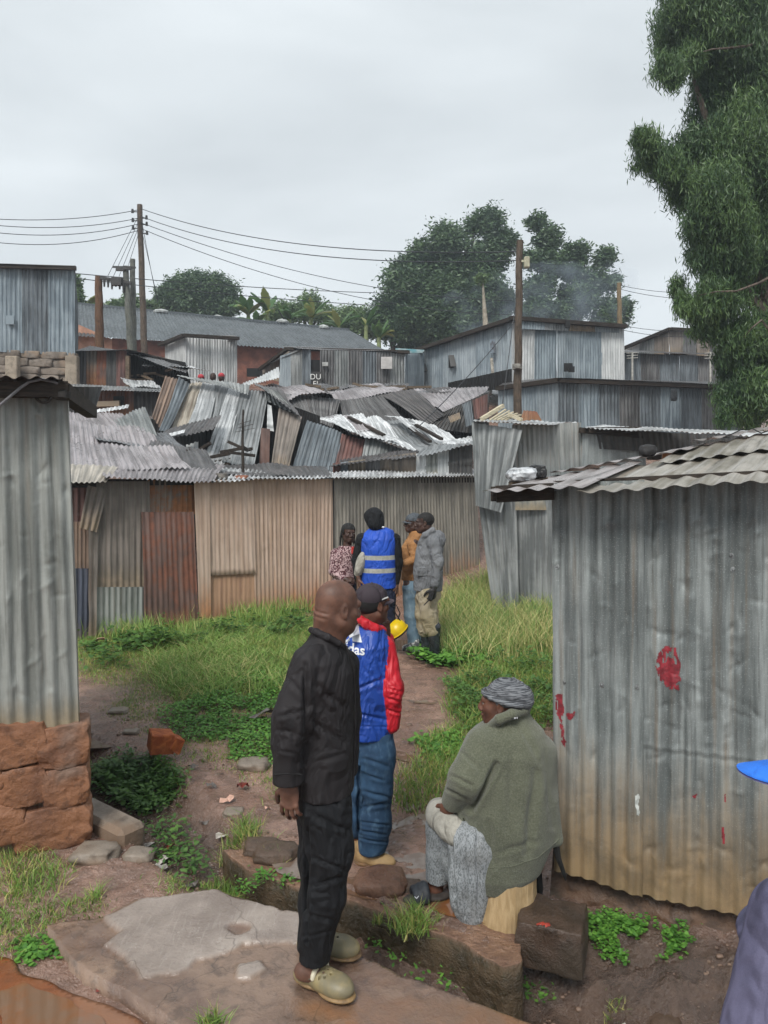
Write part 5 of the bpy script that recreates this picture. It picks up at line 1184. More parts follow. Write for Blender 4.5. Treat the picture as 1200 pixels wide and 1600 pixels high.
# shed with dark doorway
ds = thing('shed', 'brown-grey shed with a dark doorway and a pale hatch in the middle', 'shed', (-1, 23, 4))
panels(2, [T_BLUEL, T_GREY], ds, 437, 472, 556, 546, 604, 606, 24.5, 23.2, 381)
panels(6, [T_RIB, T_GREY, T_RIB, T_BLUED], ds, 500, 632, 547, 551, 604, 606, 22.9, 24.0, 385)
wallq('wall_sheet', T_BLUED, ds, 472, 486, 546, 546, 606, 606, 23.2, 23.05, 392)
wallq('wall_sheet', T_BLUE, ds, 632, 662, 552, 552, 608, 610, 24.0, 25.5, 393)
b = MB(); b.box(P(493, 585, 23.2), (.36, .12, .9)); b.build('doorway', MDARK, ds)
b = MB(); b.box(P(604, 567, 23.55), (.36, .05, .38)); b.build('hatch', simple('pale_board', '#b9b6b4', '#a29f9d', 4, .6), ds)
b = MB(); b.box(P(508, 569, 22.85), (.18, .05, .12)); b.build('meter_box', simple('pale_box', '#a5a6a4', '#8a8b89', 4, .6), ds)
# white lettering painted on the boards by the doorway
def text(name, s, loc, size, m, rx=PI/2, rz=0, parent=None, ext=.002):
    cu = bpy.data.curves.new(name, 'FONT'); cu.body = s; cu.size = size; cu.extrude = ext; cu.align_x = 'CENTER'; cu.align_y = 'CENTER'
    o = bpy.data.objects.new('tmp', cu); col.objects.link(o); dg = bpy.context.evaluated_depsgraph_get(); me = bpy.data.meshes.new_from_object(o.evaluated_get(dg)); bpy.data.objects.remove(o)
    me.transform(Matrix.Rotation(rz, 4, 'Z') @ Matrix.Rotation(rx, 4, 'X')); me.name = name
    me.materials.clear(); me.materials.append(m); q = bpy.data.objects.new(name, me); link(q, parent)
    off = Vector(loc)-(Vector(parent['org']) if parent is not None and 'org' in parent else Vector((0, 0, 0)))
    me.transform(Matrix.Translation(off)); 
    if parent is not None and 'org' in parent: q['org'] = parent['org']
    return q
b = MB(); b.box(P(495, 594, 22.75), (.34, .04, .52)); b.build('door_board', simple('dark_board', '#3a3838', '#272626', 6, .8), ds)
MWT = simple('white_letters', '#d9dad8', '#c0c1bf', 10, .6)
text('lettering', 'DU', P(493, 589, 22.71), .24, MWT, parent=ds); text('lettering', 'FI', P(493, 600, 22.71), .24, MWT, parent=ds)
sheet('roof_sheet', T_ROOFD, P(470, 545, 22.9), P(640, 550, 23.9), P(600, 546, 27), P(440, 541, 27), ds, rows=3, seed=395)
sheet('roof_sheet', T_ROOFD, P(408, 575, 26), P(472, 545, 23), P(470, 541, 25), P(450, 544, 28), ds, rows=3, seed=396)
wallq('gable_boards', T_BROWN, ds, 410, 452, 574, 548, 590, 600, 26, 25, 397)
b = MB(); b.beam(P(406, 577, 25.8), P(448, 546, 24.6), .12, .1); b.beam(P(445, 545, 24.5), P(640, 550, 23.8), .12, .1); b.build('eave_board', MWD, ds)
b = MB(); b.box(P(610, 553, 25.5), (2.2, .8, .06)); b.box(P(640, 549, 25.8), (1.0, .6, .07), R=Matrix.Rotation(.06, 3, 'Y')); tag(b.build('tarpaulin', simple('teal_tarp', '#5d8a92', '#a7aaa8', 2, .6)), 'faded teal tarpaulin and boards lying on the middle shed roof', 'tarpaulin')
# white small shed
ws_ = thing('shed', 'small whitish ribbed shed with a shallow brown roof in front of the long hall', 'shed', (-6, 25, 4))
panels(2, [T_WHITE], ws_, 258, 289, 533, 527, 600, 606, 26, 24, 401)
panels(4, [T_WHITE, tin('tin_white2', '#adb1b1', '#8d9293', ra=.02, rough=.5, metal=.2)], ws_, 289, 370, 527, 531, 612, 614, 24, 25, 405)
b = MB(); b.beam(P(250, 539, 26), P(288, 524, 23.7), .16, .1); b.beam(P(286, 524, 23.7), P(373, 529, 24.7), .16, .1); b.build('eave_board', MWD, ws_)
sheet('roof_sheet', tin('tin_roof_brown', '#77706a', '#57524d', ra=.2, rough=.5, metal=.2), P(250, 538, 25.8), P(373, 528, 24.6), P(366, 524, 27.5), P(275, 524, 28), ws_, rows=3, seed=411)
# long hall
ih = thing('hall', 'long pinkish hall under a big grey corrugated roof with round roof vents', 'building', (-8, 34, 5))
T_HALL = tin('tin_hall', '#4f595f', '#3a4348', ra=.06, rough=.42, metal=.35, grime=.4)
sheet('roof', T_HALL, P(98, 524, 31), P(612, 553, 35), P(545, 516, 39.5), P(98, 472, 36), ih, pitch=.16, amp=.03, rows=12, seed=421, bend=.02, spp=4)
MPNK = simple('pink_plaster', '#b58a75', '#97705d', 3, .85)
MPNK2 = simple('brick_red_paint', '#7e5142', '#5e3c33', 3, .85)
for k, (q, m) in enumerate((([(118, 600, 31.6), (175, 600, 31.9), (175, 530, 31.9), (118, 505, 31.6)], MPNK), ([(175, 620, 31.9), (612, 650, 35.6), (612, 552, 35.6), (175, 528, 31.9)], MPNK2))):
    psheet('wall', m, q, ih, rows=2, amp=0, bend=0, seed=430+k, pitch=.5)
b = MB(); b.beam(P(98, 473, 36), P(545, 516, 39.5), .35, .12); b.build('ridge_cap', T_HALL, ih)
MVENT = simple('vent_metal', '#b9bcb9', '#8f9290', 6, .45, .3)
for k, (px, py, Y) in enumerate(((252, 488, 37.2), (340, 497, 38), (441, 503, 38.7), (505, 512, 39.2))):
    b = MB(); c = P(px, py, Y); s_ = 1.25 if k == 0 else .95
    b.tube([c+[0, 0, -.35], c+[0, 0, -.05]], .20*s_, 12); b.tube([c+[0, 0, -.08], c+[0, 0, 0], c+[0, 0, .10], c+[0, 0, .17]], [.36*s_, .38*s_, .26*s_, .05], 14); b.build('roof_vent', MVENT, ih)
for k, px in enumerate((395, 412)):
    b = MB(); b.box(P(px, 582, 31), (.5, .1, .35)); b.build('window', MDARK, ih)
b = MB(); b.tube([P(435, 484, 38.5), P(444, 500, 38.5)], .03, 5); b.build('bracket', MDARK, ih)
# blue tall shed on stone wall
bs = thing('shed', 'tall blue tin shed standing on a rough stone wall at the left edge', 'shed', (-9.5, 19, 3.5))
panels(5, [T_BLUE, T_BLUEL, T_BLUE, T_BLUED], bs, -90, 117, 412, 419, 545, 556, 18.2, 18.8, 441)
sheet('side_wall', T_BLUED, P(117, 556, 18.8), P(117, 556, 18.8)+[-2, 5, 0], P(117, 419, 18.8)+[-2, 5, 0], P(117, 419, 18.8), bs, rows=2, seed=447)
sheet('roof_sheet', T_ROOFD, P(-90, 409, 18), P(120, 417, 18.6), P(100, 416, 23), P(-90, 410, 23), bs, rows=2, seed=448)
b = MB(); b.beam(P(-90, 413, 18.1), P(119, 419, 18.65), .1, .1); b.build('eave_board', MWD, bs)
b = MB(); b.box(P(16, 500, 18.42), (.20, .03, .22)); b.build('hatch', T_BLUE, bs)
V = []; Fc = []; n = 0; q_ = random.Random(21); y_ = 548
while y_ < 606:
    hh = q_.uniform(11, 15); x_ = -80
    while x_ < 118:
        w_ = q_.uniform(26, 46); x1 = min(x_+w_, 120); Yv = 18.43+.5*(x_+90)/207
        A_, B_ = blockV(((x1-x_)/2/F*Yv*.97, .14, hh/2/F*Yv*.95), int(x_+y_*7) % 9973, 3, .035, .12); c = P((x_+x1)/2, y_+hh/2+.04*(x_), Yv); V.append(A_+c); Fc.append(B_+n); n += len(A_); x_ = x1
    y_ += hh
mesh('stone_wall', np.concatenate(V), np.concatenate(Fc), m_conc('grey_rubble', '#7c7268', '#5f564d', '#857463', .6, .9, .9), bs, smooth=True)
psheet('mortar', m_conc('rubble_mortar', '#8d8173', '#6d6256', None, .7, .9, .9), [(-90, 620, 18.35), (119, 620, 18.85), (119, 552, 18.85), (-90, 542, 18.35)], bs, rows=8, amp=0, bend=.02, pitch=.15, seed=450)
for c_, d_ in ((P(20, 582, 18.25), .8), (P(113, 584, 18.7), .9)): b = MB(); b.box(c_, (.3, .2, d_), bev=.02); b.build('pillar', m_conc('pillar_concrete', '#958a7b', '#796f62', None, .7, .9, .6), bs)
# brown lean-to left, with black void
bl = thing('lean_to', 'brown and dark tin lean-to with an open black side left of the whitish shed', 'lean-to', (-7, 20, 3))
panels(5, [T_RIB, T_GBR, T_RUST, T_DARK, T_RUSTR], bl, 119, 198, 548, 548, 604, 604, 19.6, 19.3, 461)
sheet('roof_sheet', T_ROOFD, P(118, 548, 19.3), P(200, 546, 19.0), P(262, 560, 22), P(140, 540, 22.5), bl, rows=3, seed=467)
sheet('dark_backing', MDARK, P(195, 606, 20.6), P(300, 606, 20.6), P(290, 566, 20.6), P(195, 548, 20.6), bl, rows=2, seed=468)  # black sheet as painted shade inside the open side
sheet('roof_sheet', T_BRIGHT, P(222, 570, 19.2), P(330, 580, 19.6), P(300, 574, 21), P(230, 562, 21), bl, rows=4, bend=.04, seed=469)
sheet('roof_sheet', T_ROOFD, P(200, 552, 19.2), P(290, 584, 19), P(300, 572, 21), P(220, 556, 21), bl, rows=4, bend=.04, seed=470)
b = MB(); rr = random.Random(12)
for k in range(12): p = P(rr.uniform(200, 265), rr.uniform(578, 600), 19.6); b.beam(p, p+np.array([rr.uniform(-.5, .5), rr.uniform(-.2, .2), rr.uniform(-.15, .15)]), .06, .05)
b.beam(P(200, 604, 19.3), P(200, 556, 19.2), .1, .1); b.build('broken_timber', MW, bl)
o = cs('tin_sheet', T_BRIGHT, [(188, 588), (240, 596), (252, 606), (204, 606)], (18.8, 17.6), 471, None, rows=4, bend=.05, jag=.08); tag(o, 'bright crumpled tin sheet before the brown lean-to', 'tin sheet')
# dark low shed
dl = thing('shed', 'very dark low shed with a barred window under a thin roof edge on the left', 'shed', (-6, 16.5, 1.6))
panels(3, [T_DARK, T_RUST, T_DARK], dl, 100, 262, 606, 610, 650, 650, 16.8, 16.6, 481)
sheet('roof_sheet', T_G2, P(90, 606, 16.3), P(265, 613, 16.2), P(262, 606, 18.4), P(90, 600, 18.4), dl, rows=4, seed=485)
b = MB(); b.beam(P(130, 633, 16.6), P(190, 631, 16.6), .3, .12); b.build('ledge', T_BROWN, dl)
b = MB(); b.box(P(185, 626, 16.55), (.22, .03, .2)); b.build('window', MDARK, dl)

# people's heads and caps far up behind the collapsed roof
def farperson(px, py, Y, cap, lb):
    s_ = SDF(); c = P(px, py, Y)
    s_.ell(c+[0, 0, 0], (.075, .09, .105)).cap(c+[0, 0, -.1], c+[0, 0, -.22], .06).tor([(c[0], c[1], c[2]-1.0, .2, .14, 0), (c[0], c[1], c[2]-.6, .22, .15, 0), (c[0], c[1], c[2]-.3, .21, .12, 0), (c[0], c[1], c[2]-.2, .08, .07, 0)], k=.04)
    s_.cap(c+[-.1, 0, -1.0], c+[-.1, 0, -1.7], .085, .06).cap(c+[.1, 0, -1.0], c+[.1, 0, -1.7], .085, .06).cap(c+[-.22, 0, -.33], c+[-.28, -.02, -.95], .055, .04).cap(c+[.22, 0, -.33], c+[.28, -.02, -.95], .055, .04)
    o = figmesh('person', [(s_, .02)], [simple('far_skin', '#3c2a23', '#2c1f1a', 8, .7), simple('far_clothes', '#3a3c42', '#2a2b30', 8, .8)], None, matfn=lambda C, m: (C[:, 2] < c[2]-.2).astype(int))
    tag(o, lb, 'person', 'people far behind the collapsed roof')
    if cap: 
        h = SDF().ell(c+[0, 0, .045], (.078, .095, .07)); figmesh('cap', [(h, .015)], [simple('red_cap', '#b4353f', '#8e2831', 8, .7)], o)
farperson(346, 590, 17.5, True, 'far person in a red cap behind the collapsed roof, right one'); farperson(314, 592, 17.6, True, 'far person in a red cap behind the collapsed roof, left one'); farperson(333, 589, 17.8, False, 'far dark-haired person between two red caps')

# ================= POLES AND WIRES =================
MPOLE = m_wood('pole_wood', '#625549', '#40372f', (12, 12, 1)); MPOLEG = m_wood('pole_wood_grey', '#6f7069', '#4f514b', (12, 12, 1))
MINS = simple('insulator', '#3a3634', '#23211f', 10, .4)
def pole(name, x0, y0, x1, y1, Y, r, lab, m=MPOLE, arms=(), cat='pole', ex=None):
    b = MB(); a, t_ = P(x0, y0, Y), P(x1, y1, Y); n_ = 12; pts = [a+(t_-a)*k/n_+np.array([.01*math.sin(k*1.7), 0, 0]) for k in range(n_+1)]
    b.tube(pts, [r*(1.08-.25*k/n_) for k in range(n_+1)], 12); o = thing(name, lab, cat, a); b.build('shaft', m, o)
    for (py, side) in arms:
        u = (y0-py)/(y0-y1); c = a+(t_-a)*u; q = MB()
        q.tube([c+[0, -.05, 0], c+[.28*side, -.05, .02]], .022, 6); q.tube([c+[.28*side, -.05, -.03], c+[.28*side, -.05, .12]], [.06, .045], 8); q.build('insulator', MINS, o)
    return o
p1 = pole('utility_pole', 227, 590, 218, 320, 30, .13, 'tallest slim utility pole carrying four wires at left', MPOLE, [(332, -1), (342, 1), (346, -1), (352, 1), (358, -1), (366, 1)])
p2 = pole('utility_pole', 808, 672, 812, 376, 17.5, .095, 'thick brown utility pole standing before the tall blue-grey shed', MPOLE)
b = MB(); c = P(823, 410, 17.4); b.box(c, (.13, .13, .26), bev=.02); b.box(P(815, 408, 17.45), (.10, .04, .05)); b.build('junction_box', simple('cream_box', '#b8b59e', '#97947f', 8, .6), p2)
b = MB(); q = P(808, 573, 17.4); b.tube([q+[.0, 0, -.06], q+[0, 0, .06]], .115, 12); b.box(q+[0, -.11, 0], (.1, .06, .09)); b.build('clamp', simple('clamp_rag', '#8e8b84', '#5d5a55', 10, .8), p2)
p3 = pole('utility_pole', 156, 560, 154, 432, 26, .15, 'short thick brown pole, left leg of the transformer frame', m_wood('pole_brown', '#6b4e38', '#4a3628', (12, 12, 1)))
p4 = pole('utility_pole', 206, 566, 196, 416, 26, .12, 'dark leaning pole at the right end of the transformer cross arm', MPOLEG)
p5 = pole('utility_pole', 209, 566, 207, 405, 26.5, .11, 'straight grey pole close beside the leaning dark pole', MPOLEG)
p6 = pole('utility_pole', 970, 560, 967, 442, 29, .10, 'thin wooden pole rising behind the right end of the blue-grey shed', m_wood('pole_yellow', '#857459', '#5f523f', (12, 12, 1)))
b = MB(); b.beam(P(157, 434, 25.9), P(205, 443, 25.9), .10, .12)
for k in range(7): b.tube([P(163+k*6, 436+k, 25.85), P(163+k*6, 448+k*(k % 3), 25.85)], [.05, .03], 6)
b.box(P(183, 440, 25.85), (.35, .18, .28)); b.beam(P(176, 417, 25.9), P(212, 418, 25.9), .06, .06); b.box(P(188, 421, 25.9), (.3, .1, .1)); b.box(P(200, 419, 25.9), (.25, .1, .12))
tag(b.build('cross_arm', MINS), 'dark cross arm with switchgear and insulators between the short poles', 'cross arm')
MWIRE = simple('wire_black', '#33363a', '#26282b', 5, .6, 0, 0)
wires = []
def wire(a, b_, sag, r=.014, n=24):
    a, b_ = np.array(a), np.array(b_); pts = []
    for k in range(n+1):
        u = k/n; p = a+(b_-a)*u; p = p-np.array([0, 0, sag*4*u*(1-u)]); pts.append(p)
    m = MB(); m.tube(pts, r, 5, cap=False); return m.build('overhead_wire', MWIRE)
WG = 'overhead wires'
LWR = ['highest', 'second highest', 'third highest', 'lowest']
for k, (yl, yr) in enumerate(((338, 328), (345.5, 341), (356, 350), (371, 360))):
    tag(wire(P(-60, yl, 26), P(216, yr, 29.9), .25 + .05*k), '%s of the four wires running left from the tallest pole' % LWR[k], 'wire', WG)
for k, (ya, yb, sg) in enumerate(((326, 385, .55), (338, 398, .6), (348, 424, .7), (357, 450, .8))):
    e = P(812, yb, 17.6) if k < 2 else P(812, yb, 17.6)
    if k < 2: e = P(811, 393+14*k, 17.6)
    else: e = P(800, 470+22*(k-2), 34)
    tag(wire(P(220, ya, 29.9), e, sg, .014), '%s of the four wires running right from the tallest pole' % LWR[k], 'wire', WG)
for k, (y0, y1) in enumerate(((411, 448), (414, 468))):
    tag(wire(P(-50, y0, 24), P(600, y1+10, 34), .15, .016), ('upper' if k == 0 else 'lower')+' long thin wire crossing low in front of the left round tree', 'wire', WG)
for k in range(4):
    tag(wire(P(217, 336+9*k, 29.9), P(168+9*k, 432, 26), -.0, .010, 6), '%s of four steep drop wires from the tallest pole to the cross arm' % ['first', 'second', 'third', 'fourth'][k], 'wire', 'drop wires')
tag(wire(P(222, 348, 29.9), P(248, 480, 34), .1, .012, 8), 'upper steep stay wire right of the tallest pole', 'wire', 'stay wires'); tag(wire(P(222, 362, 29.9), P(247, 470, 33), .0, .010, 8), 'lower steep stay wire right of the tallest pole', 'wire', 'stay wires')
for k, (y0, y1) in enumerate(((446, 455), (452, 466), (508, 514), (515, 524))):
    tag(wire(P(970, y0, 29), P(1120, y1, 27), .15, .010, 8), '%s faint wire running right from the thin wooden pole' % ['topmost', 'second', 'third', 'fourth'][k], 'wire', WG)
tag(wire(P(806, 500, 17.5), P(640, 680, 15.5), .1, .010, 10), 'slanting wire from the thick brown pole down to the collapsed roofs', 'wire', WG); tag(wire(P(805, 480, 17.5), P(784, 640, 16), .0, .010, 6), 'steep wire beside the thick brown pole', 'wire', WG)

# ================= TREES =================
def treecrown(name, blobs, nleaf, ls, droop, seed, mat, parent, aspect=.35, clump=.22, split=0, stretch=1.0):
    """leaves gathered in clumps through lobed volumes"""
    r = np.random.default_rng(seed); Vt = sum(b_[1]**2 for b_ in blobs); st = []
    L0 = [(np.array(b_[0]), b_[1], b_[2] if len(b_) > 2 else .85) for b_ in blobs]
    if split:
        L1 = []
        for (c, R, sq) in L0:
            for q_ in range(split):
                d = r.normal(size=3); d /= np.linalg.norm(d); L1.append((c+d*R*r.uniform(.35, .95)*np.array([1, 1, sq]), R*r.uniform(.34, .6), sq*stretch))
            L1.append((c, R*.75, sq))
        L0 = L1; Vt = sum(b_[1]**2 for b_ in L0)
    for (c, R, sq) in L0:
        nc = max(4, int(nleaf*(R*R)/Vt/28)); d = r.normal(size=(nc, 3)); d /= np.linalg.norm(d, axis=1, keepdims=True)
        rad = R*(.55+.5*r.uniform(0, 1, nc)**.6); rad *= 1+.28*fbm(d*2.2+seed, seed, 2)
        cc = c+d*rad[:, None]*np.array([1, 1, sq])
        k = 28; L = np.repeat(cc, k, 0)+r.normal(size=(nc*k, 3))*clump*R**.5*np.array([1, 1, .8*max(1, sq)])
        n = len(L); a = r.uniform(0, 2*PI, n); pitch = -droop+r.normal(size=n)*.45
        dv_ = np.stack([np.cos(a)*np.cos(pitch), np.sin(a)*np.cos(pitch), np.sin(pitch)], 1); sd_ = np.cross(dv_, r.normal(size=(n, 3))); sd_ /= np.linalg.norm(sd_, axis=1, keepdims=True)+1e-9
        s_ = ls*r.uniform(.6, 1.4, n)[:, None]
        V = np.stack([L-dv_*s_, L+sd_*s_*aspect, L+dv_*s_, L-sd_*s_*aspect], 1).reshape(-1, 3); b0 = np.arange(n)*4
        tone = np.clip(np.repeat(r.uniform(0, 1, nc), k)*.6+r.uniform(0, .4, n), 0, 1)
        st.append((V, np.stack([b0, b0+1, b0+2, b0+3], 1), np.repeat(tone, 4)))
    return flush(name, st, mat, kind=None, parent=parent)
LF1 = leafmat('leaf_dark_green', '#6a8258', '#34493a', None, rough=.45, trans=.2); LF2 = leafmat('leaf_mid_green', '#83996a', '#4a6140', None, rough=.5, trans=.25)
LF3 = leafmat('leaf_willow_green', '#6f8a50', '#304a34', None, rough=.45, trans=.25); MBARK = m_wood('bark', '#6c6056', '#443c36', (4, 4, 1)); MBARKP = m_wood('bark_pale', '#a7a092', '#807869', (4, 4, 1))
def blob(px, py, Y, rpx, sq=.9): return (P(px, py, Y), rpx/F*Y, sq)
def limbs(parent, base, tops, r0, m):
    b = MB()
    for k, t_ in enumerate(tops):
        a = np.array(base); t_ = np.array(t_); mid = (a+t_)/2+np.array([.2*math.sin(k*2.3), .1, .0])*np.linalg.norm(t_-a)*.2
        b.tube([a, (a*.6+mid*.4), mid, t_*.6+mid*.4, t_], [r0, r0*.8, r0*.55, r0*.35, r0*.12], 7)
    b.build('trunk', m, parent)
def tree(lb, base, tops, blobs, nleaf, ls, seed, mat, r0=.2, droop=.25, bark=None, aspect=.35, clump=.36, cat='tree', name='tree', split=7, stretch=1.0):
    t_ = thing(name, lb, cat, base); limbs(t_, base, tops, r0, bark or MBARK); treecrown('crown', blobs, nleaf, ls, droop, seed, mat, t_, aspect, clump, split, stretch); return t_
Yt = 42
tree('dark dense tree with a rounded crown behind the middle of the sheds', P(722, 560, Yt), [P(700, 430, Yt), P(750, 380, Yt), P(665, 470, Yt), P(740, 340, Yt), P(780, 440, Yt)],
     [blob(762, 345, Yt, 26), blob(705, 376, Yt, 30), blob(655, 398, Yt, 24), blob(700, 430, Yt+1, 50), blob(760, 405, Yt, 34), blob(650, 455, Yt, 40), blob(740, 470, Yt, 50), blob(680, 490, Yt, 45), blob(782, 470, Yt, 24), blob(640, 500, Yt, 34), blob(720, 515, Yt, 40), blob(790, 380, Yt, 22), blob(632, 425, Yt, 18), blob(770, 510, Yt, 30)], 110000, .125, 501, LF1, .28)
tree('lower dark bushy tree left of the big rounded tree', P(615, 560, 44), [P(610, 480, 44), P(640, 500, 44)], [blob(612, 482, 44, 26), blob(600, 512, 44, 24), blob(635, 520, 44, 26), blob(660, 530, 44, 20)], 22000, .12, 502, LF1, .2)
tree('open airy tree with gaps of sky right of the thick utility pole', P(850, 560, 40), [P(842, 350, 40), P(860, 420, 40), P(835, 440, 40), P(870, 480, 40)],
     [blob(840, 345, 40, 12), blob(855, 375, 40, 17), blob(832, 402, 40, 15), blob(862, 415, 40, 18), blob(843, 450, 40, 20), blob(838, 485, 40, 20), blob(868, 488, 40, 18)], 22000, .12, 503, LF1, .16, clump=.34)
tree('spreading tree at the right end of the tree line over the blue-grey shed', P(900, 560, 41), [P(915, 400, 41), P(945, 430, 41), P(890, 430, 41), P(930, 480, 41)],
     [blob(905, 396, 41, 14), blob(945, 402, 41, 15), blob(895, 428, 41, 17), blob(930, 440, 41, 20), blob(960, 440, 41, 12), blob(905, 470, 41, 28), blob(950, 490, 41, 24), blob(890, 395, 41, 12), blob(972, 478, 41, 12)], 26000, .12, 504, LF1, .18, clump=.34)
tree('compact round dark tree behind the long hall', P(308, 530, 46), [P(300, 460, 46), P(330, 465, 46)], [blob(275, 462, 46, 24), blob(305, 452, 46, 26), blob(338, 456, 46, 26), blob(358, 472, 46, 16), blob(310, 480, 46, 34), blob(258, 474, 46, 14), blob(345, 485, 46, 22)], 45000, .115, 505, LF1, .2)
tree('pale cut tree trunk with few twigs in front of the rounded tree', P(759, 512, 33), [P(754, 434, 33)], [blob(752, 436, 33, 5)], 200, .1, 506, LF2, .14, bark=MBARKP)
tree('mid green bush line over the right end of the long hall', P(480, 520, 45), [P(470, 480, 45), P(500, 490, 45)], [blob(455, 488, 45, 18), blob(480, 482, 45, 20), blob(505, 494, 45, 18), blob(535, 500, 45, 18), blob(430, 490, 45, 18), blob(560, 498, 45, 22), blob(575, 512, 45, 18)], 24000, .11, 507, LF2, .15)
tree('small leafy tree behind the transformer frame', P(170, 490, 44), [P(170, 470, 44)], [blob(205, 478, 44, 14), blob(180, 484, 44, 12), blob(230, 482, 44, 10), blob(150, 480, 44, 8)], 4000, .16, 508, LF2, .12)
# tall near tree on the right, drooping fine leaves
Yn = 14.5
bl_ = []
for (px, py, rp) in ((1060, 60, 34), (1045, 110, 20), (1085, 10, 40), (1130, 30, 50), (1190, 50, 60), (1240, 120, 70), (1105, 130, 28), (1080, 95, 22), (1120, 165, 34), (1180, 160, 50), (1110, 210, 30), (1150, 240, 50), (1220, 260, 60),
                     (1010, 225, 18), (1020, 250, 22), (1050, 260, 24), (1075, 240, 22), (1065, 300, 26), (1100, 270, 30), (1120, 320, 40), (1180, 340, 50), (1090, 350, 22), (1095, 400, 22), (1130, 400, 40), (1200, 430, 50), (1060, 455, 14), (1065, 478, 14), (1090, 480, 22), (1130, 470, 36), (1110, 510, 24), (1150, 530, 30),
                     (1210, 530, 45), (1135, 570, 22), (1175, 600, 28), (1140, 620, 20), (1130, 650, 12), (1170, 645, 22), (1210, 620, 32), (1240, 380, 60), (1250, 500, 50), (1150, 90, 40), (1000, 215, 9), (1035, 450, 0)):
    if rp: bl_.append(blob(px, py, Yn+((px*7+py*3) % 11-5)*.12, rp, 1.05))
nt = tree('very tall near tree with drooping fine leaves at the right edge', np.array([10.2, 15.0, .8]), [P(1200, 300, 15), P(1150, 100, 15), P(1220, 0, 15), P(1110, 290, 14.6), P(1230, -80, 15), P(1080, 110, 14.5), P(1030, 240, 14.6), P(1160, 560, 14.6)], bl_, 470000, .062, 511, LF3, .28, droop=1.0, aspect=.15, clump=.19, split=9, stretch=1.45)
for (q0, q1, q2) in (((1225, 420), (1150, 455), (1090, 462)), ((1200, 60), (1140, 75), (1085, 85)), ((1210, 520), (1190, 500), (1160, 530))):
    b = MB(); b.tube([P(*q0, Yn-.2), P((q0[0]+q1[0])/2, (q0[1]+q1[1])/2+4, Yn-.7), P(*q1, Yn-.8), P((q2[0]+q1[0])/2, (q2[1]+q1[1])/2-3, Yn-.8), P(*q2, Yn-.5)], [.035, .026, .02, .014, .006], 6); b.build('branch', MBARK, nt)
# smoke drifting behind the blue-grey shed
sm = MB(); V_, F_ = rockV((0, 0, 0), (1, 1, 1), 3, 3, .3); 
ms = bpy.data.materials.new('smoke'); ms.use_nodes = True; st_ = ms.node_tree; st_.nodes.clear(); so_ = st_.nodes.new('ShaderNodeOutputMaterial'); sv_ = st_.nodes.new('ShaderNodeVolumePrincipled'); sv_.inputs['Color'].default_value = (.72, .84, 1, 1); nz_ = st_.nodes.new('ShaderNodeTexNoise'); nz_.inputs['Scale'].default_value = .7; nz_.inputs['Detail'].default_value = 3; mr_ = st_.nodes.new('ShaderNodeMapRange'); mr_.inputs[1].default_value = .46; mr_.inputs[2].default_value = .68; mr_.inputs[4].default_value = .14; tc_ = st_.nodes.new('ShaderNodeTexCoord'); st_.links.new(tc_.outputs['Object'], nz_.inputs['Vector']); st_.links.new(nz_.outputs['Fac'], mr_.inputs[0]); st_.links.new(mr_.outputs[0], sv_.inputs['Density']); st_.links.new(sv_.outputs[0], so_.inputs['Volume'])
o = mesh('smoke', V_*np.array([4.6, 2.0, 2.0])+P(850, 475, 36), F_, ms, smooth=True); tag(o, kind='stuff'); o.location = (0, 0, 0)
# banana plants
MBAN = leafmat('banana_leaf', '#72904e', '#44663a', '#8f8f55', .1, rough=.4, trans=.35)
def banana(px, py, Y, h, seed, lb):
    t_ = thing('banana_plant', lb, 'banana plant', P(px, py+60, Y), 'banana plants'); r = random.Random(seed); base = P(px, py+60, Y); top = P(px, py+18, Y)
    b = MB(); b.tube([base, top], [.16, .10], 8); b.build('stem', simple('banana_stem', '#7d8a58', '#5d6540', 6, .6), t_)
    for k in range(8):
        a = r.uniform(0, 2*PI); L = h*r.uniform(.7, 1.1); up = r.uniform(.7, 1.25); V = []; Fc = []; n_ = 9
        for i in range(n_+1):
            u = i/n_; x = math.cos(a)*L*u*math.cos(up)*1.2; y = math.sin(a)*L*u*math.cos(up)*1.2; z = L*(math.sin(up)*u-.75*u*u*math.cos(up)); w_ = .30*math.sin(PI*min(1, u*.92+.08))**.7*(h/2.2)
            px_, py_ = -math.sin(a), math.cos(a); jg = .04*(i % 2)
            V += [top+np.array([x-px_*(w_-jg), y-py_*(w_-jg), z-.10]), top+np.array([x, y, z]), top+np.array([x+px_*(w_-jg), y+py_*(w_-jg), z-.10])]
        for i in range(n_): Fc += [[i*3, i*3+1, i*3+4, i*3+3], [i*3+1, i*3+2, i*3+5, i*3+4]]
        tv = np.full(len(V), r.random()); mesh('leaf', V, Fc, MBAN, t_, attr=tv, smooth=True)
for k, (px, py, Y, h, lb) in enumerate(((388, 468, 42, 2.2, 'leftmost of the banana plants behind the hall, next to the round dark tree'), (418, 462, 42, 2.4, 'tall banana plant with upright leaves behind the hall roof'), (452, 476, 41, 2.0, 'banana plant behind the third roof vent'), (486, 474, 42, 2.2, 'banana plant with broad leaves right of the third roof vent'),
                                           (530, 488, 42, 2.0, 'low banana plant near the end of the hall ridge'), (572, 486, 42, 2.2, 'banana plant beside the dark bushy tree'), (592, 505, 40, 2.0, 'banana plant low over the right end of the hall roof'), (135, 462, 40, 1.9, 'banana plant just right of the tall blue shed'), (400, 484, 41, 1.8, 'low banana plant behind the hall ridge beside the roof vent'))):
    banana(px, py+4, Y, h*.85, 600+k, lb)
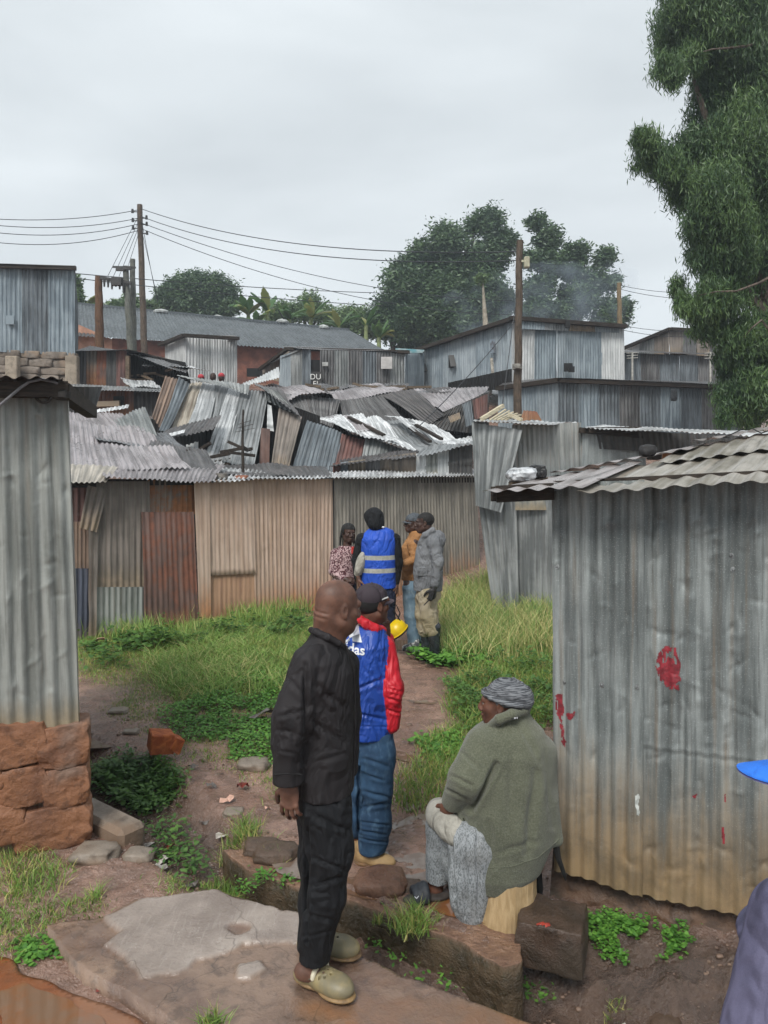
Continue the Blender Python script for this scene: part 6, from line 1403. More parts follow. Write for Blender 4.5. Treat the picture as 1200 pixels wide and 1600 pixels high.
tree('slim dark conifer just right of the tall blue shed', P(121, 520, 38), [P(120, 435, 38)], [blob(120, 445, 38, 4, 2), blob(121, 462, 38, 6, 1.6), blob(121, 482, 38, 8, 1.5)], 2500, .12, 515, LF2, .08, cat='tree')
# ================= PEOPLE =================
def unit(v): v = np.array(v, float); return v/np.linalg.norm(v)
def frame(fwd, up=(0, 0, 1)):
    f = unit(fwd); r = unit(np.cross(f, up)); u = np.cross(r, f); return np.stack([r, f, u], 1)
def skin_mat(name, a, b):
    def f():
        t = NT(name); v = t.coord('Object'); n = t.noise(v, 14, 5, .6); n3 = t.noise(v, 220, 3, .6)
        t.bump(t.math('ADD', n, t.math('MULTIPLY', n3, .5)), .12, .004)
        t.set(t.b.inputs['Subsurface Weight'], .06)
        return t.fin(t.mix(t.ramp(n, .35, .65), lin(b), lin(a)), t.ramp(n, .3, .7, .48, .64), 0, .4)
    return mk(name, f)
def cloth(name, a, b=None, sc=60, weave=.25, rough=.85, big=3, mixlo=.35, mixhi=.65, spec=.3, sheen=0.0):
    def f():
        t = NT(name); v = t.coord('Object'); n = t.noise(v, big, 5, .6); w_ = t.noise(v, sc*6, 3, .6); m2 = t.noise(v, sc*.4, 4, .6)
        t.bump(t.math('ADD', t.math('MULTIPLY', w_, .5), m2), weave, .004)
        if sheen: t.set(t.b.inputs['Sheen Weight'], sheen)
        wr_ = t.noise(t.coord('Object', (1, 1, .5)), 7, 3, .5, .5); rd_ = t.math('ABSOLUTE', t.math('SUBTRACT', wr_, .5)); b0_ = t.n('ShaderNodeBump'); b0_.inputs['Strength'].default_value = .35; b0_.inputs['Distance'].default_value = .05; t.l(t.ramp(rd_, .0, .10), b0_.inputs['Height']); t.bump(t.math('ADD', t.math('MULTIPLY', w_, .5), m2), weave, .004, b0_.outputs[0])
        c = t.mix(t.ramp(n, mixlo, mixhi), lin(b or a), lin(a)); c = t.mix(t.ramp(w_, .4, .7, 0, .25), c, tuple(x*1.5 for x in lin(a)))
        return t.fin(c, rough, 0, spec)
    return mk(name, f)
def crease(f, L):
    return [(f.j(a, b)[[0, 2]], f.j(c, d)[[0, 2]], amp, w) for (a, b, c, d, amp, w) in L]
def folds(amp, sc=(6, 6, 10), seed=1, hf=.3, zones=None, cr=()):
    sc = np.array(sc, float)
    g0 = folds0(amp, sc, seed, hf, zones)
    def f(V, N):
        o = g0(V, N)
        # project onto the plane of the joints, so that a crease keeps its place on a curved front
        for (a, b, am, w) in cr:
            Y0 = V[:, 1].mean(); k = Y0/V[:, 1]; q = np.stack([V[:, 0]*k, CAMZ+(V[:, 2]-CAMZ)*k], 1); d = b-a; t = np.clip(((q-a) @ d)/(d @ d), 0, 1)
            dist = np.linalg.norm(q-a-t[:, None]*d+.006*vnoise(V*14, 5)[:, None], axis=1); e = np.sin(PI*np.clip(t*.86+.07, 0, 1))**.5
            m = np.clip(-N[:, 1]*2+.3, 0, 1)*e
            o = o-am*m*np.exp(-(dist/w)**2)+am*.45*m*np.exp(-((dist-w*2.1)/(w*1.3))**2)
        return o
    return f
def folds0(amp, sc=(6, 6, 10), seed=1, hf=.3, zones=None):
    def f(V, N):
        w = V+.05*np.stack([vnoise(V*5, seed+1), vnoise(V*5, seed+2), vnoise(V*5, seed+3)], 1)
        n = fbm(w*sc, seed, 2); r = 1-2.2*np.abs(n); n_2 = fbm(w*sc*2.3, seed+7, 2)
        a = amp
        if zones is not None:
            a = amp*.5+0*V[:, 0]
            for (c, R, g) in zones: a = a+g*np.exp(-(np.sum((V-np.array(c))**2, 1))/(R*R))
        return a*1.25*(np.maximum(r, -.6)*.8-.3)+a*hf*.9*(1-2*np.abs(n_2))
    return f
def head(s, c, fwd, up=(0, 0, 1), k=1.0, tag_=0, ears=True, nose=1.0, eyes=None, fat=0.0):
    R = frame(fwd, up); c = np.array(c, float)
    p = lambda x, y, z: c+R @ (np.array([x, y, z])*k)
    E = lambda x, y, z, a, b, d, t=tag_, kk=.012, sub=False: s.ell(p(x, y, z), (a*k, b*k, d*k), R, t, kk*k, sub)
    E(0, -.018, .035, .077, .098, .086, kk=.02); E(0, .026, -.035, .063+fat*.3, .068, .078, kk=.03); E(0, .058, -.088, .030+fat*.5, .028, .024, kk=.03)
    E(.042, .055, -.022, .025, .024, .024, kk=.02); E(-.042, .055, -.022, .025, .024, .024, kk=.02)
    s.cap(p(-.036, .080, .028), p(.036, .080, .028), .013*k, None, tag_, .018*k)
    E(.031, .098, .006, .015, .012, .010, kk=.012, sub=True); E(-.031, .098, .006, .015, .012, .010, kk=.012, sub=True)
    E(.031, .084, .0155, .015, .011, .006, kk=.004); E(-.031, .084, .0155, .015, .011, .006, kk=.004); E(.031, .083, -.004, .014, .010, .005, kk=.004); E(-.031, .083, -.004, .014, .010, .005, kk=.004)
    s.cap(p(0, .092, .012), p(0, .108, -.026), .009*k, .014*k, tag_, .012*k)
    for q in (-1, 1): E(q*.015, .100, -.032, .011*nose, .012, .010, kk=.008)
    E(0, .091, -.060, .027, .016, .0085, kk=.007); E(0, .088, -.074, .024, .016, .010, kk=.007); E(0, .102, -.067, .024, .006, .002, kk=.004, sub=True)
    s.cap(p(-.055, .0, -.06), p(-.02, .06, -.09), .022*k, .02*k, tag_, .03*k); s.cap(p(.055, .0, -.06), p(.02, .06, -.09), .022*k, .02*k, tag_, .03*k)
    if ears:
        for q in (-1, 1):
            e = p(q*.079, -.008, -.004); Re = R @ np.array(Matrix.Rotation(-q*.35, 3, 'Z')) @ np.array(Matrix.Rotation(.15, 3, 'X'))
            s.ell(e, (.007*k, .019*k, .032*k), Re, tag_, .006*k); s.ell(e+R @ np.array([q*.008, .004, .003])*k, (.006*k, .011*k, .018*k), Re, tag_, .005*k, True)
            s.ell(p(q*.079, .002, -.03), (.007*k, .009*k, .010*k), Re, tag_, .005*k)
    return p, R
def hand(s, w, d, nrm, tag_=0, k=1.0, curl=(.5, .6, .4), spread=.1, thumb=1, side=1):
    """w wrist, d finger direction, nrm = direction the back of the hand faces"""
    d = unit(d); n = unit(np.array(nrm)-d*np.dot(nrm, d)); x = np.cross(d, n)*side; w = np.array(w, float)
    R = np.stack([x, d, n], 1); p = lambda a, b, c: w+R @ (np.array([a, b, c])*k)
    s.ell(p(0, .048, 0), (.040*k, .052*k, .016*k), R, tag_, .012*k); s.cap(p(0, -.05, 0), p(0, .02, 0), .028*k, .027*k, tag_, .02*k)
    for i, (bx, L, r_) in enumerate(((-.030, .066, .0088), (-.010, .080, .0094), (.010, .085, .0094), (.030, .074, .0090))):
        a = 0; q = p(bx, .086 if i in (1, 2) else .078, .002); sp_ = (i-1.5)*spread; dirx = unit(R @ np.array([sp_, 1, 0]))
        s.ell(q, (.0105*k,)*3, R, tag_, .008*k); ca = [c_*(1+.18*(1.5-i)*.3) for c_ in curl]; rr = r_*k
        for j, fr in enumerate((.45, .30, .25)):
            a += ca[j]; dd = unit(dirx*math.cos(a)-n*math.sin(a)); q2 = q+dd*L*fr*k; s.cap(q, q2, rr, rr*.9, tag_, .0035*k); q = q2; rr *= .9
    q = p(.030, .022, -.004); dd = unit(R @ np.array([.75, .65, -.35])); q2 = q+dd*.042*k; s.cap(q, q2, .015*k, .012*k, tag_, .01*k)
    dd = unit(R @ np.array([.25, .85, -.45])); q3 = q2+dd*.032*k; s.cap(q2, q3, .0115*k, .0105*k, tag_, .004*k); q4 = q3+unit(R @ np.array([.05, .9, -.5]))*.024*k; s.cap(q3, q4, .0105*k, .0085*k, tag_, .004*k)
class Fig:
    def __init__(s, Y): s.Y = Y; s.s = F/Y
    def j(s, px, py, dy=0): return P(px, py, s.Y+dy)
    def ring(s, L, R_, py, ry, dy=0, yaw=0, Lx=None):
        c = P((L+R_)/2, py, s.Y+dy); return (c[0], c[1], c[2], (R_-L)/2/F*(s.Y+dy), ry, yaw)
    def m(s, px): return px/s.s
SK1 = skin_mat('skin_brown', '#6e4e40', '#523a30'); SK2 = skin_mat('skin_dark', '#4e362c', '#382620'); SK3 = skin_mat('skin_warm', '#6a4636', '#4f3429')
MEYE = simple('eye_white', '#8d8078', '#7d7068', 20, .4); MIRIS = simple('iris', '#1b120e', '#120c09', 20, .15)
def eyes(parent, p, k=1.0):
    for q in (-1, 1):
        s = SDF().ell(p(q*.031, .0815, .006), (.0095*k,)*3); o = figmesh('eye', [(s, .003*k)], [MEYE], parent)
        s = SDF().ell(p(q*.031, .0880, .006), (.0045*k, .0045*k, .0045*k)); figmesh('pupil', [(s, .0018*k)], [MIRIS], o)
def shoe(f, heel, toe, w, name, mats, parent, style='shoe', h=.07, vox=.005, lab=None):
    """heel and toe on the ground"""
    heel = np.array(heel); toe = np.array(toe); d = toe-heel; L = np.linalg.norm(d); R = frame(d); p = lambda x, y, z: heel+R @ np.array([x*w/.1, y*L/.28, z])
    sf = lambda a, b, c: np.array([a*w/.1, b*L/.28, c])
    s = SDF()
    if style == 'clog':
        s.ell(p(0, .195, .035), sf(.052, .085, .045), R, 0, .02).ell(p(0, .12, .04), sf(.046, .06, .045), R, 0, .03).ell(p(0, .05, .022), sf(.040, .06, .03), R, 0, .02)
        s.ell(p(0, .06, .07), sf(.030, .062, .05), R, 0, .01, True)
        for (x, y) in ((-.018, .175), (.006, .18), (.026, .165), (-.006, .155), (.015, .15), (-.026, .15), (.034, .145)): s.ell(p(x, y, .078 if abs(x) < .03 else .068), (.0055, .0055, .025), R, 0, .002, True)
        o = figmesh(name, [(s, .0035)], mats[:1], parent)
        q = SDF(); q.ell(p(0, .20, .008), sf(.054, .088, .016), R, 0, .01).ell(p(0, .07, .008), sf(.043, .078, .016), R, 0, .02)
        figmesh('sole', [(q, .004)], mats[1:2], o)
        st = SDF(); pts = [p(-.044, .115, .055), p(-.040, .07, .075), p(-.024, .045, .085), p(0, .038, .088), p(.024, .045, .085), p(.040, .07, .075), p(.044, .115, .055)]
        pts = [p(math.cos(a_)*.047, .105-.055*math.sin(a_)*.9, .058+.035*math.sin(a_)) for a_ in np.linspace(0, PI, 13)]
        st.chain(pts, [.007]*13, 0, .004); figmesh('strap', [(st, .0035)], mats[2:3], o)
        b2 = SDF(); pts = [p(math.cos(a_)*.044, .118+.0*a_, .056+.040*math.sin(a_)) for a_ in np.linspace(.1, PI-.1, 11)]; b2.chain(pts, [.010]*11, 0, .004); figmesh('top_band', [(b2, .0035)], mats[3:4], o)
    elif style == 'boot':
        s.ell(p(0, .19, .035), sf(.047, .085, .042), R, 0, .02).ell(p(0, .10, .045), sf(.042, .08, .055), R, 0, .03).ell(p(0, .045, .04), sf(.040, .05, .05), R, 0, .02)
        s.cap(p(0, .055, .05), p(0, .06, h), .045, .055, 0, .03)
        o = figmesh(name, [(s, vox)], mats[:1], parent, disp=folds(.003, (9, 9, 14), 5)); q = SDF(); q.ell(p(0, .19, .006), sf(.050, .088, .014), R, 0, .01).ell(p(0, .06, .006), sf(.044, .07, .014), R, 0, .02); figmesh('sole', [(q, vox)], mats[1:2], o)
    elif style == 'slide':
        s.ell(p(0, .19, .012), sf(.048, .085, .018), R, 0, .01).ell(p(0, .07, .012), sf(.040, .075, .018), R, 0, .02); o = figmesh(name, [(s, .004)], mats[1:2], parent)
        st = SDF(); pts = [p(math.cos(a_)*.052, .175, .020+.050*math.sin(a_)) for a_ in np.linspace(0, PI, 13)]; st2 = [p(math.cos(a_)*.050, .205, .018+.042*math.sin(a_)) for a_ in np.linspace(0, PI, 13)]; st3 = [p(math.cos(a_)*.050, .148, .022+.056*math.sin(a_)) for a_ in np.linspace(0, PI, 13)]
        for c_ in (pts, st2, st3): st.chain(c_, [.013]*13, 0, .015)
        figmesh('strap', [(st, .004)], mats[0:1], o)
    else:
        s.ell(p(0, .185, .034), sf(.047, .09, .036), R, 0, .02).ell(p(0, .10, .05), sf(.040, .075, .05), R, 0, .03).ell(p(0, .045, .045), sf(.036, .045, .05), R, 0, .02); s.cap(p(0, .06, .06), p(0, .065, .10), .042, .043, 0, .02)
        o = figmesh(name, [(s, vox)], mats[:1], parent, disp=folds(.0025, (9, 9, 14), 5)); q = SDF(); q.ell(p(0, .19, .010), sf(.050, .092, .018), R, 0, .01).ell(p(0, .06, .010), sf(.043, .07, .018), R, 0, .02); figmesh('sole', [(q, vox)], mats[1:2], o)
    return o
def lace(parent, a, b, n, m, r=.004):
    pass

# ---------- bald man in black ----------
f = Fig(3.12)
pm = thing('person', 'bald man in black shirt and trousers with muddy clogs standing on the slab', 'person', (f.j(505, 1530)[0], 3.12, 0))
hf = unit((.86, .50, -.16)); hc = f.j(529, 948, 0)
s = SDF(); p_, R_ = head(s, hc, hf, (.12, 0, 1), .935, 0, nose=1.25, fat=.015)
s.ell(p_(0, -.068, -.035), (.056, .038, .045), R_, 0, .03)
s.cap(p_(0, -.012, -.06), f.j(513, 1018, .02), .060, .068, 0, .03); s.cap(p_(0, -.05, -.05), f.j(502, 1010, .0), .044, .055, 0, .03)
for dz in (-.050, -.026):
    q7 = [p_(math.sin(a_)*.064, -.062-math.cos(a_)*.048, dz) for a_ in np.linspace(-1.0, 1.2, 7)]
    for k_ in range(6): s.cap(q7[k_], q7[k_+1], .0012, .0012, 0, .010, True)
bs_ = SDF().tor([f.ring(478, 535, 1222, .12), f.ring(465, 540, 1120, .13), f.ring(470, 540, 1040, .15), f.ring(495, 535, 1012, .07)], 0, .04)
bs_.cap(f.j(505, 1240, -.04), f.j(512, 1365, -.06), .075, .055).cap(f.j(512, 1365, -.06), f.j(484, 1497, -.05), .05, .036).cap(f.j(498, 1240, .1), f.j(495, 1360, .13), .075, .055).cap(f.j(495, 1360, .13), f.j(486, 1470, .16), .05, .036)
bs_.cap(f.j(478, 1035, -.12), f.j(452, 1130, -.17), .045, .04).cap(f.j(452, 1130, -.17), f.j(452, 1222, -.15), .04, .029)
bs_.cap(f.j(535, 1040, .16), f.j(540, 1130, .2), .045, .04).cap(f.j(540, 1130, .2), f.j(540, 1200, .18), .04, .03)
bs_.ell(f.j(476, 1513, -.05)+[0, 0, -.01], (.045, .034, .035)).cap(f.j(476, 1518, -.05), f.j(520, 1528, -.06), .034, .028).cap(f.j(478, 1485, .16), f.j(530, 1495, .15), .034, .028)
hs_ = SDF(); hand(hs_, f.j(453, 1226, -.15), (-.03, -.02, -1), (-.30, -.95, 0), 0, 1.02, (.30, .45, .30), .10, side=1)
figmesh('body', [(s, .0045), (bs_, .012), (hs_, .0036)], [SK1], pm); eyes(pm, p_, .935)
MBLK_ = cloth('black_cotton', '#221f21', '#191719', 70, .3, .75, 4, spec=.35); MBLKT = cloth('black_trousers', '#15171b', '#0f1013', 70, .3, .8, 4, spec=.3)
s = SDF().tor([f.ring(459, 552, 1230, .172, .02), f.ring(453, 553, 1190, .168, .02), f.ring(447, 555, 1130, .165, .02), f.ring(450, 555, 1080, .175, .02), f.ring(453, 553, 1045, .19, .02), f.ring(461, 546, 1022, .18, .02), f.ring(477, 538, 1004, .12, .02), f.ring(487, 534, 988, .080, .01)], 0, .04)
s.cap(f.j(484, 1036, -.10), f.j(456, 1120, -.16), .078, .068, 0, .05); s.cap(f.j(456, 1120, -.16), f.j(449, 1160, -.16), .066, .062, 0, .04)
s.tor([f.ring(426, 473, 1223, .058, -.16), f.ring(427, 474, 1190, .058, -.16), f.ring(430, 474, 1150, .06, -.16), f.ring(435, 474, 1120, .058, -.16)], 0, .03)
s.cap(f.j(536, 1040, .16), f.j(541, 1120, .2), .072, .062, 0, .04); s.cap(f.j(541, 1120, .2), f.j(542, 1200, .19), .06, .05, 0, .03)
# collar
s.chain([f.j(486, 984, .0), f.j(494, 988, -.06), f.j(512, 996, -.085), f.j(529, 1006, -.07), f.j(540, 1012, .0)], [.012, .013, .013, .013, .012], 0, .008)
sh_ = figmesh('shirt', [(s, .0065)], [MBLK_], pm, disp=folds(.009, (4, 4, 5), 11, .25, [(f.j(456, 1130, -.16), .12, .010), (f.j(475, 1050, -.1), .14, .008), (f.j(500, 1200), .14, .006)], crease(f, [(478, 1040, 474, 1195, .016, .010), (432, 1122, 470, 1113, .008, .008), (434, 1142, 468, 1152, .007, .008), (484, 1062, 538, 1108, .007, .012), (480, 1125, 540, 1162, .007, .012), (488, 1196, 540, 1178, .006, .010), (490, 1025, 500, 1070, .006, .010), (446, 1060, 470, 1085, .006, .010), (430, 1172, 470, 1180, .005, .007)])))
b = MB(); pts = [f.j(542, 1012, -.04), f.j(553, 1050, -.03), f.j(556, 1120, -.02), f.j(552, 1215, -.02)]; b.tube(pts, .004, 6); b.build('placket', MBLK_, sh_)
b = MB(); b.tube([f.j(427, 1210, -.215), f.j(450, 1209, -.222), f.j(472, 1210, -.20)], .0025, 5); b.build('cuff_seam', MDARK, sh_)
s = SDF().tor([f.ring(474, 541, 1262, .115, .02), f.ring(474, 541, 1235, .115, .02), f.ring(474, 540, 1205, .115, .02)], 0, .03)
s.chain([f.j(508, 1258, -.045), f.j(516, 1330, -.06), f.j(510, 1400, -.06), f.j(494, 1470, -.05)], [.106, .084, .070, .058], 0, .05)
s.tor([f.ring(469, 514, 1500, .058, -.05), f.ring(470, 519, 1470, .06, -.05), f.ring(474, 529, 1430, .064, -.05)], 0, .03)
s.chain([f.j(498, 1258, .10), f.j(496, 1340, .12), f.j(492, 1410, .14), f.j(488, 1462, .15)], [.098, .074, .062, .052], 0, .05)
s.tor([f.ring(465, 510, 1482, .058, .15), f.ring(467, 512, 1450, .06, .15), f.ring(472, 515, 1420, .06, .14)], 0, .03)
figmesh('trousers', [(s, .006)], [MBLKT], pm, disp=folds(.008, (5, 5, 5), 13, .3, [(f.j(510, 1290), .14, .010), (f.j(515, 1370), .10, .008), (f.j(490, 1490), .07, .008)], crease(f, [(482, 1285, 479, 1480, .020, .007), (475, 1240, 543, 1266, .008, .010), (482, 1278, 545, 1304, .009, .010), (484, 1345, 542, 1368, .008, .009), (486, 1392, 536, 1374, .008, .009), (478, 1432, 522, 1448, .006, .008), (472, 1470, 516, 1462, .006, .007), (500, 1300, 506, 1345, .005, .010), (520, 1240, 530, 1275, .004, .005)])))
MCL = simple('clog_khaki', '#716a54', '#8d7f5a', 9, .5, 0, .15); MCLS = simple('clog_sole', '#8a6f4a', '#5f4a33', 18, .6); MCLB = simple('clog_band', '#d4cdb9', '#b9b19a', 9, .5); MCLT = simple('clog_strap', '#5f5b4c', '#4d493d', 9, .6)
g1 = G(463, 1503, .0); g1 = np.array([f.j(462, 1500)[0], 3.12-.02, .012]); t1 = np.array([f.j(549, 1540, -.12)[0], 2.98, .012])
shoe(f, (f.j(463, 1500)[0], 3.14, .012), (f.j(553, 1540)[0]-.0, 2.99, .012), .112, 'clog', [MCL, MCLS, MCLT, MCLB], pm, 'clog')
shoe(f, (f.j(460, 1490, .2)[0]+.02, 3.33, .012), (f.j(563, 1490, .2)[0], 3.26, .012), .112, 'clog', [MCL, MCLS, MCLT, MCLB], pm, 'clog')

# ---------- man in blue and red jacket ----------
f = Fig(4.35)
pa = thing('person', 'man in cap, blue and red sports jacket and jeans rubbing his chin', 'person', (f.j(580, 1350)[0], 4.35, -.12))
hf = unit((.80, .60, -.05)); hc = f.j(583, 943, .02)
s = SDF(); p_, R_ = head(s, hc, hf, (.05, 0, 1), .98, 0, nose=1.1)
pA, RA = p_, R_
s.cap(p_(0, -.02, -.06), f.j(576, 992, .02), .055, .06, 0, .03)
b0 = SDF().tor([f.ring(560, 608, 1150, .11), f.ring(545, 602, 1080, .12), f.ring(545, 600, 1010, .14), f.ring(563, 590, 985, .06)], 0, .04)
b0.cap(f.j(592, 1160, -.04), f.j(592, 1250, -.04), .075, .055).cap(f.j(592, 1250, -.04), f.j(582, 1330, -.04), .05, .04).cap(f.j(562, 1160, .08), f.j(556, 1240, .1), .075, .055).cap(f.j(556, 1240, .1), f.j(553, 1310, .12), .05, .04)
b0.cap(f.j(600, 1010, .0), f.j(613, 1075, -.06), .042, .04).cap(f.j(613, 1075, -.06), f.j(610, 1135, -.02), .04, .03)
b0.cap(f.j(590, 1000, .16), f.j(606, 1040, .26), .042, .04).cap(f.j(606, 1040, .26), f.j(604, 992, .18), .035, .028)
hs_ = SDF(); hand(hs_, f.j(604, 992, .17), (-.05, -.1, 1), (.8, -.6, 0), 0, .92, (.7, .9, .6), .05, side=-1)
figmesh('body', [(s, .0055), (b0, .014), (hs_, .0045)], [SK3], pa); eyes(pa, p_, .98)
# hair stubble under the cap
s = SDF().ell(p_(0, -.022, .015), (.079, .100, .085), R_); MHAIR = simple('black_hair', '#151312', '#0d0c0b', 60, .8, 0, .6, .004)
figmesh('hair', [(s, .006)], [MHAIR], pa, keep=lambda C: ((C-hc) @ R_[:, 1] < -.0) & ((C-hc) @ R_[:, 2] > -.062))
def cap_on(parent, p, R, hc, k, mats, brim=(0, .125, .036), tilt=-.25, low=.026, name='cap', bl=.075, vox=.005):
    s = SDF().ell(p(0, -.018, .040), (.086*k, .107*k, .084*k), R); o = figmesh(name, [(s, vox)], mats[:1], parent, disp=folds(.002, (9, 9, 9), 4), keep=lambda C: (C-hc) @ R[:, 2] > (low*k+.12*((C-hc) @ R[:, 1])))
    V = []; nu, nv = 17, 7
    for lay in (0, 1):
        for j in range(nv):
            for i in range(nu):
                u = -1+2*i/(nu-1); v = j/(nv-1); a_ = u*1.15
                y0_ = .085*math.cos(a_)-.01; x = .082*math.sin(a_)*(1-.10*v); y = y0_+v*bl*.98*math.sqrt(max(0, 1-abs(u)**2.6))
                V.append(p(x, y, brim[2]-.004-.030*u*u-(.16-tilt*.5)*(y-.02)*.35-.004*lay))
    n_ = nu*nv; Q = [[j*nu+i, j*nu+i+1, (j+1)*nu+i+1, (j+1)*nu+i] for j in range(nv-1) for i in range(nu-1)]; Q2 = [[q+n_ for q in f_][::-1] for f_ in Q]
    rim = [(nv-1)*nu+i for i in range(nu)]; Q3 = [[rim[i], rim[i+1], rim[i+1]+n_, rim[i]+n_][::-1] for i in range(nu-1)]
    mesh('brim', V, Q+Q2+Q3, [mats[1], mats[-1]], o, mi=[0]*len(Q)+[1]*(len(Q2)+len(Q3)), smooth=True)
    b = MB(); c_ = p(0, -.018, .124); b.tube([c_, c_+R[:, 2]*.006], [.008, .004], 8); b.build('button', mats[0], o)
    return o
MCAP = cloth('cap_charcoal', '#3a3238', '#2d272c', 80, .2, .8); MCAPB = cloth('cap_brim', '#4e444b', '#41383f', 80, .2, .75)
co = cap_on(pa, p_, R_, hc, .98, [MCAP, MCAPB])
b = MB(); b.box(p_(.083, .02, .043), (.004, .055, .007), R=R_ @ np.array(Matrix.Rotation(.25, 3, 'X'))); b.build('side_mark', MWT, co)
MJB = cloth('jacket_blue', '#1f479e', '#173a86', 90, .15, .45, 3, spec=.5); MJR = cloth('jacket_red', '#c2202e', '#a81b27', 90, .15, .5, 3, spec=.45)
s = SDF().tor([f.ring(530, 612, 1147, .135), f.ring(522, 613, 1120, .145), f.ring(520, 612, 1070, .15), f.ring(522, 611, 1030, .165), f.ring(532, 609, 1005, .16), f.ring(550, 602, 988, .11), f.ring(560, 598, 978, .075)], 0, .035)
s.cap(f.j(601, 1012, .0), f.j(613, 1075, -.07), .066, .060, 1, .02); s.cap(f.j(613, 1075, -.07), f.j(612, 1132, -.04), .058, .046, 1, .02)
s.cap(f.j(530, 1020, .05), f.j(530, 1080, .14), .06, .055, 1, .02)
s.cap(f.j(590, 1004, .15), f.j(606, 1040, .26), .06, .055, 1, .02); s.cap(f.j(606, 1040, .26), f.j(605, 998, .19), .05, .042, 1, .02)
s.chain([f.j(563, 968, -.02), f.j(572, 975, -.075), f.j(586, 982, -.06), f.j(598, 985, .01)], [.024, .026, .026, .022], 1, .01); s.chain([f.j(563, 968, -.02), f.j(566, 968, .06), f.j(582, 978, .09)], [.024, .026, .024], 1, .01)
def am(C, mi):
    return mi
jk = figmesh('jacket', [(s, .0065)], [MJB, MJR], pa, disp=folds(.007, (5, 5, 7), 21, .3, [(f.j(618, 1075, -.07), .1, .007), (f.j(570, 1120, -.1), .14, .005), (f.j(612, 1120, -.05), .06, .006)], crease(f, [(540, 1112, 604, 1127, .010, .009), (536, 1088, 600, 1062, .009, .011), (560, 1032, 578, 1062, .006, .010), (606, 1076, 626, 1083, .009, .007), (606, 1093, 627, 1100, .009, .007), (605, 1111, 627, 1118, .008, .006), (602, 1002, 606, 1136, .008, .005), (548, 1136, 608, 1138, .006, .005), (590, 1030, 600, 1075, .006, .009)])))
bvj = bvh_of([jk])
def decal(bv, name, V3, faces, mat, parent, d=(0, 1, 0), lift=.004, off=.5):
    d = Vector(d).normalized(); V = []
    for v in V3:
        r = bv.ray_cast(Vector(v)-d*off, d, off*2.5); V.append(np.array(r[0]-d*lift) if r[0] is not None else np.array(v))
    return mesh(name, V, faces, mat, parent)
def textdecal(bv, name, st, c, size, mat, parent, rz=0, d=(0, 1, 0), shear=0):
    cu = bpy.data.curves.new('t', 'FONT'); cu.body = st; cu.size = size; cu.align_x = 'CENTER'; cu.align_y = 'CENTER'; cu.offset = size*.022; cu.resolution_u = 4
    o = bpy.data.objects.new('t', cu); col.objects.link(o); me = bpy.data.meshes.new_from_object(o.evaluated_get(bpy.context.evaluated_depsgraph_get())); bpy.data.objects.remove(o)
    import bmesh
    bm = bmesh.new(); bm.from_mesh(me); bmesh.ops.triangulate(bm, faces=bm.faces[:])
    for _ in range(2):
        es = [e for e in bm.edges if e.calc_length() > .012]
        if es: bmesh.ops.subdivide_edges(bm, edges=es, cuts=1)
        bmesh.ops.triangulate(bm, faces=bm.faces[:])
    cr, sr = math.cos(rz), math.sin(rz)
    V = [np.array(c)+np.array([v.co.x*cr-v.co.y*sr, 0, v.co.x*sr+v.co.y*cr]) for v in bm.verts]; bm.verts.index_update(); Fc = [[v.index for v in fc.verts] for fc in bm.faces]; bm.free()
    return decal(bv, name, V, Fc, mat, parent, d)
MPRT = simple('white_print', '#dfe2e6', '#cfd3d8', 20, .6)
textdecal(bvj, 'print_word', 'adidas', f.j(544, 1018, -.2), .076, MPRT, jk, rz=-.06)
for k, (x0, x1, hh) in enumerate(((511, 524, 9), (529, 543, 16), (548, 563, 22))):
    yb = 1008; qs = []
    V = []; Fc = []
    for i in range(7):
        u = i/6; cx0 = x0-6+6*(1-u)*0+(0); lx = x0-8+8*(1-u)*1.0; 
        ax = x0+(x1-x0)*0; top = yb-hh
        px0 = (x0-7*(u))+2; px1 = (x1-7*(u))+2; py = yb-hh*u
        V += [f.j(px0, py, -.2), f.j((px0+px1)/2, py, -.2), f.j(px1, py, -.2)]
    for i in range(6): Fc += [[i*3, i*3+1, i*3+4, i*3+3], [i*3+1, i*3+2, i*3+5, i*3+4]]
    decal(bvj, 'print_bar', V, Fc, MPRT, jk)
def jeans(name, a, b_, worn):
    def fn():
        t = NT(name); v = t.coord('Object'); n = t.noise(v, 4, 5, .65); w_ = t.noise(v, 300, 3, .6); m2 = t.noise(t.coord('Object', (1, 1, .5)), 24, 4, .6)
        t.bump(t.math('ADD', t.math('MULTIPLY', w_, .5), m2), .3, .004)
        c = t.mix(t.ramp(n, .35, .65), lin(b_), lin(a)); c = t.mix(t.ramp(m2, .5, .75, 0, .5), c, lin(worn)); return t.fin(c, .85, 0, .25)
    return mk(name, fn)
MJN = jeans('jeans_blue', '#36536f', '#263c54', '#5b7890')
s = SDF().tor([f.ring(552, 615, 1190, .11), f.ring(552, 615, 1160, .12), f.ring(555, 613, 1140, .12)], 0, .03)
s.chain([f.j(590, 1180, -.04), f.j(591, 1230, -.045), f.j(588, 1280, -.04), f.j(582, 1316, -.04)], [.100, .084, .078, .072], 0, .04)
s.tor([f.ring(562, 602, 1328, .066, -.04), f.ring(563, 606, 1310, .066, -.04), f.ring(566, 610, 1290, .07, -.04)], 0, .03)
s.chain([f.j(562, 1180, .08), f.j(557, 1230, .09), f.j(554, 1270, .11), f.j(553, 1292, .12)], [.094, .080, .072, .066], 0, .04)
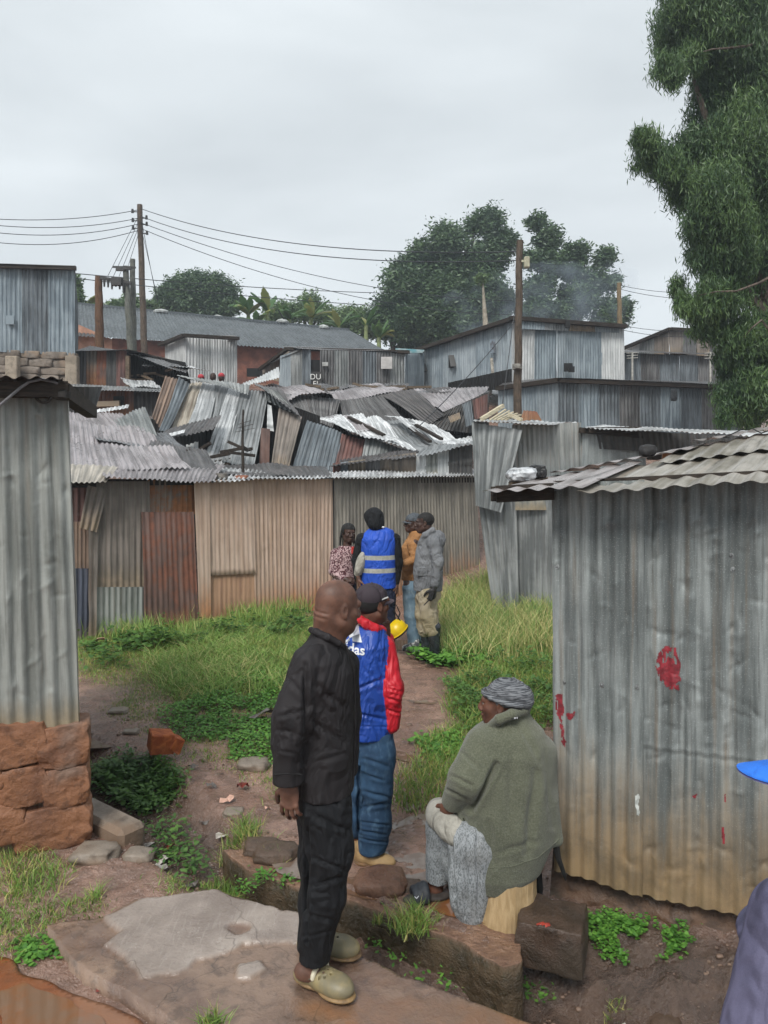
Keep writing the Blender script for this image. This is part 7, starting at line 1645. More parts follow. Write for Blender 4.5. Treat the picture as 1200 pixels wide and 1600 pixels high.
jo = figmesh('jeans', [(s, .0065)], [MJN], pa, disp=folds(.009, (5, 5, 9), 23, .4, [(f.j(582, 1315, -.04), .09, .010), (f.j(590, 1235, -.04), .10, .006)], crease(f, [(561, 1176, 561, 1300, .030, .009), (568, 1238, 610, 1252, .009, .009), (565, 1264, 608, 1258, .009, .008), (562, 1300, 602, 1306, .011, .006), (562, 1313, 604, 1318, .010, .006), (566, 1287, 606, 1292, .009, .006), (566, 1186, 604, 1200, .007, .010), (574, 1215, 600, 1222, .006, .008)])))
b = MB(); bj = bvh_of([jo]); pk = [(572, 1160), (598, 1152), (600, 1172), (592, 1184), (580, 1184), (572, 1176), (572, 1160)]
pts = []
for a_, b_ in zip(pk[:-1], pk[1:]):
    for u in np.linspace(0, 1, 5)[:-1]: pts.append((a_[0]+(b_[0]-a_[0])*u, a_[1]+(b_[1]-a_[1])*u))
V = []
for q in pts:
    r = bj.ray_cast(Vector(f.j(*q, -.5)), Vector((0, 1, 0)), 1); V.append(np.array(r[0]) if r[0] is not None else f.j(*q, -.1))
b.tube(V+[V[0]], .0035, 5); b.build('back_pocket', simple('seam_gold', '#6f7f8c', '#57656f', 20, .8), jo)
MBT = simple('boot_tan', '#b4966a', '#8a6f4c', 10, .7, 0, .3); MBTS = simple('boot_sole', '#8f6b42', '#5d4731', 14, .7)
shoe(f, (f.j(553, 1352, -.02)[0], 4.34, -.155+.02), (f.j(619, 1352, -.10)[0], 4.26, -.155+.02), .105, 'boot', [MBT, MBTS], pa, 'shoe')
shoe(f, (f.j(541, 1330, .12)[0]-.05, 4.50, -.13), (f.j(566, 1330, .10)[0]+.02, 4.42, -.13), .10, 'boot', [MBT, MBTS], pa, 'shoe')

# ---------- seated woman ----------
f = Fig(3.85)
pw = thing('person', 'seated woman in olive fleece jacket, grey headwrap and patterned skirt', 'person', (f.j(780, 1430)[0], 3.85, -.12))
hf = unit((-.93, .30, -.05)); hc = f.j(783, 1098, -.02)
s = SDF(); p_, R_ = head(s, hc, hf, (-.1, 0, 1), 1.03, 0, nose=1.2, fat=.03)
s.cap(p_(0, -.02, -.06), f.j(800, 1150, .02), .06, .07, 0, .03)
b0 = SDF().tor([f.ring(740, 850, 1350, .17), f.ring(735, 845, 1280, .16), f.ring(745, 840, 1190, .15), f.ring(770, 830, 1140, .10)], 0, .04)
b0.cap(f.j(790, 1345, .05), f.j(695, 1290, .12), .085, .065).cap(f.j(695, 1290, .12), f.j(679, 1392, .10), .06, .042).cap(f.j(780, 1360, -.10), f.j(735, 1315, -.12), .085, .065).cap(f.j(735, 1315, -.12), f.j(735, 1410, -.08), .06, .04)
b0.cap(f.j(679, 1392, .10), f.j(684, 1405, .09), .040, .040, 0, .02); b0.ell(f.j(688, 1410, .08), (.038, .034, .032)).cap(f.j(684, 1412, .08), f.j(650, 1413, .06), .034, .026).cap(f.j(652, 1414, .06), f.j(640, 1416, .05), .024, .018, 0, .02)
b0.cap(f.j(755, 1160, -.08), f.j(722, 1222, -.12), .05, .045).cap(f.j(722, 1222, -.12), f.j(702, 1262, -.02), .042, .03).cap(f.j(835, 1175, .08), f.j(835, 1240, .12), .045, .04)
hs_ = SDF(); hand(hs_, f.j(703, 1260, -.04), (-.45, .15, -1), (-.35, -.9, .25), 0, .95, (.35, .45, .35), .05, side=1)
figmesh('body', [(s, .0048), (b0, .009), (hs_, .0038)], [SK3], pw); eyes(pw, p_, 1.03)
def m_wrap():
    t = NT('grey_headwrap'); c_ = t.coord('Object'); mp = t.n('ShaderNodeMapping'); mp.inputs['Rotation'].default_value = (0, .5, .4); mp.inputs['Scale'].default_value = (8, 8, 110); t.l(c_, mp.inputs[0])
    n = t.noise(mp.outputs[0], 2.2, 4, .65, .6); t.bump(n, .6, .006)
    return t.fin(t.mix(t.ramp(n, .40, .60), (.035, .038, .045), (.20, .21, .225)), .8, 0, .3)
MWRAP = mk('grey_headwrap', m_wrap)
s = SDF().ell(p_(0, -.030, .046), (.090, .108, .082), R_, 0, .02).ell(p_(0, -.115, .035), (.055, .048, .055), R_, 0, .03).ell(p_(0, -.125, .0), (.035, .03, .04), R_, 0, .03)
s.chain([p_(.088*math.cos(a_), -.022+.108*math.sin(a_), .030+.028*math.sin(a_)) for a_ in np.linspace(0, 2*PI, 21)], [.010]*21, 0, .006)
s.chain([p_(.086, -.03, .06), p_(.06, -.06, .10), p_(.02, -.10, .09), p_(0, -.13, .05)], [.010, .012, .012, .012], 0, .008)
wr = figmesh('headwrap', [(s, .0045)], [MWRAP], pw, disp=folds(.004, (9, 9, 22), 31, .4), keep=lambda C: (C-hc) @ R_[:, 2] > .004+.16*((C-hc) @ R_[:, 1]))
b = MB(); b.tube([p_(-.092*math.cos(a_), -.025-.0+.11*math.sin(a_), .022+.040*math.sin(a_)) for a_ in np.linspace(-.9, 1.3, 12)], .0035, 5); b.build('band_edge', MDARK, wr)
def m_fleece():
    t = NT('olive_fleece'); v = t.coord('Object'); n = t.noise(v, 3, 5, .6); p__ = t.noise(v, 130, 4, .75); r_ = t.noise(t.coord('Object', (1, 1, 3.5)), 55, 3, .6)
    t.bump(t.math('ADD', p__, t.math('MULTIPLY', r_, .8)), .75, .006); t.set(t.b.inputs['Sheen Weight'], .25)
    c = t.mix(t.ramp(n, .35, .65), lin('#4f5244'), lin('#5f6252')); c = t.mix(t.ramp(p__, .42, .62, 0, .4), c, lin('#7d7f6f')); sp = t.noise(v, 38, 2, .5); c = t.mix(t.ramp(sp, .74, .78, 0, .6), c, lin('#3b3a30'))
    return t.fin(c, .95, 0, .15)
MFL = mk('olive_fleece', m_fleece)
s = SDF().tor([f.ring(722, 828, 1372, .18, .0), f.ring(714, 846, 1350, .205, .0), f.ring(711, 862, 1305, .21, .0), f.ring(712, 864, 1250, .21, .0), f.ring(714, 861, 1200, .20), f.ring(722, 857, 1165, .19), f.ring(738, 848, 1140, .15), f.ring(762, 832, 1123, .10), f.ring(768, 824, 1110, .075, .0)], 0, .04)
s.cap(f.j(852, 1250, .02), f.j(872, 1312, -.02), .05, .022, 0, .08); s.cap(f.j(845, 1175, .05), f.j(848, 1240, .1), .085, .08, 0, .06)
s.cap(f.j(752, 1165, -.07), f.j(728, 1215, -.14), .088, .082, 0, .05); s.cap(f.j(728, 1215, -.14), f.j(708, 1250, -.05), .080, .056, 0, .03)
s.chain([f.j(766, 1136, -.04), f.j(780, 1124, -.11), f.j(800, 1116, -.125), f.j(818, 1109, -.07), f.j(823, 1106, .02)], [.020, .024, .026, .026, .022], 0, .010); s.chain([f.j(772, 1128, -.02), f.j(776, 1124, .06), f.j(800, 1112, .10), f.j(820, 1107, .04)], [.020]*4, 0, .012)
s.cap(f.j(783, 1205, -.215), f.j(742, 1262, -.22), .012, .022, 0, .035, True); s.cap(f.j(742, 1262, -.22), f.j(722, 1272, -.16), .022, .02, 0, .03, True)
s.cap(f.j(800, 1195, -.235), f.j(812, 1290, -.24), .006, .010, 0, .05, True); s.cap(f.j(842, 1240, -.20), f.j(826, 1330, -.22), .006, .012, 0, .05, True)
fj = figmesh('fleece_jacket', [(s, .0065)], [MFL], pw, disp=folds(.012, (3.0, 3.0, 1.9), 33, .2, [(f.j(735, 1240, -.14), .10, .010), (f.j(770, 1235, -.15), .10, .009), (f.j(840, 1290, -.1), .15, .006)], crease(f, [(776, 1192, 737, 1264, .030, .014), (800, 1180, 795, 1295, .010, .022), (836, 1205, 822, 1335, .014, .020), (851, 1175, 861, 1290, .010, .016), (764, 1285, 772, 1352, .008, .014), (726, 1275, 731, 1345, .010, .010), (703, 1212, 737, 1226, .010, .009), (700, 1232, 730, 1244, .010, .008), (722, 1175, 748, 1200, .008, .012), (748, 1136, 764, 1186, .005, .006), (815, 1140, 842, 1190, .006, .014), (780, 1330, 840, 1312, .006, .014)])))
bvf = bvh_of([fj])
def stitch(name, pts, bv, r, m, parent, lift=0, n=6):
    V = []
    for a_, b_ in zip(pts[:-1], pts[1:]):
        for u in np.linspace(0, 1, n)[:-1]:
            q = (a_[0]+(b_[0]-a_[0])*u, a_[1]+(b_[1]-a_[1])*u); o0 = Vector((0, 0, CAMZ)); d = (Vector(f.j(*q))-o0).normalized(); h = bv.ray_cast(o0, d, 12)
            if h[0] is not None: V.append(np.array(h[0])-np.array(d)*lift)
    if len(V) > 1: b = MB(); b.tube(V, r, 6); return b.build(name, m, parent)
MSEAM = simple('seam_dark', '#24261f', '#191a16', 20, .9)
stitch('hem_seam', [(716, 1356), (760, 1356), (800, 1354), (840, 1340), (868, 1316), (876, 1308)], bvf, .0028, MFL, fj)
stitch('pocket_zip', [(724, 1278), (728, 1292), (733, 1302), (737, 1311)], bvf, .004, MSEAM, fj)
stitch('pocket_flap', [(728, 1290), (736, 1302), (739, 1313)], bvf, .006, MSEAM, fj)
stitch('neck_tag', [(799, 1123), (813, 1121)], bvf, .0045, MSEAM, fj); textdecal(bvf, 'tag_marks', 'III II', f.j(806, 1122, -.3), .012, MPRT, fj, rz=.1)
def m_skirt():
    t = NT('grey_patterned_skirt'); v = t.coord('Object', (1, 1, .5)); n = t.noise(v, 150, 3, .6, .4); g_ = t.noise(t.coord('Object'), 5, 4); t.bump(t.noise(t.coord('Object'), 250, 3), .25, .003)
    c = t.mix(t.ramp(n, .46, .60), lin('#93979a'), lin('#686d6f')); c = t.mix(t.ramp(g_, .45, .7, 0, .3), c, lin('#6a675f')); return t.fin(c, .9, 0, .2)
MSK = mk('grey_patterned_skirt', m_skirt)
s = SDF()
s.cap(f.j(790, 1345, .05), f.j(697, 1288, .10), .12, .088, 0, .05); s.cap(f.j(785, 1345, -.06), f.j(738, 1312, -.10), .10, .095, 0, .06); s.cap(f.j(697, 1288, .10), f.j(738, 1312, -.10), .08, .085, 0, .06)
s.tor([f.ring(665, 701, 1374, .075, .10), f.ring(665, 708, 1345, .08, .10), f.ring(668, 718, 1300, .085, .10), f.ring(676, 716, 1275, .07, .09)], 0, .04)
s.tor([f.ring(716, 758, 1438, .075, -.06), f.ring(706, 765, 1410, .095, -.07), f.ring(700, 775, 1360, .11, -.08), f.ring(705, 780, 1320, .11, -.08), f.ring(715, 770, 1295, .09, -.08)], 0, .05)
s.cap(f.j(700, 1310, .05), f.j(722, 1400, -.02), .05, .05, 0, .05)
figmesh('skirt', [(s, .0065)], [MSK], pw, disp=folds(.009, (7, 7, 1.8), 35, .25, None, crease(f, [(705, 1300, 712, 1400, .024, .010), (690, 1305, 686, 1368, .010, .008), (728, 1310, 728, 1432, .012, .009), (746, 1300, 748, 1434, .012, .009), (700, 1340, 715, 1425, .012, .009)])))
# white cloth over the knee
s = SDF().cap(f.j(688, 1272, .06), f.j(712, 1300, -.08), .080, .070, 0, .05); MCR = cloth('cream_cloth', '#a8a59c', '#8b887f', 60, .3, .9, 8)
figmesh('knee_cloth', [(s, .007)], [MCR], pw, disp=folds(.006, (8, 8, 6), 36, .3))
MSL = simple('slide_black', '#33373d', '#23262b', 40, .6); MSLS = simple('slide_sole', '#4a423d', '#332d2a', 20, .7)
sl = shoe(f, (f.j(703, 1420, .07)[0], 3.93, -.105), (f.j(628, 1420, .02)[0], 3.87, -.105), .10, 'slide', [MSL, MSLS], pw, 'slide')
stitch('strap_mark', [(648, 1401), (651, 1404), (655, 1399)], bvh_of([c_ for c_ in sl.children]), .0018, MPRT, sl)
b = MB(); b.tube([f.j(868, 1318, -.02), f.j(872, 1340, -.02), f.j(880, 1362, .0), f.j(884, 1375, .02)], [.02, .016, .012, .004], 6); b.tube([f.j(838, 1362, .08), f.j(840, 1385, .08), f.j(842, 1398, .08)], [.03, .03, .02], 6); b.build('hanging_cloth', MDARK, pw)

# ---------- the standing group ----------
def legs(f, s, hipL, kneeL, ankL, hipR, kneeR, ankR, r=(.10, .08, .065), tag_=0):
    for a_, b_, c_ in ((hipL, kneeL, ankL), (hipR, kneeR, ankR)):
        s.cap(f.j(*a_), f.j(*b_), r[0], r[1], tag_, .04); s.cap(f.j(*b_), f.j(*c_), r[1], r[2], tag_, .03)
# man in blue vest
f = Fig(8.8)
pv = thing('person', 'person in blue reflective vest over a black hooded top, seen from behind', 'person', (f.j(600, 1030)[0], 8.8, -.03))
hf = unit((-.45, .85, -.25)); hc = f.j(584, 812)
s = SDF(); p_, R_ = head(s, hc, hf, k=1.0); s.cap(p_(0, -.02, -.06), f.j(590, 838), .055, .06, 0, .03)
b0 = SDF().tor([f.ring(570, 612, 915, .11), f.ring(568, 612, 870, .12), f.ring(575, 608, 838, .1)], 0, .04); legs(f, b0, (584, 920, 0), (590, 965, .02), (592, 1018, .05), (604, 920, 0), (606, 965, 0), (606, 1020, 0), (.08, .06, .045))
b0.cap(f.j(563, 840), f.j(556, 875), .045, .04).cap(f.j(556, 875), f.j(560, 905, -.1), .04, .03).cap(f.j(618, 840), f.j(622, 880), .045, .04).cap(f.j(622, 880), f.j(619, 918), .038, .028)
hs_ = SDF(); hand(hs_, f.j(619, 916), (-.02, -.1, -1), (.9, -.3, 0), 0, 1, (.8, .9, .6), .03); hand(hs_, f.j(560, 905, -.1), (.2, -.1, -1), (-.9, -.3, 0), 0, 1, (.5, .5, .4), .03, side=-1)
figmesh('body', [(s, .008), (b0, .014), (hs_, .006)], [SK1], pv)
MBH = cloth('black_hoodie', '#17181b', '#101113', 40, .3, .85); MVB = cloth('vest_blue', '#1f4fb8', '#183f9a', 40, .2, .6, 4, spec=.4); MREF = simple('reflective_band', '#a9aaa4', '#96978f', 40, .4)
s = SDF().ell(p_(0, -.02, .02), (.108, .125, .125), R_, 0, .03).ell(p_(0, .06, .06), (.085, .09, .075), R_, 0, .04).ell(p_(0, -.05, -.06), (.10, .09, .08), R_, 0, .04); s.ell(p_(0, .12, -.01), (.07, .08, .09), R_, 0, .02, True)
s.tor([f.ring(566, 616, 925, .125), f.ring(563, 617, 870, .13), f.ring(566, 616, 845, .12), f.ring(575, 606, 830, .09)], 0, .04)
s.cap(f.j(566, 842), f.j(557, 875, 0), .072, .058, 0, .03).cap(f.j(557, 875, 0), f.j(559, 902, -.08), .056, .042, 0, .03).cap(f.j(617, 842), f.j(622, 880), .068, .056, 0, .03).cap(f.j(622, 880), f.j(620, 910), .052, .04, 0, .03)
figmesh('hoodie', [(s, .011)], [MBH], pv, disp=folds(.006, (5, 5, 7), 41))
s = SDF().tor([f.ring(563, 619, 918, .145), f.ring(562, 619, 890, .15), f.ring(562, 619, 860, .15), f.ring(562, 620, 842, .145), f.ring(572, 614, 829, .11), f.ring(578, 604, 824, .08)], 0, .03); z1, z2, z3, z4 = [f.j(0, y_)[2] for y_ in (866, 873.5, 886, 893.5)]
figmesh('safety_vest', [(s, .009)], [MVB, MREF], pv, disp=folds(.005, (5, 5, 6), 42), matfn=lambda C, m: (((C[:, 2] < z1) & (C[:, 2] > z2)) | ((C[:, 2] < z3) & (C[:, 2] > z4))).astype(int))
b = MB(); b.tube([f.j(586, 823.5, -.09), f.j(592, 822.5, -.10), f.j(600, 824, -.09)], .012, 6); b.build('white_collar', MPRT, pv)
s = SDF().ell(f.j(563, 882, -.06), (.055, .10, .17), np.array(Matrix.Rotation(.28, 3, 'Y'))); figmesh('white_side_bag', [(s, .012)], [MCR], pv, disp=folds(.008, (6, 6, 5), 43))
MNV = cloth('navy_trousers', '#20263a', '#171c2c', 40, .2, .85); s = SDF().tor([f.ring(570, 616, 940, .12), f.ring(570, 616, 912, .125)], 0, .03); legs(f, s, (584, 930, 0), (590, 970, .02), (592, 1014, .05), (605, 930, 0), (606, 970, 0), (607, 1016, 0), (.10, .085, .075))
figmesh('trousers', [(s, .011)], [MNV], pv, disp=folds(.007, (6, 6, 7), 44))
MDS = simple('dark_shoe', '#2a2828', '#1b1a1a', 20, .6)
shoe(f, f.j(600, 1027, -.08), f.j(598, 1021, .18), .1, 'shoe', [MDS, MDS], pv, 'shoe', vox=.01); shoe(f, f.j(592, 1026, 0), f.j(588, 1020, .24), .1, 'shoe', [MDS, MDS], pv, 'shoe', vox=.01)
# hard hat in his hand
hh_ = thing('helmet', 'yellow hard hat hanging by its strap from the hand of the person in blue vest', 'helmet', f.j(622, 1000, -.05))
MYL = simple('helmet_yellow', '#e4c413', '#c9a90f', 4, .35, 0, .05); c = f.j(621, 983, -.05); Rh = frame((.3, .9, .3), (.50, -.12, -.86))
s = SDF().ell(c, (.112, .13, .115), Rh); figmesh('shell', [(s, .008)], [MYL], hh_, keep=lambda C: (C-c) @ Rh[:, 2] < .04)
b = MB(); b.tube([c+Rh @ np.array([.118*math.cos(a_), .134*math.sin(a_), .035]) for a_ in np.linspace(0, 2*PI, 25)], .007, 6); b.build('rim', MYL, hh_)
b = MB(); b.tube([c+Rh @ np.array([.10, -.02, .04]), f.j(625, 958, -.05), f.j(619, 945, -.03), f.j(616, 955, -.05), c+Rh @ np.array([-.09, 0, .04])], .009, 6); b.build('strap', MDARK, hh_)
b = MB(); b.tube([c+Rh @ np.array([.11*math.cos(a_), .12*math.sin(a_), .05]) for a_ in np.linspace(0, 2*PI, 25)], .011, 6); b.tube([c+Rh @ np.array([0, 0, -.12]), c+Rh @ np.array([0, .09, -.085])], .008, 5); b.build('headband', MDARK, hh_)
# woman in leopard blouse
f = Fig(9.1)
pl = thing('person', 'woman with braids in a burgundy and white patterned blouse facing the camera', 'person', (f.j(540, 1020)[0], 9.1, -.02))
hf = unit((.40, -.88, -.05)); hc = f.j(545, 833)
s = SDF(); p_, R_ = head(s, hc, hf, k=.97, nose=1.2); s.cap(p_(0, -.02, -.06), f.j(542, 858), .048, .055, 0, .03)
b0 = SDF().tor([f.ring(522, 556, 930, .1), f.ring(522, 556, 890, .11), f.ring(526, 554, 860, .09)], 0, .04); legs(f, b0, (532, 935, 0), (532, 975, 0), (532, 1015, 0), (548, 935, 0), (548, 975, 0), (548, 1015, 0), (.08, .06, .045))
b0.cap(f.j(522, 865), f.j(520, 892, -.05), .04, .035).cap(f.j(520, 892, -.05), f.j(538, 905, -.16), .035, .026)
hs_ = SDF(); hand(hs_, f.j(540, 905, -.17), (1, -.2, -.1), (0, -.7, .7), 0, .9, (.4, .5, .4), .03)
figmesh('body', [(s, .0065), (b0, .013), (hs_, .006)], [SK2], pl); eyes(pl, p_, .97)
s = SDF().ell(p_(0, -.022, .035), (.086, .105, .092), R_, 0, .02)
for q in range(9):
    a_ = -1.7+q*.42; x_ = math.sin(a_)*.085; y_ = -.035-math.cos(a_)*.07; s.chain([p_(x_*.9, y_, .03), p_(x_*1.1, y_-.01, -.06), p_(x_*1.15, y_-.01, -.15-.01*(q % 3))], [.013, .011, .007], 0, .006)
figmesh('hair', [(s, .0075)], [MHAIR], pl, keep=lambda C: ((C-hc) @ R_[:, 1] < .030) | ((C-hc) @ R_[:, 2] > .058))
def m_leo():
    t = NT('burgundy_patterned_blouse'); v = t.coord('Object'); n = t.noise(v, 44, 3, .55, 1.2); n_ = t.noise(v, 90, 2, .5)
    return t.fin(t.mix(t.ramp(n, .49, .53), t.mix(t.ramp(n_, .45, .6), lin('#3a1c22'), lin('#5b2b35')), lin('#b59c9c')), .8, 0, .3)
MLEO = mk('burgundy_patterned_blouse', m_leo)
s = SDF().tor([f.ring(519, 556, 915, .13), f.ring(521, 556, 890, .125), f.ring(521, 556, 868, .12), f.ring(530, 553, 853, .08)], 0, .04)
s.cap(f.j(524, 866), f.j(521, 893, -.05), .066, .056, 0, .03).cap(f.j(521, 893, -.05), f.j(536, 904, -.15), .05, .038, 0, .03).cap(f.j(553, 866), f.j(556, 892), .062, .05, 0, .03)
figmesh('blouse', [(s, .01)], [MLEO], pl, disp=folds(.006, (6, 6, 8), 51)); b = MB(); b.box(f.j(552, 860, -.13), (.05, .03, .09), bev=.01); b.build('red_scarf', simple('red_cloth', '#c23a30', '#9d2c26', 10, .8), pl)
s = SDF().tor([f.ring(520, 558, 945, .125), f.ring(520, 557, 905, .125)], 0, .03); legs(f, s, (532, 940, 0), (532, 975, 0), (532, 1012, 0), (548, 940, 0), (548, 975, 0), (548, 1012, 0), (.10, .08, .07)); figmesh('trousers', [(s, .012)], [MNV], pl)
for x_ in (532, 548): shoe(f, f.j(x_, 1018, .04), f.j(x_+1, 1025, -.2), .09, 'shoe', [MDS, MDS], pl, 'shoe', vox=.01)
# man in tan jacket with cap
f = Fig(9.15)
pt = thing('person', 'smiling man in a grey cap, tan jacket and light blue jeans facing left', 'person', (f.j(645, 1020)[0], 9.15, -.02))
hf = unit((-.96, -.25, -.02)); hc = f.j(645, 817)
s = SDF(); p_, R_ = head(s, hc, hf, k=1.0, nose=1.15); s.cap(p_(0, -.02, -.06), f.j(650, 842), .055, .06, 0, .03)
b0 = SDF().tor([f.ring(632, 664, 905, .11), f.ring(630, 664, 870, .12), f.ring(636, 664, 842, .1)], 0, .04); legs(f, b0, (640, 915, -.07), (641, 960, -.05), (646, 1005, -.05), (652, 915, .07), (652, 960, .07), (656, 1005, .07), (.08, .06, .045))
b0.cap(f.j(648, 848, -.15), f.j(652, 875, -.2), .045, .04).cap(f.j(652, 875, -.2), f.j(628, 882, -.25), .038, .028)
hs_ = SDF(); hand(hs_, f.j(628, 882, -.25), (-1, -.1, .05), (0, -.6, .8), 0, 1, (.5, .6, .4), .03)
figmesh('body', [(s, .0065), (b0, .013), (hs_, .006)], [SK2], pt); eyes(pt, p_, 1.0)
MCG = cloth('cap_grey', '#4c5156', '#3b3f44', 40, .2, .7); cap_on(pt, p_, R_, hc, 1.0, [MCG, MCG], vox=.008)
MTN = cloth('jacket_tan', '#a2754a', '#84603e', 40, .3, .85)
s = SDF().tor([f.ring(628, 668, 906, .14), f.ring(628, 668, 880, .145), f.ring(628, 668, 855, .14), f.ring(638, 664, 838, .10), f.ring(640, 660, 830, .075)], 0, .04)
s.cap(f.j(645, 850, -.13), f.j(650, 873, -.2), .068, .060, 0, .03).cap(f.j(650, 873, -.2), f.j(632, 880, -.25), .054, .042, 0, .03)
figmesh('jacket', [(s, .01)], [MTN], pt, disp=folds(.010, (3, 3, 11), 53))
MLJ = jeans('jeans_light', '#7d93a1', '#5f7687', '#a3b3bd'); s = SDF().tor([f.ring(630, 664, 925, .12), f.ring(631, 664, 900, .12)], 0, .03); legs(f, s, (641, 920, -.07), (642, 960, -.05), (646, 1004, -.05), (653, 920, .07), (652, 960, .07), (656, 1004, .07), (.10, .082, .068)); figmesh('jeans', [(s, .01)], [MLJ], pt, disp=folds(.008, (5, 5, 9), 54))
MSN = simple('sneaker', '#c9c9c6', '#55565a', 26, .6, lo=.48, hi=.55)
shoe(f, (f.j(656, 1020, -.06)[0], 9.09, -.02), (f.j(628, 1020, -.1)[0], 9.0, -.02), .1, 'sneaker', [MSN, MSN], pt, 'shoe', vox=.009); shoe(f, (f.j(662, 1020, .06)[0], 9.22, -.02), (f.j(636, 1020)[0], 9.15, -.02), .1, 'sneaker', [MSN, MSN], pt, 'shoe', vox=.009)
# man in grey hooded jacket and boots
f = Fig(8.7)
pg = thing('person', 'man in grey hooded jacket, beige trousers and black rubber boots facing left', 'person', (f.j(670, 1025)[0], 8.7, -.03))
hf = unit((-.97, .05, -.05)); hc = f.j(663, 817)
s = SDF(); p_, R_ = head(s, hc, hf, k=1.02, nose=1.15); s.cap(p_(0, -.02, -.06), f.j(670, 845), .055, .062, 0, .03)
b0 = SDF().tor([f.ring(653, 688, 915, .11), f.ring(652, 688, 870, .12), f.ring(658, 686, 842, .1)], 0, .04); legs(f, b0, (667, 925, -.07), (670, 960, -.08), (677, 1008, -.1), (665, 925, .08), (662, 960, .08), (666, 1003, .09), (.08, .055, .03))
b0.cap(f.j(678, 848, -.16), f.j(684, 880, -.2), .045, .04).cap(f.j(684, 880, -.2), f.j(678, 922, -.2), .038, .028)
figmesh('body', [(s, .0065), (b0, .013)], [SK2], pg); eyes(pg, p_, 1.02)
hs_ = SDF(); hand(hs_, f.j(678, 920, -.2), (-.25, -.05, -1), (.3, -.95, 0), 0, 1.12, (.55, .7, .5), .03); figmesh('glove', [(hs_, .006)], [MDS], pg)
s = SDF().ell(p_(0, -.018, .036), (.082, .104, .089), R_); figmesh('hair', [(s, .007)], [MHAIR], pg, keep=lambda C: (((C-hc) @ R_[:, 1] < .01) & ((C-hc) @ R_[:, 2] > -.045)) | ((C-hc) @ R_[:, 2] > .062))
MGJ = cloth('jacket_grey', '#75777a', '#5f6164', 40, .35, .85)
s = SDF().tor([f.ring(646, 691, 922, .145), f.ring(646, 692, 890, .15), f.ring(650, 692, 860, .15), f.ring(656, 692, 842, .125), f.ring(662, 686, 830, .085)], 0, .04)
s.ell(f.j(686, 843, .0), (.075, .10, .10), None, 0, .04); s.cap(f.j(678, 848, -.13), f.j(684, 878, -.18), .076, .066, 0, .03).cap(f.j(684, 878, -.18), f.j(679, 914, -.19), .062, .05, 0, .03); s.chain([f.j(657, 848, -.06), f.j(664, 836, -.09), f.j(676, 828, -.08)], [.03, .03, .03], 0, .02)
gj = figmesh('jacket', [(s, .0095)], [MGJ], pg, disp=folds(.009, (4, 4, 11), 57))
b = MB(); b.box(f.j(660, 893, -.145), (.13, .02, .11), bev=.01); b.build('pocket', MGJ, gj)
MBG = cloth('trousers_beige', '#a09683', '#83795f', 40, .3, .9); s = SDF().tor([f.ring(650, 688, 935, .125), f.ring(651, 688, 912, .12)], 0, .03); legs(f, s, (669, 930, -.07), (670, 962, -.08), (676, 986, -.1), (664, 930, .08), (662, 962, .08), (664, 985, .08), (.112, .098, .088)); figmesh('trousers', [(s, .01)], [MBG], pg, disp=folds(.010, (5, 5, 8), 58))
MRB = simple('rubber_boot', '#1d1f22', '#33373c', 9, .25, 0, .2)
for (x0, x1, dy, yy) in ((687, 652, -.1, 1027), (675, 642, .09, 1020)):
    s = SDF(); a_ = f.j(x0-9, 980, dy); b_ = f.j(x0-8, 1010, dy); s.cap(b_, a_, .060, .082, 0, .02); hx, tx = f.j(x0, yy, dy)[0], f.j(x1, yy, dy)[0]
    s.cap((hx-.05, b_[1], .03), (tx+.05, b_[1]-.03, .015), .050, .040, 0, .03).cap((hx-.05, b_[1], .04), b_, .052, .056, 0, .03); o = figmesh('boot', [(s, .008)], [MRB], pg, disp=folds(.003, (5, 5, 12), 60), keep=lambda C: C[:, 2] > -.05)
rd = thing('handheld_radio', 'small dark handheld radio with antenna held in the black glove', 'radio', f.j(672, 938, -.24)); b = MB(); b.beam(f.j(676, 925, -.25), f.j(671, 938, -.26), .05, .03, bev=.006); b.build('radio_body', MDARK, rd); b = MB(); b.tube([f.j(671, 937, -.26), f.j(662, 946, -.27)], [.008, .005], 6); b.build('antenna', MDARK, rd)
# onlooker at the right edge
f = Fig(1.32)
pr = thing('person', 'onlooker at the right edge in a bright blue cap and purple-grey shirt', 'person', (f.j(1330, 1500)[0], 1.38, 0))
hf = unit((-.96, .25, -.12)); hc = P(1314, 1222, 1.35)
s = SDF(); p_, R_ = head(s, hc, hf, k=1.0); s.cap(p_(0, -.02, -.06), P(1310, 1400, 1.37), .055, .065, 0, .03)
cz = P(1322, 1440, 1.4); b0 = SDF().tor([(cz[0], cz[1], .9, .14, .12, 0), (cz[0], cz[1], 1.15, .15, .13, 0), (cz[0], cz[1], cz[2]-.02, .10, .1, 0)], 0, .04).cap((cz[0], cz[1]-.08, .95), (cz[0]-.02, cz[1]-.08, .5), .08, .06).cap((cz[0]-.02, cz[1]-.08, .5), (cz[0], cz[1]-.06, .06), .06, .045).cap((cz[0], cz[1]+.08, .95), (cz[0]-.02, cz[1]+.08, .5), .08, .06).cap((cz[0]-.02, cz[1]+.08, .5), (cz[0], cz[1]+.08, .06), .06, .045)
figmesh('body', [(s, .006), (b0, .014)], [SK2], pr); eyes(pr, p_, 1)
MCB = cloth('cap_bright_blue', '#2b6fd0', '#245fb8', 60, .15, .6); MCU = simple('brim_under', '#55568a', '#474872', 20, .8)
cb2 = cap_on(pr, p_, R_, hc, 1.0, [MCB, MCB, MCU], brim=(0, .128, .048), tilt=-.20, bl=.10)
MPU = cloth('shirt_purple_grey', '#5d5b72', '#4b4a60', 70, .3, .85, 5)
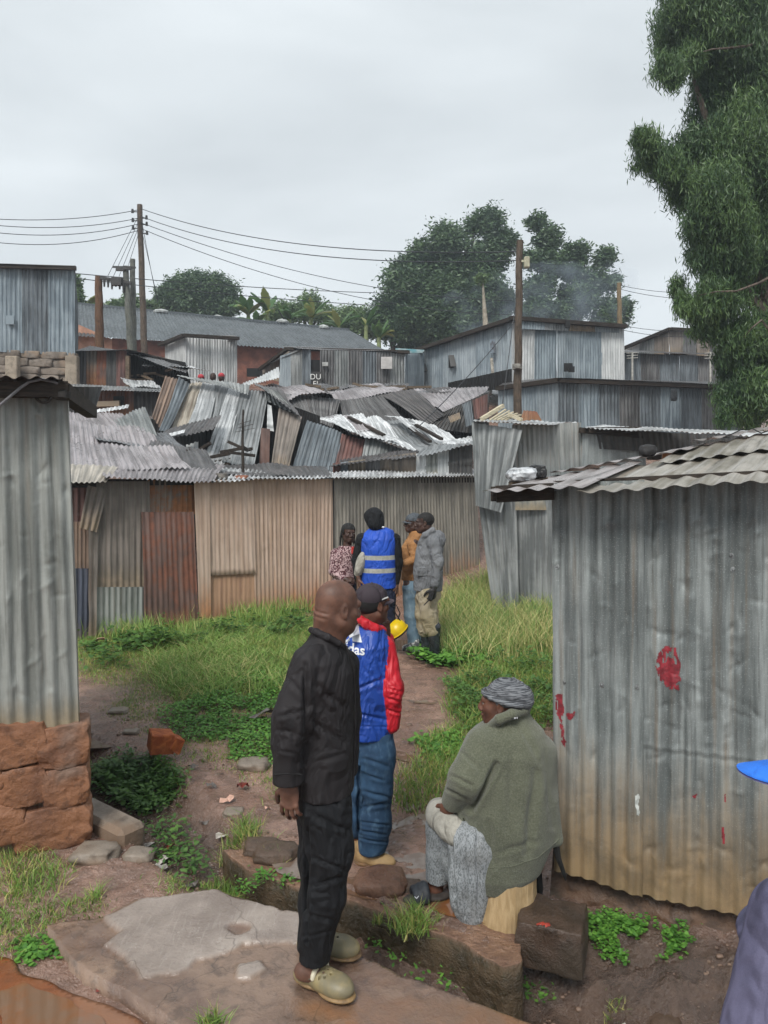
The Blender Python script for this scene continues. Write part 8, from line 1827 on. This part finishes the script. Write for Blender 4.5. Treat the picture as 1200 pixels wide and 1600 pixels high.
s = SDF().tor([(cz[0], cz[1], 1.0, .19, .17, 0), (cz[0], cz[1], 1.25, .19, .19, 0), (cz[0], cz[1], cz[2]-.08, .17, .2, 0), (cz[0], cz[1], cz[2], .11, .12, 0), (cz[0], cz[1], cz[2]+.03, .075, .075, 0)], 0, .05)
s.cap(P(1250, 1450, 1.34), P(1203, 1640, 1.30), .085, .080, 0, .05).cap(P(1222, 1640, 1.30), P(1200, 1800, 1.30), .078, .06, 0, .04)
figmesh('shirt', [(s, .008)], [MPU], pr, disp=folds(.004, (5, 5, 3), 71, .3))
s = SDF().cap((cz[0]-.01, cz[1]-.08, .98), (cz[0]-.02, cz[1]-.08, .10), .10, .07, 0, .03).cap((cz[0]-.01, cz[1]+.08, .98), (cz[0]-.02, cz[1]+.09, .10), .10, .07, 0, .03); figmesh('trousers', [(s, .012)], [MNV], pr)
for q in (-.08, .09): shoe(f, (cz[0]+.08, cz[1]+q, 0.0), (cz[0]-.2, cz[1]+q+.03, .0), .1, 'shoe', [MDS, MDS], pr, 'shoe', vox=.01)
# ================= LIGHT, SKY, CAMERA =================
w = bpy.data.worlds.new('World'); scn.world = w; w.use_nodes = True; t = w.node_tree; t.nodes.clear()
out = t.nodes.new('ShaderNodeOutputWorld'); bg = t.nodes.new('ShaderNodeBackground'); t.links.new(bg.outputs[0], out.inputs[0])
sky = t.nodes.new('ShaderNodeTexSky'); sky.sky_type = 'NISHITA'; sky.sun_disc = False; sky.sun_elevation = math.radians(48); sky.sun_rotation = math.radians(200)
tc = t.nodes.new('ShaderNodeTexCoord'); mp = t.nodes.new('ShaderNodeMapping'); mp.inputs['Scale'].default_value = (1, 1, 3.2)
t.links.new(tc.outputs['Generated'], mp.inputs[0])
nz = t.nodes.new('ShaderNodeTexNoise'); nz.inputs['Scale'].default_value = 1.7; nz.inputs['Detail'].default_value = 6; nz.inputs['Roughness'].default_value = .5; nz.inputs['Distortion'].default_value = .25
t.links.new(mp.outputs[0], nz.inputs['Vector'])
mr = t.nodes.new('ShaderNodeMapRange'); mr.inputs[1].default_value = .36; mr.inputs[2].default_value = .66; t.links.new(nz.outputs['Fac'], mr.inputs[0])
cl = t.nodes.new('ShaderNodeMix'); cl.data_type = 'RGBA'; cl.inputs[6].default_value = (5.9, 6.35, 6.65, 1); cl.inputs[7].default_value = (7.5, 8.0, 8.3, 1); t.links.new(mr.outputs[0], cl.inputs[0])
mx = t.nodes.new('ShaderNodeMix'); mx.data_type = 'RGBA'; mx.inputs[0].default_value = .96; t.links.new(sky.outputs[0], mx.inputs[6]); t.links.new(cl.outputs[2], mx.inputs[7])
t.links.new(mx.outputs[2], bg.inputs[0]); bg.inputs[1].default_value = .052
sd = bpy.data.lights.new('sun', 'SUN'); sd.energy = 1.5; sd.angle = math.radians(22); sd.color = (1, .97, .92)
so = bpy.data.objects.new('sun', sd); col.objects.link(so)
el, az = math.radians(48), math.radians(200)
dv = Vector((math.sin(az)*math.cos(el), math.cos(az)*math.cos(el), math.sin(el)))
so.rotation_euler = dv.to_track_quat('Z', 'Y').to_euler(); so.location = (0, -5, 20)
cd = bpy.data.cameras.new('camera'); cam = bpy.data.objects.new('camera', cd); col.objects.link(cam)
cd.sensor_fit = 'HORIZONTAL'; cd.sensor_width = 36; cd.lens = F/1200*36; cd.shift_y = -(800-HY)/1200; cd.clip_end = 2000; cd.clip_start = .05
cam.location = (0, 0, CAMZ); cam.rotation_euler = (PI/2, 0, 0); scn.camera = cam
# thin damp air over the whole place
hb = bpy.data.meshes.new('haze'); x0, x1, y0, y1, z0, z1 = -262, 262, -62, 402, -2.5, 24
hb.from_pydata([(x, y, z) for x in (x0, x1) for y in (y0, y1) for z in (z0, z1)], [], [[0, 1, 3, 2], [4, 6, 7, 5], [0, 4, 5, 1], [2, 3, 7, 6], [0, 2, 6, 4], [1, 5, 7, 3]])
ho = bpy.data.objects.new('haze', hb); col.objects.link(ho); ho['kind'] = 'stuff'
hm = bpy.data.materials.new('haze'); hm.use_nodes = True; ht = hm.node_tree; ht.nodes.clear(); hq = ht.nodes.new('ShaderNodeOutputMaterial'); hv = ht.nodes.new('ShaderNodeVolumePrincipled')
hv.inputs['Density'].default_value = .0021; hv.inputs['Color'].default_value = (.80, .90, 1, 1); hv.inputs['Anisotropy'].default_value = .2; ht.links.new(hv.outputs[0], hq.inputs['Volume']); hb.materials.append(hm)
# origins at the base of each mesh that is a thing on its own
for o in list(col.objects):
    if o.type == 'MESH' and o.parent is None and o.location.length < 1e-6 and o.get('kind') is None and len(o.data.vertices):
        co = np.empty(len(o.data.vertices)*3, np.float32); o.data.vertices.foreach_get('co', co); co = co.reshape(-1, 3)
        lo, hi = co.min(0), co.max(0); b = Vector(((lo[0]+hi[0])/2, (lo[1]+hi[1])/2, lo[2]))
        def sh(q):
            q.data.transform(Matrix.Translation(-b))
            for ch in q.children: sh(ch)
        sh(o); o.location = b
for o in col.objects:
    if 'org' in o: del o['org']
vs = scn.view_settings; vs.view_transform = 'Standard'; vs.look = 'None'; vs.exposure = 1.2; vs.gamma = 1; vs.use_curve_mapping = False
scn.render.engine = 'CYCLES'; cy = scn.cycles; cy.use_denoising = True; cy.max_bounces = 6; cy.diffuse_bounces = 3; cy.glossy_bounces = 3; cy.transmission_bounces = 3; cy.volume_bounces = 0; cy.use_adaptive_sampling = True; cy.adaptive_threshold = .02
